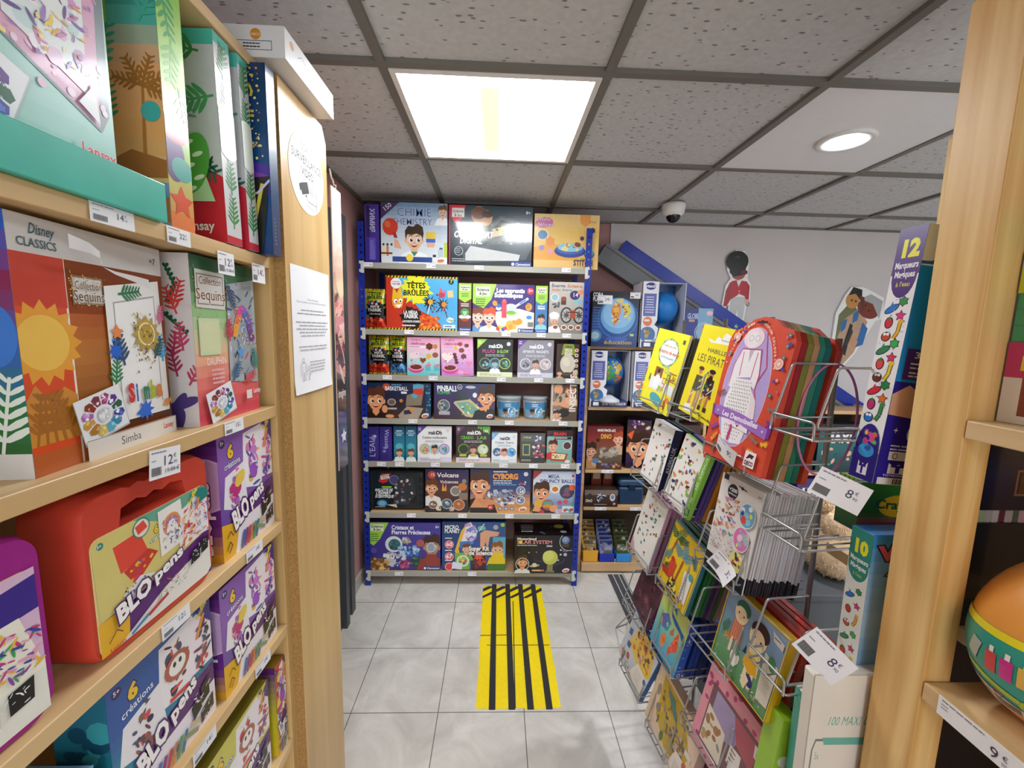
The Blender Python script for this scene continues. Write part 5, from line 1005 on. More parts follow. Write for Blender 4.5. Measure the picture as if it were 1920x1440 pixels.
# --- second shelf
def f(a):
    a.r(0, 0, 1, 1, 'b85a20'); a.grad(['6a3818', 'b06828', 'd88838', 'c86020', 'b85a20'], y0=.09, y1=.86, x0=.27); a.r(0, .09, .27, .77, 'd84a18'); a.r(.262, 0, .012, .86, 'ece4d8'); a.r(0, .86, 1, .14, 'd4d0cc')
    a.r(0, .66, .27, .2, 'c83a1c')
    a.star(.12, .52, .17, 16, 'e8a030', .78); a.e(.12, .52, .11, .11, 'f0c050'); a.p([(0, .12), (.27, .12), (.27, .3), (.2, .34), (.12, .28), (.05, .36), (0, .3)], 'd08a30'); [a.leaf(.03+.05*q_, .12, .2, 80+q_*7, 'a86820', 4) for q_ in range(5)]
    a.t('Disney', .1, .935, .04, '3a6068', w=.13, sh=.2); a.t('CLASSICS', .04, .885, .032, '3a6068', w=.2); a.t('+7', .95, .915, .03, '404040', al='r')
    a.r(.3, .68, .2, .12, 'd8d4d0', 0); a.frame(.3, .68, .2, .12, .008, '8a7858'); a.sc(3, 90, .28, .66, .53, .82, ['d8a038', 'f0c868', 'a87020'], .002, .005, 'x'); a.t('Collection', .4, .745, .035, '7a5a30', w=.17, al='c', o='f4f0ea', ow=.03); a.t('Sequins', .4, .695, .045, '6a4820', w=.2, al='c', o='f4f0ea', ow=.03)
    a.p([(.5, .13), (.5, .77), (.95, .83), (.97, .13)], 'ecece8'); a.p([(.555, .2), (.555, .7), (.9, .75), (.91, .19)], 'a8a8a4'); a.p([(.565, .2), (.565, .695), (.893, .74), (.9, .19)], 'f0f0ee')
    for x, y, q, ro, c in ((.52, .3, .14, 80, '28804a'), (.53, .48, .1, 60, '2878d8'), (.6, .74, .14, 10, '1c7848'), (.94, .4, .14, 95, '38a0d8'), (.9, .16, .08, 20, 'e8a050'), (.6, .4, .16, 100, '24486c'), (.86, .42, .12, 60, '1c5040'), (.93, .6, .1, 80, 'd86890'), (.66, .15, .08, 0, '2870d0')): a.leaf(x, y, q, ro, c, 6)
    a.star(.56, .56, .04, 5, 'e88840'); a.star(.54, .47, .05, 8, '2060c8', .5); a.star(.74, .16, .06, 8, '2868d0', .5)
    a.star(.8, .55, .1, 12, 'b89838', .7); a.ring(.8, .55, .06, .008, 'f0e8c0'); a.sc(5, 70, .68, .36, .86, .66, ['b89838', '8a6c20', 'd8c060', '6a5418'], .004, .009, 'x')
    for i, (ch, c) in enumerate(zip('Simba', ('c83030', '2858b0', '2c7858', 'a8b828', 'd8803a'))): a.t(ch, .6+.062*i, .22, .085, c, b=.06, w=.05 if ch != 'i' else .015)
    tray(a, .4, .19, .21, 12); a.r(.27, 0, .73, .09, 'e0dcd6'); a.r(.27, .085, .73, .004, 'a89888'); a.t('Simba', .5, .025, .04, '4a5454', w=.16, b=0); a.t('Lansay', .87, .035, .028, 'c83838', w=.1, b=.03)
def fl(a): a.grad(['2c5a30', '1c7840', '2c60b8', '8a2040', '2860c8']); a.leaf(.4, .1, .3, 80, 'e0e8e0', 6); a.e(.5, .55, .08, .12, '3878d0'); a.r(0, 0, 1, .1, 'd8d8d4')
v = Vector((-.528, .679, 0))-Vector((-.500, .449, 0)); ang = math.degrees(math.atan2(-v.x, v.y))
carton('sequin_art_box', 'orange sequin picture box lettered Simba on the second bookcase shelf', 'boxed toy', .225, .045, .282, {'*': 'd0ccc8', 't': 'd8d4d0'}, {'f': f, 'l': fl}, (-.512, .564, BZ[1]), rz=math.pi/2+R(6), bev=.0015)
def f(a):
    a.grad(['d84858', 'e06060', 'e88878', 'e8b890', 'c0d0a0', '8ab878', '4a7c50', '2c5c3c']); a.sc(3, 120, .02, .6, .5, .95, ['a8a048', 'd0c060', '7a9048'], .002, .006, 'x')
    a.r(.05, .7, .42, .22, 'd4d0ca', -1); a.frame(.07, .72, .38, .18, .008, '8a8070'); a.t('Collection', .26, .84, .045, '7a4a28', w=.32, al='c', o='f4f0ea', ow=.03); a.t('Sequins', .26, .75, .065, '7a4a28', w=.42, al='c', o='f4f0ea', ow=.03)
    a.r(.06, .42, .3, .22, 'c8d8a8'); a.r(.08, .44, .26, .18, 'd4d8a8')
    a.p([(.48, .24), (.5, .86), (.98, .92), (.98, .2)], 'a8b0b4'); a.p([(.53, .28), (.55, .82), (.93, .88), (.93, .26)], '98a0a4'); a.sc(22, 60, .48, .22, .98, .9, ['3a5878', '587888', 'c84850', '284058', '788898', 'd8dce0'], .008, .025, 'l')
    for i in range(60):
        t = i/59; x = .6+.3*t; y = .45+.26*math.sin(math.pi*(.12+t*.8)); a.e(x, y, .03, .022, ['e8a030', 'e87040', 'd84890', 'a050b0', '5a68b8', '783c88'][int(t*5.9)], i*37 % 180, 8)
    a.star(.68, .42, .05, 5, '5898d0', .5); a.sc(5, 40, .6, .45, .92, .72, ['e890c0', 'f0c0d8', '9050b0', '5878c8', 'e8b050'], .006, .012, 'x')
    for x, y, ro, c in ((.5, .5, 90, 'c83848'), (.52, .24, 60, '38608a'), (.95, .3, 100, '3a8a78'), (.7, .22, 20, 'd84848'), (.52, .85, -70, '28406a')): a.leaf(x, y, .14, ro, c, 6)
    a.t('DAUPHIN', .12, .36, .045, 'f4e8e4', w=.28, b=.0); a.ln(.15, .32, .25, 4, .026, 'e8b0b0', .014, al='c'); tray(a, .3, .12, .2, 14); a.t('Lansay', .84, .13, .035, 'f8e8e4', w=.14, b=.02); a.r(.71, .1, .1, .06, 'e8dcd8')
def fl(a):
    a.r(0, 0, 1, 1, 'd4ccca'); 
    for i in range(9): a.heart(.6-.05*abs(4-i), .93-.025*i, .02, '1c5a3c')
    for i in range(6): a.heart(.3+.1*i, .66-.02*i, .02, '1c5a3c')
    for x, y, ro, c in ((.5, .7, 70, 'c83838'), (.6, .66, 110, 'd84840'), (.4, .4, 80, 'b83058'), (.7, .45, 95, 'c04060'), (.5, .3, 100, 'a83058'), (.8, .25, 60, 'b83858')): a.leaf(x, y, .16, ro, c, 5)
    a.e(.4, .1, .12, .035, '4a3878', 60); a.e(.6, .14, .1, .03, '4a3878', 20); a.e(.45, .03, .08, .03, '4a3878', 70)
LB('sequin_art_box', 'green to red dolphin sequin box beside the orange one', .698, .872, 1, .283, .06, {'*': 'ccc4c0'}, f, x=-.496, left=fl)
# --- colouring cases and spray pen boxes
def blo(a, x, y, s=1.0, w=.74, rot=0):
    """big outlined brand word"""
    a.t('BLO', x, y, .15*s, 'f8f4f0', w=.3*s, o='4a1c68', ow=.07, b=.05, rot=rot, sh=.15); t = R(rot); k = a.H/a.W
    a.t('pens', x+.33*s*math.cos(t), y+.33*s*math.sin(t)/k*1.0+.01, .11*s, 'f8f4f0', w=.3*s, o='4a1c68', ow=.06, b=.04, rot=rot, sh=.15)
def unicorn(a, x, y, s, cs):
    a.sc(int(x*77+y*31), 26, x-.1*s, y-.26*s, x+.1*s, y+.26*s, cs, .02*s, .05*s, 'le')
def blobox(bg, bg2, cs, alt=0):
    def f(a):
        a.grad([bg, bg, bg2, bg2]); a.p([(0, 0), (1, .0), (1, .45), (.5, .42), (.2, .3), (0, .28)], '5a2070'); a.p([(0, 0), (.24, 0), (.3, .25), (0, .3)], 'e8b020'); a.p([(.2, 0), (1, 0), (1, .28), (.3, .24)], 'ece4ec')
        a.e(.08, .93, .035, .035, '3a2868'); a.t('5+', .055, .92, .03, 'ffffff', w=.05); a.t('6', .16, .8, .1, 'f0c828', o='3a2060', ow=.06, b=.05); a.t('créations', .1, .715, .05, 'f0f0f8', w=.27, o='3a2878' if not alt else '1c58a0', ow=.07, rot=6)
        a.p([(.4, .5), (.44, .95), (.8, .98), (.76, .42)], 'f0ecee'); a.p([(.05, .42), (.1, .66), (.42, .72), (.46, .4), (.3, .34)], 'ece8ec'); a.p([(.72, .5), (.76, .95), (1, .98), (1, .48)], 'f4e8f0')
        unicorn(a, .6, .7, .85, cs); unicorn(a, .25, .52, .7, cs); unicorn(a, .88, .68, .75, cs)
        if not alt: a.e(.28, .52, .06, .045, 'c02c78', 30, 14); a.e(.2, .55, .045, .03, 'c02c78', 60, 12); a.e(.34, .6, .08, .05, 'e8c848', 40, 10); a.e(.6, .6, .05, .07, '9a4cc0', 20, 12); a.e(.62, .78, .05, .04, 'c880d0', -30, 12)
        else: a.e(.6, .72, .12, .1, 'b06048', 0, 14); a.e(.6, .72, .08, .07, 'f0ece8', 0, 14); a.e(.57, .74, .015, .02, '302020'); a.e(.63, .74, .015, .02, '302020'); a.st([(.5, .5), (.7, .48)], .03, 'd83840')
        a.p([(.82, .98), (1, 1), (1, .8)], '3c2880'); a.t('Souffle', .85, .9, .05, 'f0e040', w=.15, rot=40, b=.03); a.st([(.92, .92), (.82, .76)], .03, 'e89048')
        a.sc(5, 40, .72, .32, .98, .48, ['7a3898', '8a50a8', '4a1860'], .003, .006, 'e')
        blo(a, .2, .2, 1.0, rot=22)
        a.p([(.72, .14), (.7, .26), (.8, .3), (.82, .18)], '181618'); a.p([(.82, .2), (.82, .34), (.92, .38), (.92, .22)], '181618'); a.p([(.8, .04), (.8, .14), (.96, .2), (.96, .08)], '201c20'); a.sc(9, 24, .72, .06, .94, .34, ['f0f0f0', 'd0ccd0'], .006, .014, 'l')
        for i, c in enumerate(('3a68b0', '8a3878', 'c83848', 'd88838', '4a9858', '2c7890')): a.st([(.3+.055*i, .01), (.36+.055*i, .15)], .03, c)
        a.st([(.6, .1), (.76, .04)], .035, '8a9870'); a.st([(.68, .14), (.78, .1)], .04, 'c8b890'); a.ring(.52, .1, .045, .006, '888'); a.t('8', .505, .075, .05, '606070', b=.03)
        a.st([(.05, .08), (.1, .14), (.14, .1), (.08, .05)], .008, '5a3020'); a.st([(.06, .18), (.12, .22), (.16, .17)], .008, '5a3020')
    return f
def blol(bg):
    def f(a):
        a.grad(['c89020', '6a2c80', '5a2478', bg, '4a2060']); a.e(.5, .62, .3, .22, 'c8a8c8'); a.e(.5, .62, .28, .205, 'b894bc')
        for i in range(3): a.r(.2, .5+.12*i, .5, .09, 'e4dce4', 8-i*7); a.sc(i+4, 14, .25, .51+.12*i, .68, .58+.12*i, ['a03070', '8050a0', 'c04048', '4858a0'], .01, .025, 'l')
        a.t('BLOpens', .75, .06, .11, 'f0e8f4', rot=90, o='3a1450', ow=.05, b=.04); a.ln(.1, .95, .8, 1, 1, 'c8a8d0', .01)
    return f
PU = ['c83880', '8a48b0', '4858a8', 'e080b0', 'a868c8', '5a3898', 'e0b848']
BN = ['6a3840', '3a2430', 'a05048', '48506a', '8a5a50', 'd84848', '283048']
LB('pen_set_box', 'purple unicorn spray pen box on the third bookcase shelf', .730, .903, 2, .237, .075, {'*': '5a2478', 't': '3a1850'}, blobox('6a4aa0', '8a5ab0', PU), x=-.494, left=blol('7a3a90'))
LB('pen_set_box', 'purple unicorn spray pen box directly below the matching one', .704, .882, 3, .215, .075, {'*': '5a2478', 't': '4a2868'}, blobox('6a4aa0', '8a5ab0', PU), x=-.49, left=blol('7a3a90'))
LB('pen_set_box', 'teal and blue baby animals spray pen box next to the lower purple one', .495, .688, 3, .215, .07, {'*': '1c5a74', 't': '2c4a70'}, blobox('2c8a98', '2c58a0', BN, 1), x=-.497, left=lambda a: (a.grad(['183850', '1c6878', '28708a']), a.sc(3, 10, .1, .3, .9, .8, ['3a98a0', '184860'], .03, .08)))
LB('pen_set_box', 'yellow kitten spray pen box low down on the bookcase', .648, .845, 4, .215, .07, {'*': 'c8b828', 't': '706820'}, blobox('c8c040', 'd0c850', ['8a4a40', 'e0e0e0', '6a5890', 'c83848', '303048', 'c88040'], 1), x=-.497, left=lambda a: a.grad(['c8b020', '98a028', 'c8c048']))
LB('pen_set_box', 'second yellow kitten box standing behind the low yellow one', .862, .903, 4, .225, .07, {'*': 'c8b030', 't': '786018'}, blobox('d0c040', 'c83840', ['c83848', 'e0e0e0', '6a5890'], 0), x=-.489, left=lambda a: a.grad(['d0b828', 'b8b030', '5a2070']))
LB('pen_set_box', 'dark spray pen box mostly hidden at the lowest visible shelf', .42, .62, 4, .20, .07, {'*': '3a2048'}, blobox('4a2c68', '5a3078', PU), x=-.5)
# red moulded case
def case(label, y0, y1, z, h, d, body, x, card, artfn, cut=True, cat='carry case'):
    w = y1-y0; r = root('carry_case', label, cat, (x, (y0+y1)/2, z), None, math.pi/2)
    bm = bmesh.new(); pr = []; rc = .028
    def corner(cx, cz, a0):
        for k in range(6): t = R(a0+90*k/5); pr.append((cx+rc*math.cos(t), cz+rc*math.sin(t)))
    corner(w/2-rc, rc, -90); corner(w/2-rc, h-rc, 0)
    if cut:
        for k in range(9):   # scalloped finger grip above the handle slot
            u = .052-.104*k/8; pr.append((u, h-.0045*(k % 2)))
    corner(-w/2+rc, h-rc, 90); corner(-w/2+rc, rc, 180)
    hole = [(.055, h-.028), (.06, h-.052), (-.06, h-.052), (-.055, h-.028)]+[(-.045+.015*k, h-.028+.005*(k % 2)) for k in range(1, 6)] if cut else None
    loops = [[Vector((p[0], p[1], 0)) for p in pr]]
    if hole: loops.append([Vector((p[0], p[1], 0)) for p in hole[::-1]])
    tri = tessellate_polygon(loops); al = [p for l in loops for p in l]
    mb = MB(); e = .012
    f0 = [(p.x*.97, 0, h/2+(p.y-h/2)*.97) for p in al]; f1 = [(p.x, e, p.y) for p in al]; b1 = [(p.x, d-e, p.y) for p in al]; b0 = [(p.x*.97, d, h/2+(p.y-h/2)*.97) for p in al]
    nn = len(al); mb.add(f0+b0, list(tri)+[tuple(nn+i for i in t[::-1]) for t in tri], body)
    sizes = [len(l) for l in loops]; vs = f0+f1+b1+b0; fs = []
    for lay in range(3):
        o_ = 0
        for sz in sizes:
            for i in range(sz):
                j = (i+1) % sz; fs.append((lay*nn+o_+i, lay*nn+o_+j, (lay+1)*nn+o_+j, (lay+1)*nn+o_+i))
            o_ += sz
    mb.add(vs, fs, body, 0, True); mb.obj('case_body', M['plastic'], r)
    mb = MB(); cx0, cx1, cz0, cz1 = card; cw, ch = cx1-cx0, cz1-cz0; q = .012; P = []
    for ccx, ccz, a0 in ((cw-q, q, -90), (cw-q, ch-q, 0), (q, ch-q, 90), (q, q, 180)):
        for k in range(5): t = R(a0+22.5*k); P.append((ccx+q*math.cos(t), ccz+q*math.sin(t)))
    n_ = len(P); mb.add([(cx0+p[0], -.0015, cz0+p[1]) for p in P]+[(cx0+p[0], .004, cz0+p[1]) for p in P], [tuple(range(n_))]+[(i, i+n_, (i+1) % n_+n_, (i+1) % n_) for i in range(n_)], 'd8cc88')
    a = Art(mb, cw, ch, Matrix(((1, 0, 0, cx0), (0, 0, -1, -.0015), (0, 1, 0, cz0), (0, 0, 0, 1)))); artfn(a); mb.obj('printed_card', M['card'], r)
    return r
def f(a):
    a.p([(.02, .05), (.05, 0), (.96, 0), (1, .05), (1, .95), (.95, 1), (.05, 1), (0, .95)], 'd8c878'); a.p([(.3, 1), (.96, 1), (1, .9), (1, .6), (.7, .75)], '6aa890'); a.p([(0, .3), (.3, .32), (1, .5), (1, .42), (1, .0), (0, 0)], '5a2070'); a.p([(0, .0), (0, .3), (.22, .3), (.2, 0)], 'e8b020'); a.p([(.12, 0), (.95, 0), (1, .05), (1, .36), (.5, .2)], 'ece8e0')
    a.e(.06, .93, .03, .03, '2c8a78'); a.t('5+', .04, .92, .025, 'ffffff'); a.p([(.14, .86), (.34, .88), (.4, .66), (.18, .6)], 'e04838'); a.p([(.2, .6), (.4, .68), (.48, .6), (.28, .42)], 'c83830'); a.sc(4, 14, .25, .48, .43, .62, ['4858b8', 'c83888', 'e8c038', '5888c8', 'e85838'], .015, .03, 'r'); a.ring(.36, .9, .09, .012, '2c8a80'); a.e(.36, .9, .078, .078, 'e8ddc8'); a.p([(.31, .93), (.38, .96), (.41, .88), (.33, .85)], 'e05040')
    a.t('6', .46, .78, .07, 'f0c828', o='206858', ow=.05, b=.05); a.t('créations', .42, .71, .04, 'e8f4f0', w=.18, o='206858', ow=.05, rot=4)
    a.p([(.18, .4), (.32, .48), (.44, .42), (.24, .3)], 'e8e8e8'); a.sc(5, 30, .2, .34, .42, .45, ['303030', '606060', 'b04848'], .008, .014, 'r')
    a.p([(.5, .52), (.5, .96), (.72, .98), (.74, .55)], 'f0ece4'); a.p([(.68, .46), (.68, .84), (.82, .9), (.88, .48)], 'f4f0ec'); a.p([(.82, .5), (.84, .92), (1, .94), (1, .48)], 'f0ecec')
    for k, c in enumerate(('e8a040', 'e07850', 'c85888', '8a60b0')): a.ring(.62, .78, .11-.016*k, .014, c)
    a.e(.62, .72, .07, .09, 'f4f0ec'); a.sc(6, 50, .53, .58, .71, .84, ['3858a0', '5870b0', 'e8a850', 'c8c8d8'], .008, .018, 'l'); a.sc(7, 50, .7, .5, .84, .84, ['d86828', 'e88848', 'c83868', 'f0c0a0'], .01, .025, 'le'); a.sc(8, 50, .85, .5, .99, .88, ['c85078', '6068b0', 'e0a030', 'd04040', '4878b8'], .008, .02, 'l')
    a.p([(.86, 1), (1, .97), (1, .86), (.9, .84)], '1c8078'); a.t('Souffle', .8, .86, .05, 'f0e040', w=.14, rot=48, b=.03); a.st([(.9, .9), (.87, .78)], .025, 'e88840')
    blo(a, .12, .2, .95, rot=16); a.sc(9, 40, .5, .14, .72, .3, ['c85868', '6a9870', '404858', 'a0a8b0'], .006, .014, 'l'); a.p([(.76, .24), (.78, .36), (.88, .4), (.86, .26)], '181618'); a.p([(.88, .28), (.88, .42), (.97, .44), (.96, .3)], '181618'); a.sc(10, 18, .78, .26, .95, .42, ['f0f0f0'], .006, .012, 'l')
    a.t('6', .46, .14, .07, 'e8f0d8', o='58a050', ow=.04, b=.04); a.st([(.34, .08), (.52, .14)], .03, 'c02838'); a.st([(.2, .03), (.34, .09)], .025, '3888b8'); a.t('Lansay', .04, .02, .03, 'c83838', w=.12); a.st([(.04, .1), (.1, .17), (.14, .12)], .008, '5a3020')
case('coral red moulded colouring case with handle on the third bookcase shelf', .482, .700, BZ[2], .222, .075, 'c8402e', -.492, (-.100, .100, .012, .168), f)
def f(a):
    a.r(0, 0, 1, 1, 'd8b8d0'); a.p([(0, .3), (1, .36), (1, 0), (0, 0)], 'e8e8dc'); a.p([(.5, .88), (1, .95), (1, .72), (.6, .7)], '3c2888'); a.t('Souffle', .45, .9, .05, 'f0e040', w=.3, b=.03); a.p([(.3, .4), (.42, .72), (.9, .72), (1, .3), (.5, .28)], 'f0ecdc'); a.e(.7, .72, .1, .05, 'e8d048'); a.sc(4, 110, .5, .34, .98, .66, ['c83878', '8a48a8', '3848a0', 'e8a0b8', '48a058', 'e8b840'], .012, .03, 'l')
    a.p([(.62, .62), (.8, .62), (.72, .72)], '5a2888'); a.p([(.45, .05), (.45, .2), (.62, .24), (.6, .06)], '181818'); a.p([(.64, .1), (.64, .24), (.76, .27), (.75, .12)], '181818'); a.p([(.8, .14), (.8, .28), (.93, .3), (.92, .15)], '181818'); a.t('6', .6, .1, .09, 'd8ec60', o='181818', ow=.04); a.sc(10, 30, .46, .08, .9, .28, ['f0f0f0'], .006, .014, 'l')
case('magenta moulded colouring case at the near end of the third shelf', .235, .440, BZ[2], .215, .06, '9c1c84', -.492, (-.095, .093, .01, .175), f, cut=False)
# shiny tin on the fourth shelf
def f(a):
    a.grad(['4a2060', '5a3070', '3c70a0', '5898c0']); a.t('Souffle', .55, .6, .12, 'f0e040', w=.3, rot=30, b=.03); a.sc(3, 30, .3, .2, .95, .7, ['e0e0e8', '8a68a8', '4a78a8'], .02, .05, 'l')
LB('pen_set_box', 'shiny blue film-wrapped pen box low beside the teal box', .33, .475, 3, .135, .12, {'*': '5a7898', 't': '6890b0'}, f, x=-.5, mat='gloss')
# tags hanging on the bookcase edges
def price(name, label, w, h, txt, T, old=None, big=.34, group=None, bend=0):
    mb = MB(); nx = 6
    def cz(v): return bend*math.sin(v/w*math.pi*.9)
    class TB:
        def __matmul__(s, v): return T @ Vector((v.x, v.y, v.z+cz(v.x)))
    mb.add([T @ Vector((w*i/nx, y, cz(w*i/nx)+.0003*k)) for k in (0, -1) for y in (0, h) for i in range(nx+1)], [(i, i+1, nx+2+i, nx+1+i) for i in range(nx)]+[(2*(nx+1)+i, 3*(nx+1)+i, 3*(nx+1)+i+1, 2*(nx+1)+i+1) for i in range(nx)], 'eeeef0', 0, True)
    a = Art(mb, w, h, TB()); a.ln(.06, .86, .6, 1, 1, '8a8aa0', .05)
    e_, c_ = txt.split(','); a.t(e_, .74, .4, big, '3a3858', al='r', b=0); a.t('€', .76, .4+big*.62, big*.4, '3a3858', b=0); a.t(c_, .76, .4, big*.35, '6a6880', b=0)
    a.ln(.06, .6, .18, 1, 1, '9a98a8', .04); a.bar(.06, .12, .3, .28, 4, '3a3a42')
    if old: a.t(old, .95, .14, .15, '5a5870', al='r', b=0); a.st([(.62, .2), (.95, .2)], .02, '5a5870')
    return tag(mb.obj(name, M['matt']), label, 'price tag', group)
def bt(y, z, tilt=0): return Matrix.Translation(Vector((BX+.0015, y, z))) @ Matrix.Rotation(R(-tilt), 4, 'X') @ Matrix(((0, 0, 1, 0), (1, 0, 0, 0), (0, 1, 0, 0), (0, 0, 0, 1))) @ Matrix.Rotation(0, 4, 'Z')
def btag(u, v, w, h, txt, label, z=None, tilt=0, old=None):
    p = at(u, v, 'x', BX+.0015); zz = p.z if z is None else z
    price('price_tag', label, w, h, txt, bt(p.y, zz, tilt), old)
btag(170, 414, .060, .023, '14,90', 'price strip on the shelf edge under the teal tray', BZ[0]-.0235)
btag(315, 462, .046, .023, '22,90', 'price strip on the shelf edge under the tropical box', BZ[0]-.0245)
btag(410, 512, .044, .038, '12,90', 'small hanging tag under the red jungle box', None, 0, '19.99 €')
btag(474, 528, .044, .036, '14,90', 'small hanging tag at the very end of the top shelf edge')
btag(422, 813, .054, .023, '15,90', 'price strip below the dolphin box', BZ[1]-.0235)
btag(280, 903, .056, .042, '12,90', 'white reduced price tag dangling over the coral case', None, 6, '19.99 €')
btag(461, 1027, .055, .024, '14,90', 'price strip below the upper purple pen box', BZ[2]-.0235)
btag(303, 1180, .055, .024, '12,90', 'price strip between the coral case and teal box', BZ[2]-.0235)
btag(479, 1262, .055, .024, '14,90', 'price strip below the lower purple pen box', BZ[3]-.0235)
btag(362, 1425, .055, .024, '14,90', 'price strip below the teal baby animals box', BZ[3]-.0235)
# torn sticker flap on the orange box
T = Matrix(((0, 0, 1, -.487), (1, 0, 0, .50), (0, 1, 0, 1.535), (0, 0, 0, 1)))
mb = MB(); vs = [(-.49+.012*math.sin(i*1.1)*(i > 0), .505+.013*i, 1.552-.0035*i+.016*j-(.004*i if j else 0)) for j in (0, 1) for i in range(8)]
mb.add(vs, [(i, i+1, 9+i, 8+i) for i in range(7)], 'dcd8d6', 0, True); tag(mb.obj('torn_sticker', M['matt']), 'torn curling sticker flap on the top of the orange box', 'sticker')
# ---------------------------------------------------------------- wire display stand with leaning cards and boxes
HX = Vector((.1191, -.9929, 0)); NX = Vector((-.9929, -.1191, 0)); RZ = math.atan2(HX.y, HX.x)
P0 = Vector((.52, 1.05, 0))
def onr(u, v, off=0.0):
    d = RT*((u-960)/F_PX) - UP*((v-720)/F_PX) + FWD; return CAM + d*((P0+NX*off-CAM).dot(NX)/d.dot(NX))
stand = root('wire_display_stand', 'grey wire display stand holding leaning craft boxes and books along the aisle', 'display stand', (.62, 1.1, 0))
def sp(pts): return [Vector(p)-Vector((.62, 1.1, 0)) for p in pts]
def bent(pts, r=.008):
    out = [Vector(pts[0])]
    for a, b, c in zip(pts, pts[1:], pts[2:]):
        a, b, c = Vector(a), Vector(b), Vector(c); d1 = (a-b).normalized(); d2 = (c-b).normalized()
        for k in range(5):
            t = k/4; out.append(b+d1*r*(1-t)**2+d2*r*t**2)
    return out+[Vector(pts[-1])]
def yat(y, back=0): # point on the front line of the stand at depth y, moved back into it
    t = (1.05-y)/.9929; p = P0+HX*t-NX*back; return Vector((p.x, p.y, 0))
for y in (.84, 1.03, 1.21, 1.43):
    p = yat(y, .175); mb = MB(); mb.tube(sp([(p.x, p.y, .02), (p.x, p.y, 1.52 if y > .9 else 1.47)]), .0055, 10); mb.obj('post', M['wire'], stand)
for z in (.10, 1.44):
    mb = MB(); mb.tube(sp([yat(.84, .175)+Vector((0, 0, z)), yat(1.43, .175)+Vector((0, 0, z))]), .004, 8); mb.obj('crossbar', M['wire'], stand)
mb = MB(); mb.tube(sp(bent([(.66, 1.44, .30), (.665, 1.74, .24), (.614, 1.90, .004), (.68, 1.93, .004), (.70, 1.78, .22)], .015)), .003, 8); mb.obj('foot', M['wire'], stand)
mb = MB(); mb.tube(sp([(.70, .84, .02), (.70, .84, .004), (.60, .84, .004)]), .0045, 8); mb.obj('foot', M['wire'], stand)
def basket(ya, yb, z0, dep=.165, ht=.125, low=.018, lean=.03):
    mb = MB(); r = .0023
    for y in (ya-.012, yb+.012):
        f0 = yat(y, -.008); f1 = yat(y, -.008+lean); b = yat(y, dep)
        mb.tube(sp(bent([(b.x, b.y, z0+ht), (f1.x, f1.y, z0+ht), (f0.x, f0.y, z0+low), (b.x, b.y, z0+low)])), r, 8)
    fa, fb = yat(ya-.012, -.008), yat(yb+.012, -.008)
    mb.tube(sp(bent([yat(ya-.012, dep)+Vector((0, 0, z0-.004)), Vector((fa.x, fa.y, z0-.004)), Vector((fb.x, fb.y, z0-.004)), yat(yb+.012, dep)+Vector((0, 0, z0-.004))])), r, 8)
    fa, fb = yat(ya-.012, -.012), yat(yb+.012, -.012)
    mb.tube(sp(bent([Vector((fa.x, fa.y, z0-.004)), Vector((fa.x, fa.y, z0+.028)), Vector((fb.x, fb.y, z0+.028)), Vector((fb.x, fb.y, z0-.004))])), r, 8)
    for k in (1, 2, 3):
        y = ya+(yb-ya)*k/4; a = yat(y, -.008); b = yat(y, dep); mb.tube(sp([(a.x, a.y, z0-.004), (b.x, b.y, z0-.004)]), .0017, 6)
    mb.obj('basket', M['wire'], stand)
COLS = {'A': (1.005, .835), 'B': (1.185, 1.045), 'C': (1.385, 1.215)}
TIERS = {'A': (1.182, .902, .690, .43, .12), 'B': (1.25, .985, .718, .50, .222), 'C': (1.236, .985, .712, .50, .255)}
for c in 'ABC':
    for z in TIERS[c]:
        if z > .15: basket(COLS[c][0]+(.0 if c != 'C' else .01), COLS[c][1], z)
for z in (1.295, 1.09, .80): basket(.80, .68, z, .12, .125, .018, .03)

def RC(name, label, bl, w, h, d, cols, fn, z0, lean=10, tilt=0, right=None, top=None, off=0, yaw=0, group=None, mat='card', cat='boxed craft kit', bev=.001):
    """front faces the aisle and leans back; bl: far bottom corner seen in the photo"""
    b = Vector((bl[0], bl[1], z0)); c = b+HX*(w/2)
    Mx = Matrix.Translation(c) @ Matrix.Rotation(RZ+R(yaw), 4, 'Z') @ Matrix.Rotation(-R(lean), 4, 'X') @ Matrix.Rotation(R(tilt), 4, 'Y') @ Matrix.Translation((0, off, 0))
    arts = {}
    if fn: arts['f'] = fn
    if right: arts['r'] = right
    if top: arts['t'] = top
    o = carton(name, label, cat, w, d, h, cols, arts, (0, 0, 0), group=group, mat=mat, bev=bev); o.matrix_basis = Mx; return o
def stack(src, n, step, name, label, group, cat, cols, fn=None, jit=.002, seed=1):
    """further copies behind the front one"""
    rn = random.Random(seed); base = src.matrix_basis.copy(); res = []
    for k in range(1, n+1):
        o = src.copy() if cols is None else None
        if o is None:
            col = cols[(k-1) % len(cols)]
            key = (name, col, src.name)
            me = _sm.get(key)
            if me is None:
                w, d, h = src.dimensions_ if hasattr(src, 'dimensions_') else DIM[src.name]; mb = MB(); mb.rbox(-w/2, w/2, 0, min(d, step*.8), 0, h, .0004, 1, col=col)
                if fn: fn(mb, w, min(d, step*.8), h)
                me = mb.mesh(name); me.materials.append(M['card']); _sm[key] = me
            o = bpy.data.objects.new(name, me)
        COL.objects.link(o)
        o.matrix_basis = base @ Matrix.Translation((rn.uniform(-jit, jit), step*k+(0 if not cols else DIM[src.name][1]-step*.2), rn.uniform(-jit, jit)*1.5)) @ Matrix.Rotation(R(rn.uniform(-.6, .6)), 4, 'Y')
        tag(o, label[(k-1) % len(label)] if isinstance(label, list) else label, cat, group); res.append(o)
    return res
_sm = {}; DIM = {}
def reg(o, w, d, h): DIM[o.name] = (w, d, h); return o
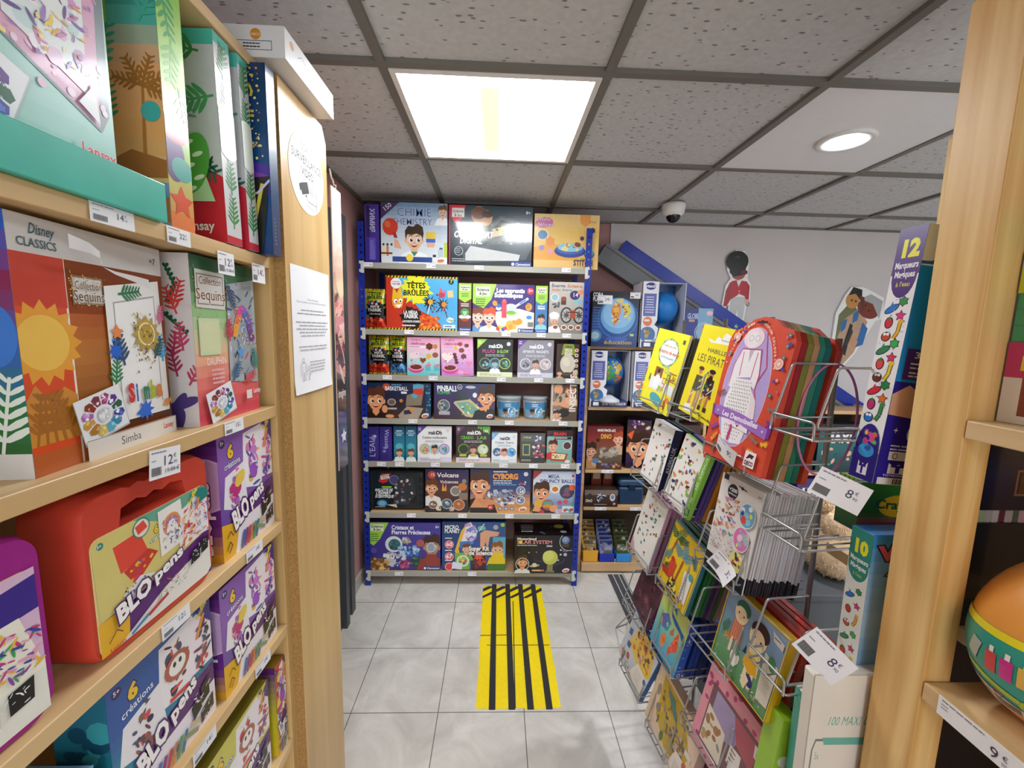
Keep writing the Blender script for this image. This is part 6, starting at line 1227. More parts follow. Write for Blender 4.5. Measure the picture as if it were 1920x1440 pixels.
def seals(a, x, y, w, h, logo):
    a.p([(x, y), (x+w, y), (x+w, y+h), (x, y+h)], 'f4ecec'); a.p([(x+w*.15, y+h*.5), (x+w*.4, y+h*.85), (x+w*.85, y+h*.8), (x+w*.7, y+h*.55), (x+w*.5, y+h*.62), (x+w*.3, y+h*.5)], '502028'); a.t(logo, x+w/2, y+h*.12, h*.26, '502028', w=w*.8, al='c', b=.05)
# fashion colouring box with rounded top
def demo(name, label, main, off, front, group):
    w, h, d = .196, .335, .013; bm = MB(); r_ = .03; P = [(-w/2+.002, 0), (w/2-.002, 0), (w/2, .004), (w/2, h-.052)]
    P += [(w/2-.012, h-.03), (w/2-.04, h-.024), (w/2-.066, h-.006), (0, h), (-w/2+.066, h-.006), (-w/2+.04, h-.024), (-w/2+.012, h-.03), (-w/2, h-.052), (-w/2, .004)]; n = len(P)
    bm.add([(p[0], 0, p[1]) for p in P]+[(p[0], d, p[1]) for p in P], [tuple(range(n)), tuple(range(2*n-1, n-1, -1))], main)
    bm.add([(p[0], 0, p[1]) for p in P]+[(p[0], d, p[1]) for p in P], [(i, i+n, (i+1) % n+n, (i+1) % n) for i in range(n)], main if front else main)
    a = Art(bm, w, h, facemat('f', w, d, h))
    def flowers(x0, x1, y0, y1, k, sd):
        rn = random.Random(sd)
        for _ in range(k):
            x, y = rn.uniform(x0, x1), rn.uniform(y0, y1); t = rn.choice('abcd')
            if t == 'a': a.star(x, y, .018, 5, '3a8088', .6); a.e(x, y, .005, .005, 'e8d070')
            elif t == 'b': a.star(x, y, .016, 5, '4a48b0', .5)
            elif t == 'c': a.e(x, y, .012, .005, 'e8a030', rn.uniform(0, 180), 10); a.e(x+.04, y+.01, .012, .005, 'e8a030', rn.uniform(0, 180), 10)
            else: a.e(x, y, .01, .01, 'd86080')
    if front:
        a.e(.44, .52, .212, .41, 'e8b8c8', n=44); a.e(.44, .52, .206, .404, 'b8a4d8', n=44)
        a.p([(.06, .62), (.2, .8), (.24, .3), (.1, .3)], main) if False else None
        b_ = a; a = Art(bm, w*.80, h*.93, facemat('f', w, d, h) @ Matrix.Translation((w*.035, h*.055, 0))); a.z = 8e-4
        a.e(.47, .86, .1, .075, 'f0d8dc'); a.e(.46, .85, .06, .06, 'ece6e8'); a.ring(.42, .86, .022, .003, '9090a0'); a.ring(.54, .86, .022, .003, '9090a0')
        a.p([(.3, .78), (.66, .78), (.74, .6), (.72, .5), (.62, .52), (.6, .58), (.3, .56), (.26, .48), (.16, .5), (.22, .7)], 'f0ecee'); a.p([(.44, .78), (.48, .68), (.54, .78)], 'c8b8c0'); a.st([(.3, .78), (.68, .78)], .008, 'c04070')
        for pts in ([(.3, .78), (.2, .66), (.18, .5)], [(.68, .78), (.74, .6), (.72, .5), (.8, .4)], [(.34, .76), (.36, .58)], [(.62, .76), (.6, .58)], [(.7, .9), (.78, .76), (.84, .66), (.74, .56)]): a.st(pts, .007, 'd04878')
        a.p([(.28, .56), (.62, .56), (.78, .3), (.7, .1), (.5, .085), (.3, .1), (.2, .25), (.18, .4)], 'f0eeee'); a.p([(.66, .5), (.8, .42), (.84, .3), (.74, .28)], 'ecdce4')
        for i in range(17):
            for j in range(9):
                x, y = .24+.05*j+.02*(i % 2), .12+.026*i
                if (x-.5)**2/.06+(y-.38)**2/.09 < 1: a.poly([((x-.008)*a.W, y*a.H), ((x+.008)*a.W, y*a.H), (x*a.W, (y+.011)*a.H)], '282428', True)
        a.p([(.28, .28), (.78, .25), (.8, .19), (.3, .22)], 'f0e8ec'); a.p([(.52, .25), (.58, .21), (.64, .245)], '8a1838'); a.st([(.46, .22), (.44, .1)], .02, 'd03880')
        b_.z = a.z; a = b_
        a.p([(.0, .37), (.13, .33), (.13, .28), (.02, .3)], '7a3a98'); a.p([(.87, .3), (1, .35), (.98, .24), (.87, .24)], '7a3a98'); a.p([(.06, .37), (.5, .35), (.94, .30), (.94, .23), (.5, .28), (.06, .30)], 'a070c0')
        a.t('Les Demoiselles', .5, .295, .035, 'f4f0f8', w=.6, al='c', b=.03, rot=-4); a.ln(.35, .268, .3, 1, 1, 'e0d0f0', .01); a.star(.12, .33, .012, 4, 'f4f0f8', .3); a.star(.88, .275, .012, 4, 'f4f0f8', .3)
        for i, ch in enumerate('4 COLORIAGES MODE • 4 FASHION COLOURING'):
            t = R(160-i*3.7); a.t(ch, .44+.232*math.cos(t)*h/w, .53+.425*math.sin(t), .016, 'f8ecdc', al='c', rot=math.degrees(t)-90, b=.03)
        for x, y, q in ((.14, .86, .035), (.87, .7, .035), (.9, .6, .01)): a.e(x, y, q, q, 'f4c8b8'); a.ring(x, y, q*.6, .004, 'e88070'); a.e(x, y, q*.25, q*.25, 'f4e8e0')
        flowers(.03, .16, .72, .95, 8, 4); flowers(.84, .97, .5, .92, 10, 5); flowers(.1, .3, .9, .97, 3, 6)
        for x, y, c in ((.08, .2, '8a50a8'), (.14, .12, 'e8a030'), (.86, .12, 'f0b820'), (.93, .2, 'f0c030'), (.2, .05, '6a6850'), (.9, .42, '9a7868'), (.84, .2, '9a7868'), (.94, .34, '7a3c90'), (.06, .45, 'a05038'), (.72, .08, 'c83838')): a.leaf(x, y, .07, x*400 % 180, c, 5); a.heart(x, y, .018, c)
        a.r(.42, .955, .16, .012, '2c1418'); a.e(.5, .965, .012, .01, '2c1418'); seals(a, .74, .035, .16, .1, 'DJECO')
    else:
        flowers(.8, .97, .1, .92, 16, 7); a.e(.86, .7, .035, .035, 'f4c8b8'); a.leaf(.9, .3, .1, 80, 'e8b030', 5); a.leaf(.88, .5, .1, 100, '9a7868', 5); seals(a, .76, .035, .16, .1, 'DJECO')
        a.leaf(.7, .8, .14, 60, '00000'+'0' if False else '3a8858', 5)
    # lighter carton edges
    o = bm.obj(name, M['card']); b = Vector((.513, .993, 1.184)); c = b+HX*(w/2)
    o.matrix_basis = Matrix.Translation(c) @ Matrix.Rotation(RZ, 4, 'Z') @ Matrix.Rotation(-R(10), 4, 'X') @ Matrix.Translation((0, off, 0))
    return tag(o, label, 'colouring set', group)
demo('colouring_set', 'orange flowered colouring set with lace doll window at the front of the top basket', 'd85038', 0, True, 'fashion colouring sets')
for k, (c, l) in enumerate((('a03028', 'dark red colouring set just behind the lace doll one'), ('8a8838', 'olive green colouring set in the leaning row'), ('c89868', 'tan colouring set in the leaning row'), ('3c9070', 'first green colouring set in the leaning row'), ('2c7868', 'darker teal colouring set behind the green one'))): demo('colouring_set', l, c, .0142*(k+1), False, 'fashion colouring sets')
demo('colouring_set', 'last orange colouring set at the back of the leaning row', 'd85038', .0142*6+.010, False, 'fashion colouring sets')

def animals(a, n, x0, x1, y0, y1, cs, s0=.02, s1=.035, seed=1):
    rn = random.Random(seed)
    for _ in range(n):
        x, y, q, c = rn.uniform(x0, x1), rn.uniform(y0, y1), rn.uniform(s0, s1), rn.choice(cs); k = a.H/a.W; f = rn.choice((-1, 1)); t = rn.random()
        if t < .6: a.e(x, y, q, q*.6, c, rn.uniform(-20, 20), 10); a.e(x+f*q*k, y+q*.5, q*.42, q*.4, c, 0, 8); [a.r(x+d*q*k-.1*q*k, y-q*.95, .28*q*k, q*.6, c) for d in (-.6, .3)]
        elif t < .8: a.e(x, y, q*.5, q*.9, c, rn.uniform(-30, 30), 10)
        else: a.star(x, y, q*.7, 5, c, .5, rn.uniform(0, 60))
def f(a):
    a.r(0, 0, 1, 1, 'f0e828'); a.e(.52, .73, .21, .16, 'fbfbf6', 0, 30)
    for k in range(34):
        t = 2*math.pi*k/34; a.e(.52+.225*math.cos(t)*a.H/a.W, .73+.17*math.sin(t), .02, .014, ('58b0b0', '3a8890', '88c0a0', 'b0d060')[k % 4], k*50, 8)
    a.t('Habille mes amies', .52, .8, .025, 'e08840', w=.4, al='c', b=0, sh=.2); a.t('Créatrice de mode', .52, .71, .05, 'd86830', w=.66, al='c', b=.01, sh=.15); a.t('AUTOCOLLANTS', .52, .65, .025, '58a0b0', w=.42, al='c')
    a.r(.28, .3, .25, .22, '8a5830'); a.p([(.2, .22), (.6, .22), (.64, .4), (.2, .38)], 'e8ecec'); a.e(.42, .45, .035, .04, 'e8a880'); a.e(.41, .47, .035, .03, '201814'); a.p([(.3, .25), (.36, .42), (.48, .42), (.52, .25)], 'f0f4f4'); a.sc(4, 14, .52, .24, .86, .38, ['e0e8e0', 'e8a080', '98c830', 'f4f0f0'], .02, .04, 'e'); a.r(.7, .24, .28, .12, 'e4e8e4')
    for x, y, c in ((.58, .48, '8ac0b8'), (.6, .34, 'c05838'), (.7, .4, '3a7848'), (.78, .42, 'c8a040')): a.frame(x, y, .1, .08, .01, c)
    a.r(.74, .4, .26, .012, 'a86838'); a.r(.72, .5, .24, .012, 'a86838'); a.sc(5, 12, .74, .42, .96, .48, ['c84838', '3a8858', 'e0b040', '4868a8'], .01, .02, 'r'); a.e(.55, .12, .17, .07, '4aa8b0', -8); a.e(.84, .11, .03, .06, 'd86838', 20); a.e(.84, .08, .015, .015, 'f0a040'); a.leaf(.16, .3, .1, 90, '3a8038', 5); a.r(.86, .88, .06, .05, '4a6040'); a.e(.9, .18, .05, .03, 'e88850')
b_ = RC('activity_book', 'yellow fashion designer sticker book in the far top basket', (.48, 1.387), .19, .245, .008, {'*': 'e8e028', 'r': 'e8e4d0'}, f, 1.240, tilt=7, cat='book')
reg(b_, .19, .008, .24); stack(b_, 5, .0085, 'activity_book', 'dark grey edged book standing behind the yellow fashion book', 'grey edged books in the far top basket', 'book', ['5c6064', '6a6e72'])
def f(a):
    a.r(0, 0, 1, 1, 'f0e020'); a.p([(.24, .86), (.4, .84), (.46, .9), (.56, .88), (.62, .95), (.8, .92), (1, .96), (1, .84), (.3, .82)], 'f4f2ea'); a.t('Autocollants', .55, .86, .022, '807040', w=.35); a.t('HABILLE...', .3, .72, .045, '3a4a50', w=.56); a.t('LES PIRATES', .09, .6, .085, '3c3c40', w=.86, b=.0)
    for x, s, c1, c2 in ((.3, 1, '4a5a40', 'c88a68'), (.6, 1.1, '2c2038', 'b87850')):
        a.e(x, .5, .032*s, .038*s, c2); a.e(x, .53, .05*s, .022*s, '5a3828' if x < .5 else '181414'); a.p([(x-.1*s, .26), (x-.08*s, .45), (x+.1*s, .45), (x+.12*s, .28)], c1); a.r(x-.1, .14, .06, .14, c2); a.r(x+.04, .14, .06, .14, c2); a.r(x-.11, .1, .08, .05, '3a2820' if x > .5 else c2); a.r(x+.04, .1, .09, .05, '3a2820' if x > .5 else c2); a.st([(x-.12, .2), (x+.16, .38)], .01, 'e8e8e0'); a.sc(int(x*100), 8, x-.1, .26, x+.1, .44, ['8a2838', '2c3878', 'd8b030', '387848', 'e0d0b0'], .02, .035, 'r')
    a.e(.6, .44, .04, .05, '181414'); a.e(.62, .34, .02, .02, 'e8c030'); a.p([(.14, .02), (.14, .1), (.3, .12), (.36, .03)], 'f0f0ea'); a.t('Plus de 150 autocollants', .34, .05, .028, '303028', w=.64, rot=-3)
RC('activity_book', 'yellow pirates sticker book beside the lace doll sets', (.514, 1.155), .165, .245, .010, {'*': 'e8dc20', 'r': 'd8d4c0'}, f, 1.252, tilt=7, cat='book', off=0)
# second tier
def f(a): a.r(0, 0, 1, 1, 'f0efe8'); animals(a, 34, .06, .94, .06, .95, ['3a5848', 'c84838', '485068', '8a5a40', '2c7858', 'd08878', '384050', '6a8a78'], .022, .035, 8)
b_ = RC('sticker_book', 'white animal pattern sticker book with navy spine in the far second basket', (.485, 1.342), .125, .2, .028, {'*': '1c2648', 't': 'e8e8e8'}, f, .995, tilt=5, right=lambda a: (a.r(0, 0, 1, 1, '1c2648'), a.t('ANIMAUX', .72, .3, .5*.13, 'd8d8e8', rot=90)), cat='book')
reg(b_, .125, .028, .2); stack(b_, 4, .010, 'sticker_book', 'dark navy and green sticker book behind the animal pattern one', 'dark sticker books in the far second basket', 'book', ['141c38', '1c4a34', '18203c', '245838'])
def f(a):
    a.r(0, 0, 1, 1, 'f0f0e8'); animals(a, 46, .05, .84, .05, .95, ['e06838', '4a58b0', 'e8a030', '8ac040', '5a2c30', 'c84848', '98a0a8', '303850', 'd07828'], .024, .04, 5); a.r(.84, 0, .16, 1, '78b038')
    for y, s in ((.45, 'LES'), (.6, 'ANIMAUX')): a.t(s, .955, y, .05, 'e8f4d8', rot=90, b=.0)
    a.ring(.92, .1, .06, .018, '1c3858'); a.r(.93, .03, .06, .14, '78b038'); a.t('100', .955, .24, .04, 'e8f4d8', rot=90); a.ring(.3, .3, .05, .014, '2c4070'); a.r(.33, .24, .08, .12, 'f0f0e8')
b_ = RC('sticker_book', 'white animal sticker book with lime green band in the middle basket', (.504, 1.186), .133, .2, .012, {'*': '78b038'}, f, .985, tilt=11, cat='book')
reg(b_, .133, .012, .2); stack(b_, 9, .012, 'sticker_book', ['purple edged sticker book behind the lime banded one', 'orange edged sticker book behind the purple ones'] if False else 'purple or orange edged sticker book filed behind the lime banded one', 'coloured sticker books in the middle basket', 'book', ['4a3880', '5a4890', 'd89020', 'c87818', 'a06818', 'e0a030', '7a6028', 'c05820', 'd0c8b0'])
# sticker pads
def f(a):
    a.r(0, 0, 1, 1, 'e4e2dc'); a.r(0, 0, 1, .155, '22262c'); a.p([(.33, 1), (.4, .965), (.62, .955), (.66, .93), (.5, .95), (.3, .975)], 'f0efe8') if False else None
    a.e(.33, .86, .075, .075, '22262c'); a.t('+200', .33, .86, .035, 'f0f0f0', w=.2, al='c', b=.03); a.t('stickers', .33, .825, .022, 'f0f0f0', w=.2, al='c'); a.r(.44, .93, .2, .012, '30302c', -8); a.e(.53, .935, .02, .016, '30302c'); a.r(.05, .945, .12, .06, '283028')
    animals(a, 60, .05, .55, .42, .8, ['c84858', '7898c8', 'd8a860', '8a5a50', 'd090b0', '489080', 'e8b8a8', '605878'], .012, .026, 3); a.sc(7, 130, .05, .22, .62, .42, ['5a5058', 'c87880', '88a090', 'b09880', 'd8a0a8', 'a04858'], .004, .009, 'x')
    a.e(.78, .72, .105, .12, 'f0f0ee'); a.e(.78, .72, .098, .112, '70a8cc'); a.sc(3, 14, .66, .64, .9, .8, ['e8e040', '4a60a8', 'e8eef0', 'e05048', '90c8d8', '303868'], .02, .04, 'ex'); a.e(.76, .48, .105, .12, 'f0f0ee'); a.e(.76, .48, .098, .112, 'd878b0'); a.sc(4, 10, .66, .4, .88, .56, ['f0c8d8', 'e8e070', 'a0b8c0', 'c03858', '503040'], .02, .04, 'ex')
    a.e(.76, .25, .09, .1, 'e8dc80'); a.sc(5, 10, .68, .18, .86, .33, ['c85858', '404048', 'f0f0d8', 'a86838'], .015, .03, 'ex'); a.t('6+', .92, .93, .025, '30302c'); a.e(.42, .07, .08, .04, 'd8b0a8'); a.e(.42, .07, .07, .03, 'c86868'); a.heart(.85, .07, .03, 'b0a8a8')
b_ = RC('sticker_pad', 'front white sticker pad with round pictures on the thick stack', (.531, .975), .138, .238, .004, {'*': 'e0deda'}, f, .90, lean=8, cat='sticker pad')
reg(b_, .138, .004, .238)
def padfn(mb, w, d, h):
    for k, W_ in (('f', w), ('r', d)):
        a = Art(mb, W_, h, facemat(k, w, d, h)); a.r(0, 0, 1, .155, '22262c')
        if k == 'f': a.t('6+', .9, .92, .022, '30302c')
for o in stack(b_, 25, .0052, 'sticker_pad', 'white sticker pad with black foot inside the thick stack', 'white sticker pads stacked in the basket', 'sticker pad', ['dcdad8', 'e4e2e0', 'd4d2d0'], padfn, .0028, 5): pass
# third tier
def f(a): a.r(0, 0, 1, 1, 'ecece2'); animals(a, 34, .08, .95, .1, .95, ['c85848', '3a7858', '485068', 'a87858', 'd8a090', '6a8aa0', '8a3848'], .02, .032, 12); a.p([(0, 0), (.3, 0), (.1, .12), (0, .2)], 'd8a0b8')
b_ = RC('sticker_book', 'pale animal book with pink edges in the far third basket', (.48, 1.385), .14, .235, .014, {'*': 'c898b0'}, f, .712, tilt=8, cat='book')
reg(b_, .14, .014, .235); stack(b_, 5, .012, 'sticker_book', 'pink edged book behind the pale animal one', 'pink edged books in the far third basket', 'book', ['c090a8', 'b8869e', 'c898b0', '8a7848', '988858'])
def f(a):
    a.r(0, 0, 1, 1, 'ecc820'); a.leaf(.2, .75, .3, 60, '3a7848', 6); a.leaf(.55, .6, .28, 100, '4888a0', 7, '5a98a8'); a.leaf(.5, .62, .26, 30, '4888a0', 7, '5a98a8'); a.leaf(.5, .62, .26, 160, '4888a0', 7, '5a98a8'); a.leaf(.22, .78, .24, 150, '2c6848', 6); a.leaf(.22, .78, .24, 20, '2c6848', 6)
    a.st([(.22, .78), (.12, .4)], .03, 'b85828'); a.st([(.55, .6), (.48, .2)], .035, 'b05028'); a.leaf(.75, .85, .22, -60, '3a7888', 7); a.leaf(.05, .4, .2, 60, '58a098', 6); a.leaf(.08, .25, .2, 40, '3a6838', 6)
    a.p([(.2, .18), (.22, .42), (.3, .5), (.42, .46), (.4, .3), (.5, .2)], 'd04828'); a.e(.28, .48, .05, .04, 'c03c20'); a.p([(.0, .3), (.18, .3), (.3, .12), (.6, .18), (.6, .3), (.3, .32)], 'c84020') if False else None; a.p([(.02, .26), (.24, .3), (.3, .2), (.1, .18)], 'b83820')
    a.p([(.32, .03), (.34, .24), (.52, .26), (.66, .05)], '181c30'); a.sc(5, 24, .34, .05, .6, .24, ['e8d030', 'f0e050', '202438'], .02, .04, 'x'); a.p([(.72, .1), (.66, .52), (.9, .56), (.92, .12)], 'ecece4'); a.ln(.7, .44, .16, 7, .05, 'a8a098', .006); a.e(.86, .52, .05, .05, '4aa0a8'); a.sc(8, 12, .35, .04, .8, .12, ['f0f0e8', '58a8c0', 'd04838'], .015, .03, 'x')
    a.frame(0, 0, 1, 1, .012, '2c7890')
b_ = RC('art_kit', 'yellow jungle origami kit with palms and an orange tiger', (.503, 1.188), .158, .202, .014, {'*': '2c7888'}, f, .716, tilt=7)
reg(b_, .158, .014, .2); stack(b_, 11, .0112, 'art_kit', 'craft kit edge in the tight row behind the jungle one', 'craft kits in the middle third basket', 'boxed craft kit', ['1c6838', '247a40', '2c6848', '4a3878', '6a5a90', '3a7838', 'a89890', 'b8a8a0', 'a89890', 'd86820', 'e09030'])
def kid(a, x, y, s, hair, shirt, hat=None):
    k = a.H/a.W
    a.p([(x-.09*s*k, y-.42*s), (x-.1*s*k, y-.14*s), (x+.1*s*k, y-.14*s), (x+.12*s*k, y-.42*s)], shirt); a.r(x-.07*s*k, y-.62*s, .05*s*k, .22*s, 'f0d8b8'); a.r(x+.03*s*k, y-.62*s, .05*s*k, .22*s, 'f0d8b8'); a.e(x, y, .13*s, .16*s, 'f0d8b0'); a.e(x+.01, y+.07*s, .135*s, .11*s, hair); a.e(x-.01, y-.02*s, .11*s, .1*s, 'f0d8b0')
    a.e(x-.05*s*k, y-.02*s, .012*s, .016*s, '302018'); a.e(x+.05*s*k, y-.03*s, .012*s, .016*s, '302018'); a.st([(x-.02, y-.08*s), (x+.02, y-.085*s)], .006, 'c05848')
def f(a):
    a.grad(['58905c', '689c68', '7898a8', '7c98b4', '88a4bc']); a.sc(4, 30, .05, .05, .7, .4, ['78b070', 'f0f0e8', '4a8050'], .006, .012, 'e'); a.leaf(.08, .4, .2, 70, '3a7848', 6); a.leaf(.12, .36, .2, 40, 'd89838', 5)
    kid(a, .3, .8, .85, '2c6850', 'e09068'); 
    for i in range(5): a.st([(.22+.035*i, .68), (.2+.04*i, .42)], .006, 'c85848')
    kid(a, .62, .72, 1.0, '3a2018', 'e8d890'); a.p([(.5, .34), (.52, .5), (.68, .48), (.74, .32), (.62, .26)], 'e0a820'); a.p([(.46, .42), (.5, .54), (.54, .44)], '2c3060'); a.e(.36, .24, .05, .09, 'f0ece0', 20); a.e(.42, .26, .03, .07, 'f0ece0', -10); a.e(.66, .2, .05, .07, '28306a', 30); a.p([(.55, .1), (.56, .26), (.66, .2), (.62, .06)], 'e8d8b0')
    a.p([(.8, .12), (.76, .66), (.97, .62), (.97, .14)], 'd8d2c0'); a.e(.88, .6, .05, .08, '4a8848', 20); a.ln(.8, .48, .14, 9, .028, 'a8a090', .006); a.p([(.78, .94), (.96, .9), (.96, .82), (.82, .84)], 'd0ccc8'); a.ln(.82, .88, .12, 1, 1, '404040', .012); a.frame(0, 0, 1, 1, .014, 'e0b820'); a.sc(9, 16, .7, .04, .95, .14, ['404848', 'e8e8d8', 'c85848'], .01, .02, 'l')
b_ = RC('art_kit', 'yellow edged kit box picturing two cartoon children in a garden', (.537, .918), .18, .19, .022, {'*': 'e0b020', 't': 'c8a020', 'r': 'e8b418'}, f, .690, lean=10, yaw=0, tilt=2)
reg(b_, .18, .022, .186); stack(b_, 4, .020, 'art_kit', 'red craft kit box with gold edge behind the garden children box', 'red craft kits behind the garden children box', 'boxed craft kit', ['c83828', 'b02c20', 'c83828', 'a82820'])
# fourth tier
def f(a): a.r(0, 0, 1, 1, '4a1c30'); a.sc(3, 60, 0, 0, 1, 1, ['5a2840', '38141f', '6a3448', '301018'], .02, .06, 'x'); a.star(.6, .35, .14, 14, '8a4858', .3); a.star(.3, .7, .12, 12, '2c0c18', .4)
b_ = RC('art_kit', 'dark burgundy flower kit with mauve edge in the far lower basket', (.484, 1.353), .13, .2, .03, {'*': '8a4a68'}, f, .53, tilt=12, right=lambda a: (a.grad(['6a3050', '9a5a78']), a.sc(3, 6, .2, .1, .8, .8, ['e0c0d0'], .008, .012)))
reg(b_, .13, .03, .2); stack(b_, 3, .018, 'art_kit', 'mauve or olive kit behind the burgundy flower one', 'kits behind the burgundy flower one', 'boxed craft kit', ['5a2038', '6a2840', '5a4828'])
def f(a):
    a.grad(['48a0d0', '58b8c8', '80c8b0', 'b8d878', 'd8dc68']); a.p([(.35, .98), (.45, .8), (.55, .78), (.95, .7), (.98, .55), (.8, .66), (.6, .68), (.45, .74)], '2458a8'); a.p([(.4, .9), (.5, 1), (.6, .82)], '2c68b8'); a.p([(.15, .6), (.35, .72), (.5, .62), (.42, .45), (.25, .42)], '5868b8'); a.p([(.3, .66), (.48, .6), (.46, .46), (.36, .42), (.38, .56)], '2c9890'); a.e(.4, .55, .025, .03, 'f0f4f0'); a.e(.4, .55, .012, .016, '181818'); a.p([(.1, .5), (.2, .56), (.24, .46)], 'e8d030'); a.p([(.52, .5), (.62, .64), (.66, .52), (.56, .46)], 'c07050')
    a.p([(.78, .66), (.84, .5), (.86, .36), (.74, .28), (.64, .14), (.6, .22), (.66, .4), (.7, .52)], 'e85028'); a.sc(6, 10, .66, .24, .82, .56, ['f08058', 'c83818', 'f09870'], .02, .03, 'x'); a.p([(.3, .3), (.42, .4), (.5, .3), (.44, .12), (.34, .16)], 'e88030'); a.sc(7, 8, .32, .16, .48, .36, ['f0a060', 'c84830'], .02, .03, 'l'); a.st([(.25, .95), (.3, .7)], .01, '58a040')
b_ = RC('art_kit', 'turquoise origami fish kit with blue lettered edge', (.501, 1.207), .15, .185, .022, {'*': '2850a8'}, f, .50, right=lambda a: (a.r(0, 0, 1, 1, '2c58b0'), a.sc(4, 8, .2, .15, .8, .75, ['e8e8f0', 'e0b040'], .01, .018, 'l'), a.ring(.5, .07, .03, .008, 'e8f0f0')), tilt=5)
reg(b_, .15, .022, .18); stack(b_, 5, .015, 'art_kit', 'royal blue kit edge behind the turquoise fish kit', 'royal blue kits behind the fish kit', 'boxed craft kit', ['1c3c90', '2448a0'])
def f(a):
    a.r(0, 0, 1, 1, 'e89aa8'); rn = random.Random(3)
    for i in range(40):
        x, y = rn.random(), rn.random()
        if not (.14 < x < .86 and .14 < y < .86): a.e(x, y, .032, .024, 'c03878', rn.uniform(0, 90), 12)
    a.p([(.12, .12), (.12, .84), (.88, .84), (.88, .12)], '7a5058'); a.p([(.2, .3), (.2, .8), (.7, .8), (.6, .5)], 'a898c0'); a.p([(.5, .8), (.86, .8), (.86, .5), (.62, .56)], 'b85868'); a.p([(.14, .14), (.14, .58), (.46, .5), (.5, .14)], 'e8dcc8'); a.sc(5, 12, .18, .18, .44, .5, ['a87848', 'c89868', '8a9888', 'b0a060'], .03, .06, 'e'); a.p([(.56, .3), (.56, .5), (.72, .52), (.74, .3)], 'ece4dc'); a.ln(.58, .46, .1, 4, .05, '606060', .014)
    a.p([(.6, .12), (.6, .36), (.96, .44), (.96, .12)], 'f0ece8'); a.e(.88, .38, .1, .06, 'd89098'); a.ln(.64, .3, .26, 8, .022, 'c08080', .005); a.e(.64, .12, .03, .04, '3a2018'); a.p([(.82, .8), (.96, .8), (.96, .68), (.84, .68)], 'e8e4e4'); a.bar(.86, .7, .08, .06)
RC('doll_kit', 'pink spotted window box of paper dolls low in the near column', (.531, .972), .215, .225, .05, {'*': 'b03040', 'r': 'a8505c'}, f, .405, tilt=3, right=lambda a: (a.grad(['8a6068', '987078']), a.sc(4, 6, .2, .1, .9, .5, ['c02038'], .04, .06, 'e')))
def f(a): a.r(0, 0, 1, 1, 'a82030'); a.sc(4, 12, .3, .1, .95, .9, ['c83040', '701420'], .05, .09, 'h')
RC('doll_kit', 'dark red boxed kit behind the pink spotted window box', (.531, .972), .19, .22, .04, {'*': '8a1828'}, f, .405, off=.053)
# bottom tier
def f(a):
    a.r(0, 0, 1, 1, 'c8d4e4'); a.p([(.18, .45), (.3, 1), (.86, 1), (1, .6), (.8, .35)], 'ecc860'); a.sc(6, 60, .3, .5, .9, .95, ['8a5030', 'e8a030', 'f0d840', 'c89080', 'e8c8b0', '684028', 'd87828'], .025, .055, 'x'); a.sc(2, 10, .35, .85, .7, .98, ['181818', 'f0d020'], .02, .04, 'r')
    a.p([(.06, .66), (.16, .7), (.18, .58), (.08, .54)], '3858a0'); a.p([(.14, .44), (.26, .48), (.26, .36), (.16, .34)], '3858a0'); a.e(.3, .24, .05, .06, 'c84058'); a.sc(9, 24, .1, .03, .55, .2, ['c8a090', 'e0d0c0', '886050', 'd06848', '58785a'], .02, .035, 'e'); a.p([(.5, .12), (.62, .46), (.98, .5), (.94, .1)], 'eceae4'); a.ln(.62, .38, .28, 6, .04, 'a09890', .006); a.e(.93, .42, .04, .05, '3060a8')
RC('art_kit', 'pale blue kit with yellow giraffe picture nearest the floor tiles', (.470, 1.422), .19, .205, .018, {'*': '2c5a90'}, f, .262, tilt=15)
def f(a):
    a.r(0, 0, 1, 1, 'e8ceb0'); a.p([(.2, .3), (.14, .96), (.66, .96), (.9, .5), (.8, .2), (.5, .1)], 'c8a830'); a.sc(6, 60, .2, .25, .8, .9, ['88783a', 'b89830', 'd8b850', '706030', 'a08888', '685848'], .02, .06, 'xl'); a.p([(.25, .9), (.45, .86), (.6, .6), (.42, .7)], '488080'); a.sc(8, 30, .5, .3, .85, .6, ['8a7888', 'a89098', '6a5868', 'c8b0a0'], .02, .05, 'x')
    a.e(.12, .66, .04, .1, '988888'); a.e(.2, .42, .05, .07, '8a8088'); a.e(.4, .16, .04, .08, '488050'); a.p([(.62, .04), (.7, .36), (.98, .4), (.98, .04)], 'ece4d8'); a.e(.88, .34, .05, .06, 'd05838'); a.ln(.72, .24, .22, 7, .026, 'b09888', .006); a.r(.82, .5, .12, .08, 'e4dcd4')
RC('art_kit', 'beige kit with yellow and teal forest picture beside the floor', (.500, 1.205), .235, .20, .03, {'*': 'd8b898', 'r': 'c8b0a0', 'b': 'a04030'}, f, .222, tilt=6)
for o_, (u, v) in enumerate(((1240, 1300),)): pass
# dark things in the near column foot
RC('art_kit', 'dark red kit box standing at the foot of the near column', (.54, .99), .19, .22, .05, {'*': '6a1420', 'r': '801c28'}, lambda a: a.sc(4, 14, .1, .1, .9, .9, ['a82838', '501018'], .03, .08, 'h'), .125)
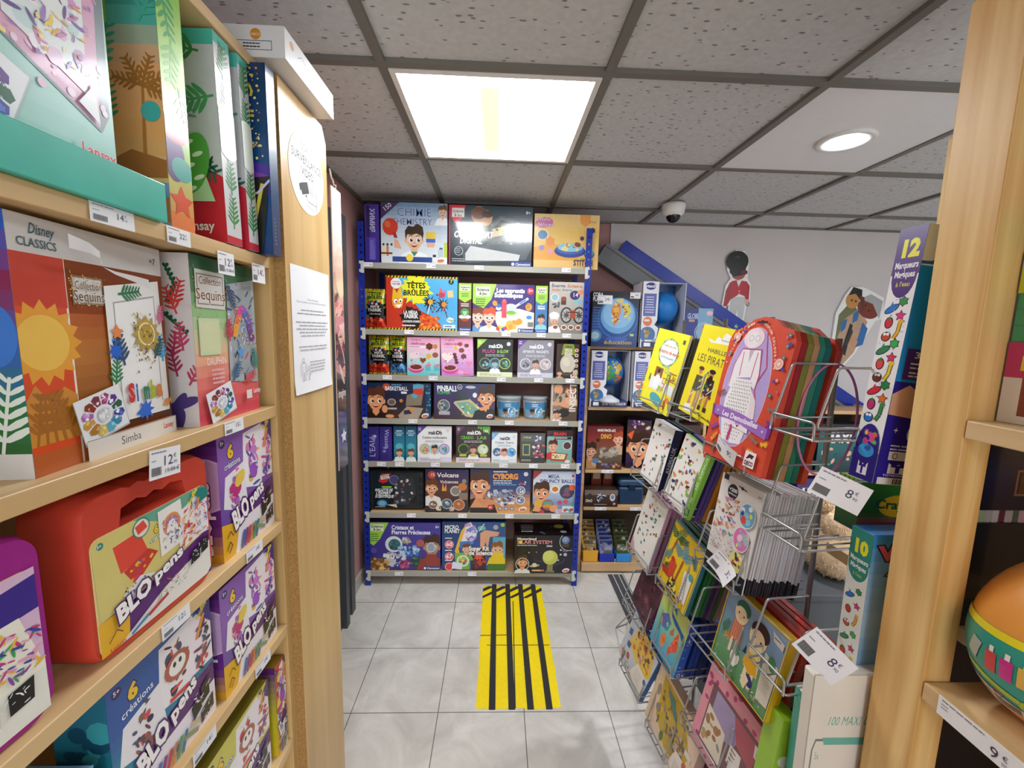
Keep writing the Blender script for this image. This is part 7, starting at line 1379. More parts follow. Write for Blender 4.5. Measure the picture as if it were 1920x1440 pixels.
# tags on the stand
def wtag(name, label, u, v, w, h, txt, rotz, tiltx, roll=0, off=.02, bend=0, depth=None):
    p = onr(u, v, off) if depth is None else at(u, v, 'y', depth)
    T = Matrix.Translation(p) @ Matrix.Rotation(rotz, 4, 'Z') @ Matrix.Rotation(R(roll), 4, 'Y') @ Matrix.Rotation(R(tiltx), 4, 'X') @ Matrix(((1, 0, 0, -w/2), (0, 0, -1, 0), (0, 1, 0, -h/2), (0, 0, 0, 1)))
    return price(name, label, w, h, txt, T, big=.3, bend=bend)
wtag('price_tag', 'curling price tag clipped under the lace doll colouring set', 1362, 843, .072, .04, '9,90', RZ, 8, 22, .018, .006)
wtag('price_tag', 'curling white price tag at the foot of the sticker pad stack', 1350, 1065, .066, .046, '3,90', RZ, -20, 25, .03, -.012)
wtag('price_tag', 'white price tag hanging below the tall marker box', 1574, 920, .078, .05, '8,90', R(-30), -8, 22, 0, 0, .66)
wtag('price_tag', 'white price tag hanging beside the lower marker box', 1545, 1230, .078, .055, '8,90', R(-38), -12, 38, 0, 0, .64)
# ---------------------------------------------------------------- pine shop rack beside the camera
r = root('pine_rack', 'knotty pine rack post with bracketed shelves beside the wire stand', 'shelving', (.85, .25, 0))
def rp(n, x0, x1, y0, y1, z0, z1, m, lab=None, b=.002):
    mb = MB(); mb.rbox(x0-.85, x1-.85, y0-.25, y1-.25, z0, z1, b, 2); return child_prop(mb.obj(n, M[m], r), lab)
rp('post', .65, .694, .547, .623, 0, 1.938, 'pine'); rp('post', .65, .694, -.55, -.475, 0, 1.938, 'pine')
rp('post', 1.02, 1.064, .547, .623, 0, 1.938, 'pine')
for z0, z1 in ((1.336, 1.362), (.932, .960), (.52, .546)): rp('shelf', .65, 1.06, -.474, .5455, z0, z1, 'shelfwood')
rp('shelf', .648, 1.06, -.474, .57, 1.9385, 1.962, 'white', 'pale top shelf')
rp('back_panel', 1.065, 1.075, -.55, .98, 0, 1.93, 'dark_back'); rp('shelf', .84, 1.06, .64, .97, .932, .960, 'shelfwood'); rp('post', 1.02, 1.064, .94, .985, 0, 1.93, 'pine')  # dark back board added so the inside of the rack looks shaded
# surprise egg
e = root('surprise_egg', 'giant orange surprise egg toy wrapped in a green band on the lower pine shelf', 'toy', (.752, .466, .9605))
mb = MB(); RR, HH = .094, .238; n = 28
def egg(t): # 0 bottom .. 1 top
    a = math.pi*(1-t); return (RR*math.sin(a)*(1-.13*math.cos(a)*1.0), HH/2-HH/2*math.cos(math.pi*t))
prof = [egg(k/n) for k in range(n+1)]; prof[0] = (.0001, 0); prof[-1] = (.0001, HH)
mb.lathe(prof, 48, 'e89c40', caps=False); mb.obj('shell', M['plastic'], e)
def er(z):
    t = math.acos(max(-1, min(1, 1-2*z/HH)))/math.pi; return egg(t)[0]
W_, H_ = .56, .105; zb = .042
class TE:
    def __matmul__(s, v):
        th = v.x/W_*2*math.pi-math.pi*.5; sk = .012*math.sin(th+2.2); z = zb+v.y+sk; rr = er(z)+.0006+v.z*.5
        return Vector((rr*math.cos(th), rr*math.sin(th), z))
mb = MB(); TEi = TE(); q = 64; vs = []; fs = []
for j in range(13):
    for i in range(q+1): vs.append(TEi @ Vector((W_*i/q, H_*j/12, 0)))
mb.add(vs, [(j*(q+1)+i, j*(q+1)+i+1, (j+1)*(q+1)+i+1, (j+1)*(q+1)+i) for j in range(12) for i in range(q)], '2c9c88', 0, True)
for i in range(q):
    for j in (11, ): 
        a0, a1 = W_*i/q, W_*(i+1)/q; mb.add([TEi @ Vector((a0, H_*.9, .0006)), TEi @ Vector((a1, H_*.9, .0006)), TEi @ Vector((a1, H_, .0006)), TEi @ Vector((a0, H_, .0006))], [(0, 1, 2, 3)], 'ecdc20')
a = Art(mb, W_, H_, TEi, 0, 3e-5); a.z = 1.2e-3; a.strips = 48
# the side towards the aisle lies near x = .55 .. .85
def eb(f): return f
for x, c in ((.715, 'd83838'), (.745, 'd02888'), (.775, 'e8b850')):
    for k in range(3): a.p([(x+.0075*k, .44), (x+.0075*(k+1), .44), (x+.0075*(k+1), .70), (x+.0075*k, .70)], c)
    a.p([(x+.007, .7), (x+.016, .7), (x+.016, .78), (x+.007, .78)], 'ece8e0')
a.p([(.665, .52), (.69, .46), (.705, .72), (.68, .76)], 'b0b8b0')
for k in range(5): a.p([(.655+.026*k, .40-.03*k), (.682+.026*k, .37-.03*k), (.682+.026*k, .30-.03*k), (.655+.026*k, .33-.03*k)], 'b8cc38')
a.e(.79, .2, .07, .07, 'a8bc28'); a.e(.83, .5, .09, .12, 'e0ded8'); a.e(.835, .5, .06, .07, 'c04038')
for k in range(6): a.p([(.64+.024*k, .0), (.664+.024*k, .0), (.664+.024*k, .22-.02*k), (.64+.024*k, .24-.02*k)], 'ead8d0')
a.bar(.72, .02, .06, .1, 3, '383838'); a.ring(.735, .17, .055, .012, 'c03038'); a.ln(.66, .15, .035, 3, .04, '8a7878', .02); a.t('CE', .695, .06, .07, '404040', w=.018)
mb.obj('band', M['card'], e)
# ice cream box on the upper shelf
def f(a):
    a.r(0, 0, 1, 1, '48a878')
    for i in range(12): a.r(0, .3+.06*i, 1, .004, '3a9468'); [a.r(.08*k+(.04 if i % 2 else 0), .3+.06*i, .003, .06, '3a9468') for k in range(13)]
    a.p([(.02, .98), (.1, .98), (.14, .9), (.2, .98), (.28, .98), (.28, .78), (.2, .78), (.2, .88), (.14, .8), (.1, .88), (.1, .78), (.02, .78)], 'd83a90'); a.r(0, .48, .42, .15, 'd0dc30'); a.t('3x', .03, .56, .045, '28301c', w=.14, b=.04); a.t('de glace', .03, .51, .028, '28301c', w=.3, b=.03)
    a.r(0, 0, 1, .3, 'e8e4dc'); a.e(.16, .27, .07, .14, '8a4030'); a.r(.08, .03, .16, .22, '8a4030'); a.r(.13, .03, .05, .2, 'b07048'); a.r(.12, .41, .08, .05, 'e8ecec'); a.e(.5, .27, .08, .14, 'a85838'); a.r(0, .17, .6, .13, 'c83070'); a.t('Menthe', .06, .2, .05, 'ecd838', w=.4, b=.04, rot=-2)
carton('ice_cream_kit', 'tall green boxed ice cream playset on the upper pine shelf', 'boxed toy', .26, .16, .36, {'*': '48a878'}, {'f': f}, (.6925, .4140, 1.3625), rz=-math.pi/2)
# dark boxes behind the egg
carton('game_case', 'black and navy game case standing behind the orange egg', 'game case', .20, .14, .195, {'*': '10161e'}, {'f': lambda a: (a.grad(['0c1014', '141c26', '182230']), a.ring(.55, .7, .12, .01, '2a3038'), a.t('S', .5, .62, .12, '2c343c'), a.r(.05, .2, .9, .04, '080a0c'))}, (.942, .665, .9605), mat='gloss')
carton('pencil_pack', 'small pack of pastel crayons lying on the dark game case', 'crayon pack', .18, .12, .022, {'*': 'c8d0c8'}, {'f': lambda a: [a.r(.07*i, 0, .06, 1, c) for i, c in enumerate(('b8d8a8', 'd0d0d8', 'e8e8e8', '7a3048', 'd8c8c8', '687068', 'e0b0b8', '8a3040', '609068', 'd8d8d8', 'c83848', 'a0b8d0', 'e8e0c8', '884858'))]}, (.935, .668, 1.156))
carton('card_game', 'dark blue box with an orange framed square above the egg', 'boxed toy', .19, .10, .13, {'*': '0c1630'}, {'f': lambda a: (a.grad(['0c1838', '10204a', '060810']), a.frame(.3, .2, .4, .36, .03, 'a06840'), a.r(.34, .24, .32, .28, '6a4428'), a.t('SI', .4, .32, .16, '2c1c14', b=.03))}, (.94, .667, 1.179), mat='gloss')
# labels on the pine shelf edges
T = Matrix(((0, 0, -1, .6485), (-1, 0, 0, .522), (0, 1, 0, .9325), (0, 0, 0, 1)))
mb = MB(); w, h = .098, .029; mb.add([T @ Vector(p) for p in ((0, 0, 0), (w, 0, 0), (w, h, 0), (0, h, 0))]+[T @ Vector(p) for p in ((0, 0, -.001), (w, 0, -.001), (w, h, -.001), (0, h, -.001))], [(0, 1, 2, 3), (7, 6, 5, 4), (0, 4, 5, 1), (2, 6, 7, 3), (1, 5, 6, 2), (0, 3, 7, 4)], 'f2f2f2')
a = Art(mb, w, h, T); a.ln(.05, .82, .7, 1, 1, '8a8890', .07); a.ln(.05, .62, .12, 2, .16, 'a0a0a8', .06); a.t('9', .66, .18, .5, '3a3850', b=0); a.t('€', .8, .42, .24, '3a3850', b=0); a.t('90', .8, .16, .16, '8a8898', b=0)
tag(mb.obj('price_strip', M['matt']), 'white nine euro price strip on the lower pine shelf edge', 'price strip')

# ---------------------------------------------------------------- tall marker sets hanging in the near wire baskets
def stickers(a, y0, y1, n, seed):
    rn = random.Random(seed); ks = ['3a9048', '2878d0', 'd83080', 'd02838', 'e8b020', 'c05030', '38b050', '308858', 'd83868', 'e04848', 'e8c820', '7a3828', '289048', 'd82840', 'e87028', 'c82878']
    for i in range(n):
        y = y1-(y1-y0)*(i+.5)/n; x = .3 if i % 2 else .68; c = ks[i % len(ks)]; q = .018
        k = i % 6
        if k == 0: a.star(x, y, q*1.2, 6, '102018', .7); a.star(x, y, q, 6, c, .7)
        elif k == 1: a.e(x, y, q*1.7, q*.8, '101830', 30); a.e(x, y, q*1.5, q*.62, c, 30); a.p([(x-.1, y+.005), (x, y+.03), (x+.05, y+.01)], c)
        elif k == 2: a.star(x, y, q*1.3, 5, '401020', .5); a.star(x, y, q*1.05, 5, c, .5)
        elif k == 3: a.e(x, y, q*.95, q*1.3, '200808'); a.e(x, y, q*.75, q*1.1, c); a.star(x, y+q, q*.6, 5, '308030', .4)
        elif k == 4: a.st([(x-.1, y-.035), (x+.02, y-.01), (x+.05, y+.03)], .016, '201808'); a.st([(x-.1, y-.035), (x+.02, y-.01), (x+.05, y+.03)], .011, c); a.e(x+.06, y+.032, .011, .008, c)
        else: a.e(x, y, q*1.1, q*1.1, '181818'); a.e(x, y, q*.9, q*.9, c); a.e(x-.06, y+.01, .006, .006, 'f8f8f8'); a.e(x+.06, y+.01, .006, .006, 'f8f8f8')
    a.sc(seed, 26, .1, y0, .9, y1, ['58a8e0', '3a78c8', 'e8a0c0'], .002, .004, 's')
def fl(a):
    a.r(0, 0, 1, 1, 'efefef'); a.r(0, .82, 1, .18, '4a2478'); a.e(.5, .82, .048, .09, '4a2478'); a.t('12', .5, .89, .062, 'f0e828', w=.72, al='c', b=.06); a.t('Marqueurs', .5, .845, .024, 'f4f0f8', w=.84, al='c', b=.03); a.t('Magiques', .5, .81, .024, 'f4f0f8', w=.74, al='c', b=.03); a.t('à l\'eau', .5, .775, .018, 'e8d840', w=.5, al='c')
    stickers(a, .24, .73, 18, 4); a.r(0, 0, 1, .12, '2a1c80'); a.e(.5, .13, .05, .1, '2a1c80'); a.sc(4, 12, .25, .15, .75, .2, ['e86038', '58c050', 'd84890', 'e8c030'], .01, .014, 'x'); a.e(.5, .12, .034, .028, '38a0e0'); a.sc(6, 5, .35, .1, .65, .14, ['3060c0', 'e8b030'], .008, .012)
    a.p([(.3, .075), (.3, .02), (.7, .02), (.7, .075), (.58, .055), (.5, .068), (.42, .055)], 'ecebf4'); a.t('T', .5, .026, .034, '2a1c80', w=.26, al='c', b=.06)
def ff(a):
    a.r(0, 0, 1, 1, '1c8cdc'); a.r(0, .85, 1, .15, 'ecece8'); a.t('Water', .14, .92, .05, 'd83880', w=.7, o='181848', ow=.06, b=.05, rot=-12); a.t('Amaze', .15, .87, .04, '3a90d8', w=.7, o='181848', ow=.06, b=.05, rot=-12); a.st([(0, .86), (.5, .87), (1, .86)], .012, '2c60c0')
    for y, c in ((.74, 'b06848'), (.6, '88b0b8')): a.ring(.5, y, .085, .006, 'e8f0f4'); a.e(.5, y, .079, .079, '78a8c8'); a.e(.5, y+.02, .05, .04, c); a.sc(int(y*100), 8, .35, y-.05, .65, y+.05, ['e8c0a0', '486078', 'd0e0e8', '803830'], .01, .025)
    a.r(.06, .42, .9, .12, '4a2478'); a.t('3. TESTE', .14, .505, .024, 'f0f0f8', w=.5); a.ln(.12, .48, .7, 2, .016, 'd8d0e8', .006); a.ln(.12, .445, .6, 2, .013, 'd8d0e8', .006)
    a.r(0, 0, 1, .41, '281c90'); a.p([(0, .36), (0, .28), (.3, .27), (.5, .3), (.34, .36), (.16, .4)], 'd8a888'); a.p([(.3, .3), (.5, .34), (.56, .28), (.34, .26)], 'ece8e0'); a.e(.42, .21, .07, .055, 'd8e0ec'); a.e(.42, .225, .06, .04, '78a8d0'); a.sc(5, 7, .3, .2, .56, .25, ['c83838', '38a058', 'e8c030'], .01, .014, 'x'); a.star(.12, .22, .012, 4, 'f0f0f8', .3); a.ln(.1, .155, .8, 3, .014, 'd0d0f0', .006)
    a.r(.1, .1, .8, .035, 'e4e4e0'); a.ln(.3, .12, .4, 2, .012, '303030', .005); a.ring(.17, .117, .012, .003, '303030'); a.p([(.12, .088), (.12, .045), (.34, .045), (.34, .088), (.28, .074), (.23, .084), (.18, .074)], 'ecebf4'); a.t('T', .23, .05, .028, '281c90', w=.14, al='c', b=.06); a.t('TOYMONSTER', .08, .034, .008, 'ecebf4', w=.3); a.r(.03, .0, .7, .028, 'e8e4e0'); a.bar(.2, .003, .45, .022, 5)
carton('marker_set', 'tall white and blue magic marker box numbered 12 leaning in the wire basket', 'marker set', .17, .045, .425, {'*': '281c90'}, {'f': ff, 'l': fl}, (.634+.085, .660, 1.222), ry=R(5), rz=R(3), bev=.002)
hm = bpy.data.objects['marker_set']; mb = MB(); mb.box(-.066, .084, 0, .0015, .40, .475, 'ecece8'); a = Art(mb, .15, .075, Matrix(((1, 0, 0, -.066), (0, 0, -1, 0), (0, 1, 0, .40), (0, 0, 0, 1)))); a.t('Water', .14, .55, .35, 'd83880', w=.7, o='181848', ow=.06, b=.05, rot=-8); child_prop(mb.obj('hang_tab', M['card'], hm), 'white header card with hanging hole')
def fl2(a):
    a.r(0, 0, 1, 1, 'e8ece4'); a.r(0, .82, 1, .18, '2c8c80'); a.e(.5, .8, .06, .09, '2c8c80'); a.t('10', .5, .87, .07, 'f0e828', w=.7, al='c', b=.06); a.t('Marqueurs', .5, .82, .026, 'f4f8f4', w=.84, al='c', b=.03); a.t('Magiques', .5, .78, .026, 'f4f8f4', w=.74, al='c', b=.03); a.t('à l\'eau', .5, .74, .02, 'b8d840', w=.4, al='c'); stickers(a, .02, .68, 16, 9)
def ff2(a):
    a.grad(['3a80c8', '78b0dc', 'a8cce4', '88b8dc', '3a90d0']); a.t('Water', .1, .86, .08, 'd86070', w=.8, o='181848', ow=.06, b=.05, rot=6); a.t('Amaze', .2, .78, .06, '58a868', w=.7, o='181848', ow=.06, b=.05, rot=-6); a.ring(.5, .3, .1, .006, 'e0ecf0'); a.e(.5, .3, .094, .094, 'a8bcc8'); a.e(.45, .31, .03, .03, 'c83040'); a.ring(.7, .55, .08, .006, 'e0ecf0'); a.e(.7, .55, .074, .074, 'b08068'); a.r(.08, 0, .9, .13, '3c2078'); a.t('4. CRÉE', .2, .09, .026, 'f0f0f8', w=.5); a.ln(.15, .06, .6, 3, .02, 'c8c0e0', .006)
carton('marker_set', 'pale blue magic marker box numbered 10 below the tall one', 'marker set', .17, .042, .335, {'*': '3a80c8'}, {'f': ff2, 'l': fl2}, (.652+.085, .660, .80), rz=R(2), bev=.002)
carton('crayon_box', 'green and yellow crayon box between the two marker boxes', 'crayon box', .16, .05, .10, {'*': '5cb030', 't': '88c838'}, {'f': lambda a: (a.grad(['d83880', '2c7830', '2c7830', '3a9030']), a.e(.5, .5, .4, .22, 'ecc020'), a.t('Crayola', .5, .44, .17, '205838', w=.6, al='c', b=.03, rot=-4)), 'l': lambda a: (a.grad(['205a30', '58a838']), [a.r(.1+.2*i, .5, .12, .5, 'a8e050') for i in range(4)])}, (at(1604, 962, 'y', .735).x+.082, .735, 1.105), rz=R(2))
def f(a):
    a.r(0, 0, 1, 1, 'e6e2d6'); a.t('100 MAXI CUBES', .17, .80, .036, '58b0a0', w=.60, b=.0, sh=.2); a.p([(.02, 0), (.05, .70), (.08, .745), (.95, .745), (.95, .735), (.09, .735), (.065, .70), (.035, 0)], '788480'); a.p([(.15, .75), (.17, .72), (.6, .72), (.6, .75)], '68b8a8'); a.t('5x', .09, .66, .03, '68b8a8', w=.045, b=0)
    a.p([(.13, 0), (.165, .62), (.9, .62), (.9, .61), (.175, .61), (.145, 0)], '687470'); rn = random.Random(3)
    for i in range(7):
        for j in range(7): a.r(.25+.09*i-.004*j, .545-.075*j, .07, .055, ('c83868', 'd85078', 'b83060')[(i*j+i) % 3], rn.uniform(-3, 3))
bx = at(1529, 1267, 'y', .634); carton('block_set', 'white hundred cube building set box standing behind the pine post', 'boxed toy', .18, .028, bx.z-.4045, {'*': 'e6e2d6', 't': 'dcd8cc'}, {'f': f}, (bx.x+.09, .634, .4045), bev=.004)
bx = at(1509, 1303, 'y', .675); carton('teal_box', 'teal box mostly hidden behind the white cube set', 'boxed toy', .15, .03, bx.z-.4045, {'*': '3cae98', 't': 'e8ecd8'}, {}, (bx.x+.075, .670, .4045))
lx = at(1482, 1345, 'y', .715); carton('green_kit', 'lime green box leaning beside the white cube set', 'boxed toy', .035, .05, lx.z-.4045, {'*': '98c828'}, {'f': lambda a: (a.grad(['70a818', 'a8d838']), a.e(.5, .72, .04, .04, 'f0f4e8'))}, (lx.x-.030, .706, .4045), ry=R(5))
mb = MB(); mb.box(-.18, .22, -.06, .10, 0, .404); o = mb.obj('grey_plinth', M['beam']); o.location = (.73, .70, 0); tag(o, 'low grey metal plinth below the white cube set', 'plinth')

# ---------------------------------------------------------------- beech shelves at the end wall with globes
RYB = 2.40
w_ = root('wall_shelving', 'light wooden wall shelving behind the wire stand holding globes and dinosaur kits', 'shelving', (1.5, 2.55, 0))
def wp(n, x0, x1, y0, y1, z0, z1, m):
    mb = MB(); mb.rbox(x0-1.5, x1-1.5, y0-2.55, y1-2.55, z0, z1, .001, 1); return mb.obj(n, M[m], w_)
for z in (1.040, .656, .421): wp('shelf', .535, 2.30, RYB, 2.585, z-.022, z, 'rearwood')
wp('shelf', .535, 2.30, RYB-.02, 2.585, .012, .068, 'rearwood'); wp('shelf', .535, 1.25, RYB+.04, 2.585, 1.375, 1.392, 'rearwood')
wp('back_panel', .534, 1.268, 2.586, 2.595, .0, 1.392, 'dark_back'); wp('back_panel', 1.27, 2.31, 2.586, 2.595, .0, 1.0, 'dark_back'); wp('side_panel', .515, .533, RYB+.01, 2.585, 0, 1.392, 'rearwood'); wp('side_panel', 2.302, 2.32, RYB, 2.585, 0, 1.05, 'rearwood'); wp('side_panel', 1.25, 1.268, RYB+.03, 2.585, .4, 1.392, 'rearwood')
def WB(name, label, x0, x1, z, h, d, cols, fn, y=RYB, rz=0, mat='card', group=None, left=None):
    arts = {'f': fn} if fn else {}
    if left: arts['l'] = left
    return carton(name, label, 'boxed toy', x1-x0, d, h, cols, arts, ((x0+x1)/2, y, z), rz=R(rz), group=group, mat=mat)
def f(a):
    a.grad(['14346c', '1c4c94', '1c5098', '101c38', '0a0e18']); a.t('CORA', .0, .9, .07, 'e8e8e8', w=.22, b=.03); a.t('PLANÈTE', .0, .82, .07, 'e8e8e8', w=.3, b=.03); a.ln(.02, .7, .2, 8, .05, '6a90c8', .01); a.ring(.56, .52, .37, .02, '3a70b8'); a.e(.56, .56, .32, .32, '6aa8d8', n=30); a.e(.56, .6, .28, .26, '88bce4', n=26)
    a.p([(.42, .72), (.5, .8), (.6, .76), (.62, .62), (.56, .5), (.5, .38), (.46, .4), (.46, .56), (.4, .62)], 'd88838'); a.p([(.44, .7), (.56, .72), (.58, .62), (.5, .56)], 'e8b048'); a.p([(.62, .8), (.78, .78), (.84, .66), (.78, .56), (.7, .62), (.66, .7)], 'd8cc50'); a.p([(.5, .86), (.66, .88), (.64, .8), (.52, .8)], 'e0c860'); a.sc(4, 26, .42, .46, .8, .82, ['c86030', 'e8d868', 'a85028', 'c8d070'], .015, .035, 'x')
    a.e(.56, .14, .2, .05, '2c5cb0'); a.t('éducation', .28, .05, .07, 'c8a848', w=.6, b=.02); a.e(.08, .2, .12, .11, '4a88b8'); a.e(.08, .2, .08, .07, 'a8c8d8'); a.r(.84, .2, .08, .04, 'c8e070')
WB('globe_box', 'dark blue globe box picturing Africa beside the rack', .533, .800, 1.3925, .315, .12, {'*': '10203c'}, f)
# boxed talking globes: open carton, sphere inside
def globe(label, cx, z, w, h, rr, cz, col, group, land=True, tray_=True):
    g = root('talking_globe', label, 'boxed globe', (cx, RYB-.005, z), group)
    mb = MB(); d = .17; t = .003; pw = .095
    mb.box(-w/2, w/2, d-t, d, 0, h, '12508c'); mb.box(w/2-t, w/2, .02, d, 0, h, 'd8dce4'); mb.box(-w/2, -w/2+t, .0, d, 0, h, 'e4e4ec'); mb.box(-w/2, w/2, .02, d, 0, .03, '20306c'); mb.box(-w/2, w/2, .05, d, h-t, h, 'd8dce4')
    P = [(-w/2, 0), (-w/2+pw*.95, 0), (-w/2+pw*1.1, .1*h/.33), (-w/2+pw*.85, .35*h), (-w/2+pw, .42*h), (-w/2+pw, h), (-w/2, h)]
    fs = tessellate_polygon([[Vector((x, y, 0)) for x, y in P]]); mb.add([(x, 0, y) for x, y in P]+[(x, .003, y) for x, y in P], [tuple(q) for q in fs]+[tuple(7+i for i in q[::-1]) for q in fs]+[(i, i+7, (i+1) % 7+7, (i+1) % 7) for i in range(7)], 'e6e6ee')
    a = Art(mb, pw, h, Matrix(((1, 0, 0, -w/2), (0, 0, -1, 0), (0, 1, 0, 0), (0, 0, 0, 1)))); a.e(.5, .93, .08, .055, '1c2c78'); a.t('vtech', .5, .91, .045, 'f0f0f8', w=.66, al='c', b=.03); a.r(.12, .48, .76, .34, '5a64a8'); a.ln(.2, .76, .6, 7, .038, 'd0d4ec', .014, al='c'); a.e(.42, .4, .07, .07, 'e07840'); a.ln(.22, .4, .4, 1, 1, 'f8f0e8', .03); a.e(.45, .2, .12, .12, '3a70a8'); a.sc(3, 7, .3, .16, .7, .28, ['a88848', 'c0a050', '7a6838'], .02, .04, 'x'); a.r(.3, .04, .6, .08, 'f4f4f4')
    mb.obj('carton', M['card'], g)
    mb = MB(); bm = MB(); bm.ball((0, 0, 0), rr, col, seg=36)
    rn = random.Random(int(cx*100)); seeds = [Vector((rn.gauss(0, 1), rn.gauss(0, 1), rn.gauss(0, .7))).normalized() for _ in range(9)]+([Vector((.25, -.9, .25)), Vector((-.2, -.92, .1)), Vector((.3, -.8, .5))] if land else [])
    if land:
        for i, f_ in enumerate(bm.f):
            c = sum((Vector(bm.v[k]) for k in f_), Vector())/len(f_); n_ = c.normalized(); best = max((n_.dot(s.normalized())+.12*math.sin(23*n_.x+9*n_.z)*math.cos(19*n_.y), k) for k, s in enumerate(seeds))
            if best[0] > .93: bm.c[i] = lin(('4a9848', 'd8b048', 'c87840', '88a850', 'e0c868')[best[1] % 5])
    ox = w/2-rr-.016; o = bm.obj('sphere', M['plastic'], g); o.location = (ox, .10, cz); o.rotation_euler = (0, R(20), 0)
    mb = MB(); mb.lathe([(.06, 0), (.06, .012), (.03, .03), (.012, .04)], 24, 'c8ccd4'); 
    mb.tube([(ox+math.cos(t)*(rr+.006), .10, cz-.03+math.sin(t)*(rr+.008)) for t in [R(-100+12*k) for k in range(15)]], .004, 8, '2c60b0')
    o = mb.obj('stand', M['plastic'], g); o.location = (0, 0, .03)
    mb = MB(); mb.box(-w/2+.012, w/2-.01, -.004, .0, 0, .035, '1c2458'); a = Art(mb, w-.022, .035, Matrix(((1, 0, 0, -w/2+.012), (0, 0, -1, -.004), (0, 1, 0, 0), (0, 0, 0, 1)))); a.t('GLOBE VIDÉO INTERACTIF', .3, .3, .4, 'f0f0f8', w=.66, b=.02); a.r(.05, .2, .16, .6, 'f4f4f8'); mb.obj('front_tray', M['card'], g)
    return g
globe('boxed talking globe with plain blue sphere on the upper board', .945, 1.3925, .262, .375, .092, .235, '1478c8', 'boxed talking globes', False)
globe('boxed talking globe with coloured land beside the blue rack', .655, 1.0405, .235, .328, .086, .20, '2078c0', 'boxed talking globes')
globe('boxed talking globe standing behind the yellow fashion book', .915, 1.0405, .25, .328, .09, .2, '2070b8', 'boxed talking globes')
def f(a):
    a.grad(['1c2c6c', '24388c', '1c2c78']); a.r(.5, 0, .5, 1, '78a8c8'); a.t('GLOBE', .14, .74, .13, 'b8c0e0', w=.38, b=.03, o='3a4a98', ow=.04); a.ln(.2, .66, .25, 1, 1, 'd0a080', .06); a.ring(.74, .4, .25, .015, 'c8d0d8'); a.e(.74, .4, .22, .22, '8ab0c8'); a.sc(5, 12, .62, .25, .86, .55, ['c89888', 'd8c0a8', '5a88a8'], .03, .06, 'x'); a.ring(.25, .25, .2, .008, '3a50a8'); a.e(.88, .88, .08, .06, 'e8b8c0')
WB('globe_box', 'navy and sky blue globe box beside the sloping beam', 1.090, 1.300, 1.3925, .235, .1, {'*': '1c2c6c'}, f, y=RYB-.02) if False else WB('globe_box', 'navy and sky blue globe box beside the sloping beam', 1.085, 1.262, 1.3925, .235, .1, {'*': '1c2c6c'}, f, y=RYB+.05)
def f(a):
    a.grad(['4a3c34', '6a5a48', '7a5038', '8a3028', '6a1c20']); a.t('MAXI PACK x12', .28, .88, .055, 'f0f0e8', w=.5, b=.04); a.t('DINO', .38, .72, .1, 'd8b040', w=.3, b=.04); a.face(.1, .42, .3, '3a2418', 'd89870', 'b88858', .1); a.face(.88, .7, .26, 'a84828', 'e8a888', 'c8a888', -.1); a.sc(5, 30, .4, .3, .85, .5, ['8a8278', 'a89a88', 'c0b4a4', '605850'], .04, .07, 'e'); a.e(.3, .14, .12, .08, 'c8a888'); a.e(.26, .2, .08, .06, '5a80b0'); a.r(.28, .02, .7, .14, '5a4038'); a.sc(6, 10, .4, .04, .95, .14, ['6a5a90', 'c85838', 'd8a060', '8888a0'], .03, .05, 'r'); a.star(.3, .68, .06, 5, '30241c', .5)
WB('science_box', 'reddish brown dinosaur maxi pack box behind the wire stand', .538, .752, .6565, .265, .09, {'*': '6a1c20', 't': '4a1418'}, f)
def f(a): a.grad(['38204c', '3a2448', '5a2c20', '30183c']); a.face(.5, .42, .5, '3a1c10', 'e8a070', '2c1830', .05); a.sc(5, 12, .1, .8, .95, .98, ['8a50a8', '202020', 'd8c8a0'], .02, .05, 'x'); a.p([(0, .7), (.3, .8), (.2, .6)], 'e86028')
WB('science_box', 'purple kit box with a brown haired cartoon boy behind the wire basket', .785, .925, .6565, .30, .12, {'*': '281838'}, f, rz=-8, y=RYB+.02, left=lambda a: a.grad(['281c18', '382818']))
def f(a): a.grad(['2c1c18', '4a3028', '5a4038']); a.r(0, .7, 1, .3, '7a6a60'); a.t('DINO', .04, .28, .16, 'd8d0c0', w=.2, b=.04); a.e(.16, .6, .14, .2, '38342f'); a.e(.5, .55, .17, .25, '2c3038'); a.sc(4, 12, .4, .35, .6, .75, ['a8b8c8', 'd0dce4', '58687a'], .05, .1, 'l'); a.e(.84, .56, .16, .22, 'd8d8dc'); a.e(.84, .58, .1, .13, '7890a8'); a.ln(.3, .12, .5, 1, 1, 'b0a090', .04); a.e(.9, .18, .08, .07, 'c8a0a0')
WB('science_box', 'small brown dinosaur dig kit lying wide on the middle board', .538, .742, .4215, .105, .09, {'*': '3a2820'}, f)
for i, (x0, l) in enumerate(((.60, 'small rust red dig box stacked behind the wide dinosaur kit'), (.672, 'second small rust red dig box behind the wide dinosaur kit'))): WB('science_box', l, x0, x0+.062, .4215, .2, .04, {'*': '5a1c18'}, lambda a: (a.grad(['5a1c18', '7a3020']), a.r(.15, .7, .7, .2, 'c8b098'), a.e(.5, .45, .08, .05, 'e8c8a0')), y=RYB+.10)
g = root('lunch_box', 'blue translucent toy box with rounded lid beside the dinosaur dig kit', 'plastic box', (.835, RYB+.09, .4215)); mb = MB(); mb.rbox(-.08, .08, -.06, .06, 0, .115, .02, 4, col='1c3858'); mb.obj('body', M['plastic'], g); mb = MB(); mb.rbox(-.084, .084, -.064, .064, .115, .165, .022, 4, col='26486c'); mb.rbox(-.02, .02, -.068, -.062, .10, .135, .002, 1, col='16283c'); mb.obj('lid', M['plastic'], g)
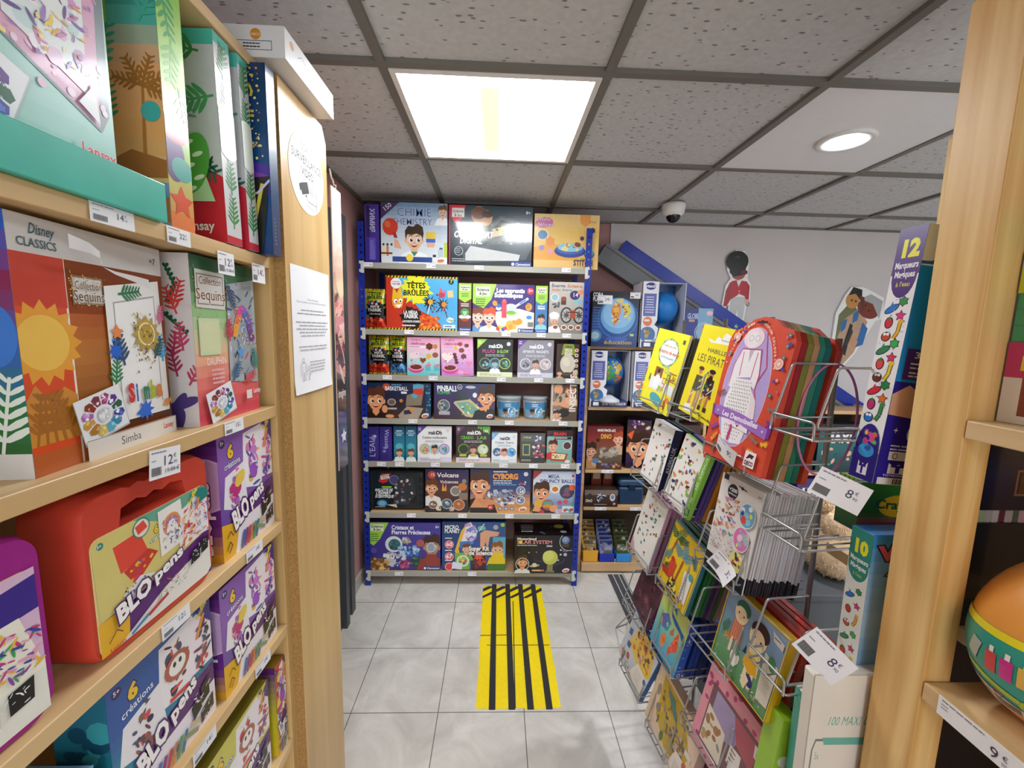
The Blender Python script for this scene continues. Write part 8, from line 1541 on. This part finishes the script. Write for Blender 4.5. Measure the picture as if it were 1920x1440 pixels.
# foil sachets in three counter displays
for k, (x0, cols, tc, l) in enumerate(((.545, ['b89858', '8a6838', 'e0c890'], 'e8a828', 'yellow fronted counter display of foil dig sachets'), (.648, ['8890c0', '404888', 'd8dcf0'], '2838b0', 'navy fronted counter display of foil dig sachets'), (.752, ['687048', '4a5030', 'b0b088'], '2a90e0', 'sky blue fronted counter display of foil dig sachets'))):
    g = root('sachet_display', l, 'counter display', (x0+.045, RYB-.01, .0685)); mb = MB()
    mb.box(-.047, .047, 0, .002, 0, .055 if k else .075, tc); mb.box(-.047, -.045, 0, .15, 0, .06, tc); mb.box(.045, .047, 0, .15, 0, .06, tc); mb.box(-.047, .047, 0, .15, 0, .002, tc); mb.obj('tray', M['card'], g)
    for j in range(6):
        rn = random.Random(k*9+j); w, h = .082, .125; mb = MB()
        vs = [(w*(i/6-.5), .004*math.sin(math.pi*i/6)*math.sin(math.pi*q/6)*s, h*q/6) for s in (-1, 1) for q in range(7) for i in range(7)]
        mb.add(vs, [(s*49+q*7+i, s*49+q*7+i+1, s*49+q*7+i+8, s*49+q*7+i+7)[::(1 if s == 0 else -1)] for s in (0, 1) for q in range(6) for i in range(6)], cols[0], 0, True)
        a = Art(mb, w, h, Matrix(((1, 0, 0, -w/2), (0, 0, -1, -.0045), (0, 1, 0, 0), (0, 0, 0, 1)))); a.grad([cols[1], cols[0], cols[2], cols[1]], 6, .06, .94, .05, .95); a.sc(k*9+j, 14, .1, .1, .9, .9, cols+['5a8898', 'e8e8e0', '403020'], .05, .12, 'x'); a.e(.6, .35, .14, .12, ('58908a', '88a048', '6a8a50')[k])
        o = mb.obj('sachet', M['foil']); o.location = (x0+.045, RYB+.006+.022*j, .072+.016*j); o.rotation_euler = (R(-12), 0, 0); tag(o, ['gold foil sachet in the yellow fronted display', 'blue foil sachet in the navy fronted display', 'camouflage foil sachet in the sky blue fronted display'][k], 'sachet', ['gold sachets', 'blue sachets', 'camouflage sachets'][k])
def wl(u, v, z, l):
    x = at(u, v, 'y', RYB-.004).x; mb = MB(); mb.box(-.035, .035, -.0012, 0, -.02, 0, 'f0f0f2'); a = Art(mb, .07, .02, Matrix(((1, 0, 0, -.035), (0, 0, -1, -.0012), (0, 1, 0, -.02), (0, 0, 0, 1)))); a.ln(.06, .65, .45, 2, .3, '9a98b0', .07); a.t('12,90', .62, .25, .4, '5a5870', w=.3)
    o = mb.obj('shelf_label', M['matt']); o.location = (x, RYB-.002, z); tag(o, l, 'price label')
wl(1139, 884, .655, 'white price label under the dinosaur maxi pack'); wl(1126, 955, .42, 'white price label under the wide dinosaur dig kit'); wl(1192, 955, .42, 'white price label under the blue toy box'); wl(1147, 1050, .085, 'white price label on the sachet displays')
p = at(1134, 562, 'y', RYB-.004); price('price_tag', 'white price tag stuck on the corner of the Africa globe box', .085, .05, '24,90', Matrix.Translation((p.x-.04, RYB-.0035, p.z-.025)) @ Matrix(((1, 0, 0, 0), (0, 0, -1, 0), (0, 1, 0, 0), (0, 0, 0, 1))))
p = at(1191, 554, 'y', RYB-.004); price('price_tag', 'small price tag at the top edge between the globe boxes', .06, .035, '44,90', Matrix.Translation((p.x-.03, RYB-.0075, p.z-.018)) @ Matrix(((1, 0, 0, 0), (0, 0, -1, 0), (0, 1, 0, 0), (0, 0, 0, 1))))
def f(a): a.grad(['0c2830', '1c6060', '1c5858']); a.t('MAXI', .12, .62, .2, 'e8e8e8', w=.5, b=.04, o='c03030', ow=.03); a.sc(5, 14, .1, .1, .9, .5, ['d8a090', '3a9080', '88c0a8', '204038'], .03, .07, 'e'); a.r(.0, .85, 1, .15, '181c28')
WB('boxed_game', 'teal boxed maxi game far behind the pink hoop', 1.95, 2.28, .6565, .30, .1, {'*': '0c2830'}, f)
WB('boxed_game', 'black toy box far behind the wire stand', 1.62, 1.93, .6565, .33, .1, {'*': '101418'}, lambda a: (a.grad(['101418', '1c2830', '282c38']), a.r(.5, .3, .12, .3, 'c03050'), a.sc(5, 12, .1, .1, .9, .8, ['2c8050', '404858', '203040'], .03, .08, 'r')))
for i, (x0, x1, h, c, l) in enumerate(((1.30, 1.58, .25, '1c1c28', 'dark navy game box on the hidden part of the wall shelving'), (.96, 1.22, .28, '38201c', 'dark brown kit box on the hidden part of the wall shelving'))): WB('boxed_game', l, x0, x1, .6565, h, .1, {'*': c}, lambda a: a.sc(3, 10, .1, .1, .9, .9, ['605040', '384860', '802830'], .04, .09, 'r'))
for i, (x0, x1, c, l) in enumerate(((1.45, 1.8, '20242c', 'black box on the lower board near the teddy'), (1.85, 2.2, '3a2c68', 'violet box on the lower board near the teddy'))): WB('boxed_game', l, x0, x1, .4215, .19, .1, {'*': c}, lambda a: (a.r(.1, .3, .4, .4, 'e0e0e0'), a.t('UR', .14, .38, .3, '181818', b=.05)))
# pink hoop, teddy and plinth in the next aisle
r = MB(); c = at(1548, 786, 'y', .805); pts = [(c.x+.060*math.cos(t)+.012*math.sin(t), .800+.012*math.sin(t), c.z+.112*math.sin(t)) for t in [2*math.pi*k/48 for k in range(48)]]
r.tube(pts, .0022, 8, 'd888b8', 0, True); tag(r.obj('pink_hoop', M['plastic']), 'thin pink plastic hoop hanging from the wire stand', 'hoop')
mb = MB(); mb.rbox(.86, 1.62, 1.20, 1.56, 0, .64, .01, 2, col='45464a'); mb.rbox(.85, 1.63, 1.19, 1.57, .64, .662, .004, 2); o = mb.obj('grey_gondola', M['dark']); tag(o, 'dark grey display plinth carrying the beige teddy in the next aisle', 'plinth')
t = root('teddy_bear', 'fluffy beige teddy bear sitting on the dark plinth behind the wire stand', 'soft toy', (1.165, 1.30, .662))
mb = MB()
for c_, q, s in (((0, 0, .10), .098, (1, .85, 1.05)), ((0, -.005, .235), .072, (1, .95, .95)), ((-.055, 0, .30), .024, (1, .6, 1)), ((.055, 0, .30), .024, (1, .6, 1)), ((0, -.065, .222), .03, (1, .8, .75)), ((-.08, -.05, .13), .036, (.8, .9, 1.9)), ((.08, -.05, .13), .036, (.8, .9, 1.9)), ((-.06, -.10, .035), .042, (.85, 1.5, .85)), ((.06, -.10, .035), .042, (.85, 1.5, .85))): mb.ball(c_, q, 'ddc09a', 0, s, 64)
rn = random.Random(2); mb.v = [(x+rn.uniform(-.0024, .0024), y+rn.uniform(-.0024, .0024), z+rn.uniform(-.0024, .0024)) for x, y, z in mb.v]
nb = len(mb.v)
for q_ in range(9000):
    k_ = rn.randrange(nb); p_ = Vector(mb.v[k_]); d_ = Vector((rn.gauss(0, 1), rn.gauss(0, 1), rn.gauss(0, 1))).normalized()
    ctr = min((((0, 0, .10), .098), ((0, -.005, .235), .072)), key=lambda c_: (Vector(c_[0])-p_).length); n_ = (p_-Vector(ctr[0])).normalized(); u_ = n_.cross(d_).normalized()*.0012; tip = p_+n_*.009+d_*.005-Vector((0, 0, .003))
    mb.add([p_-u_, p_+u_, tip], [(0, 1, 2)], rn.choice(('e4caa6', 'd8b88e', 'ecd6b6')))
mb.obj('body', M['fur'], t)
mb = MB(); [mb.ball((x, -.068, .255), .007, '181008') for x in (-.024, .024)]; mb.ball((0, -.09, .232), .010, '3a2418', 0, (1.2, .8, .8)); mb.obj('face', M['plastic'], t)
mb = MB(); mb.tube([(.05*math.cos(a_), -.01+.045*math.sin(a_), .175) for a_ in [2*math.pi*k/20 for k in range(20)]], .006, 8, 'e0c030', 0, True); mb.tube([(.0, -.055, .175), (.03, -.07, .12), (.02, -.08, .06)], .005, 6, 'e0c030'); mb.obj('ribbon', M['card'], t)
t.scale = (.86, .86, .80); t.rotation_euler = (0, 0, R(160))
# ---------------------------------------------------------------- figure boards on the end wall
def board(name, label, x, z, w, h, fn, outline):
    mb = MB(); n = len(outline); P = [(px*w, pz*h) for px, pz in outline]; fs = tessellate_polygon([[Vector((*p, 0)) for p in P]])
    mb.add([(p[0], -.012, p[1]) for p in P], [tuple(q) for q in fs], 'ecebe8'); mb.add([(p[0], 0, p[1]) for p in P], [tuple(q)[::-1] for q in fs], 'ecebe8'); mb.add([(p[0], y, p[1]) for y in (-.012, 0) for p in P], [(i, i+n, (i+1) % n+n, (i+1) % n) for i in range(n)], 'dddddd')
    fn(Art(mb, w, h, Matrix(((1, 0, 0, 0), (0, 0, -1, -.012), (0, 1, 0, 0), (0, 0, 0, 1))), 0, 3e-5)); o = mb.obj(name, M['card']); o.location = (x, YW-.014, z); return tag(o, label, 'wall decoration')
g0 = at(1350, 600, 'y', 2.68); g1 = at(1414, 470, 'y', 2.68)
def f(a):
    a.p([(.28, .02), (.3, .34), (.84, .34), (.8, .02), (.62, .02), (.58, .16), (.5, .02)], 'c4c4c4'); a.p([(.05, .2), (.1, .42), (.22, .54), (.34, .56), (.34, .34), (.18, .2)], 'a81c28'); a.p([(.95, .3), (.94, .5), (.82, .56), (.78, .36), (.86, .28)], 'a81c28'); a.p([(.3, .3), (.28, .56), (.5, .58), (.84, .56), (.86, .34), (.6, .38)], 'b8202c'); a.p([(.46, .57), (.54, .48), (.64, .58)], 'e8e8e8'); a.e(.58, .42, .01, .01, 'e8c8a0'); a.e(.58, .38, .01, .01, 'e8c8a0')
    a.e(.5, .66, .1, .08, 'a05040'); a.e(.42, .84, .165, .15, '101210'); a.p([(.14, .84), (.18, .68), (.34, .62), (.72, .66), (.78, .84)], '101210'); a.e(.7, .69, .05, .035, '601c1c'); a.ring(.92, .24, .03, .01, '403838'); a.e(.88, .28, .035, .03, 'd8a898'); a.e(.42, .9, .04, .02, '303430')
board('guard_figure', 'flat toy guard in red jacket and tall black hat fixed to the pale wall', g0.x, g0.z, g1.x-g0.x, g1.z-g0.z, f, [(.24, 0), (.84, 0), (.9, .26), (1, .3), (.98, .52), (.84, .6), (.84, .86), (.66, .99), (.34, 1), (.1, .9), (.08, .72), (.24, .6), (.08, .5), (0, .22), (.08, .16), (.24, .22)])
g0 = at(1548, 690, 'y', 2.68); g1 = at(1662, 540, 'y', 2.68)
def f(a):
    a.p([(.1, .3), (.12, .66), (.34, .84), (.5, .7), (.46, .4)], '6a7048'); a.e(.36, .84, .09, .1, 'c08848'); a.p([(.26, .9), (.34, 1), (.52, .97), (.54, .82), (.4, .92)], '201c1c'); a.e(.34, .84, .012, .014, '181010'); a.e(.42, .83, .012, .014, '181010')
    a.p([(.12, .02), (.1, .3), (.26, .62), (.5, .74), (.7, .58), (.5, .2), (.3, .04)], 'b89878'); a.p([(.18, .56), (.3, .62), (.28, .5), (.2, .44)], '2c68a8'); a.p([(.4, .68), (.52, .74), (.5, .6), (.4, .56)], '2c68a8'); a.p([(.6, .58), (.72, .5), (.66, .3), (.5, .26), (.56, .42)], '2c68a8'); a.p([(.4, .4), (.56, .34), (.5, .24), (.4, .3)], 'c8906a'); a.p([(.24, .2), (.36, .56), (.42, .54), (.34, .16)], '181a1c'); a.p([(.3, .3), (.4, .5), (.44, .46), (.36, .28)], '2c2e30'); a.p([(.1, .02), (.12, .26), (.3, .2), (.26, .02)], '303030')
    a.e(.68, .74, .15, .11, '7a3420', -30); a.p([(.5, .86), (.7, .92), (.95, .84), (.92, .62), (.76, .8)], 'a8a8a8'); a.p([(.48, .9), (.56, .7), (.6, .74), (.58, .88)], '5a3424'); a.e(.62, .78, .012, .012, '181010'); a.e(.7, .72, .012, .012, '181010')
board('explorer_figures', 'flat pair of toy explorer figures, one in a grey hat, fixed to the wall', g0.x, g0.z, g1.x-g0.x, g1.z-g0.z, f, [(.06, 0), (.3, 0), (.54, .2), (.76, .48), (.86, .6), (1, .62), (.96, .88), (.7, .96), (.54, 1), (.3, 1), (.2, .9), (.06, .68), (.04, .3)])
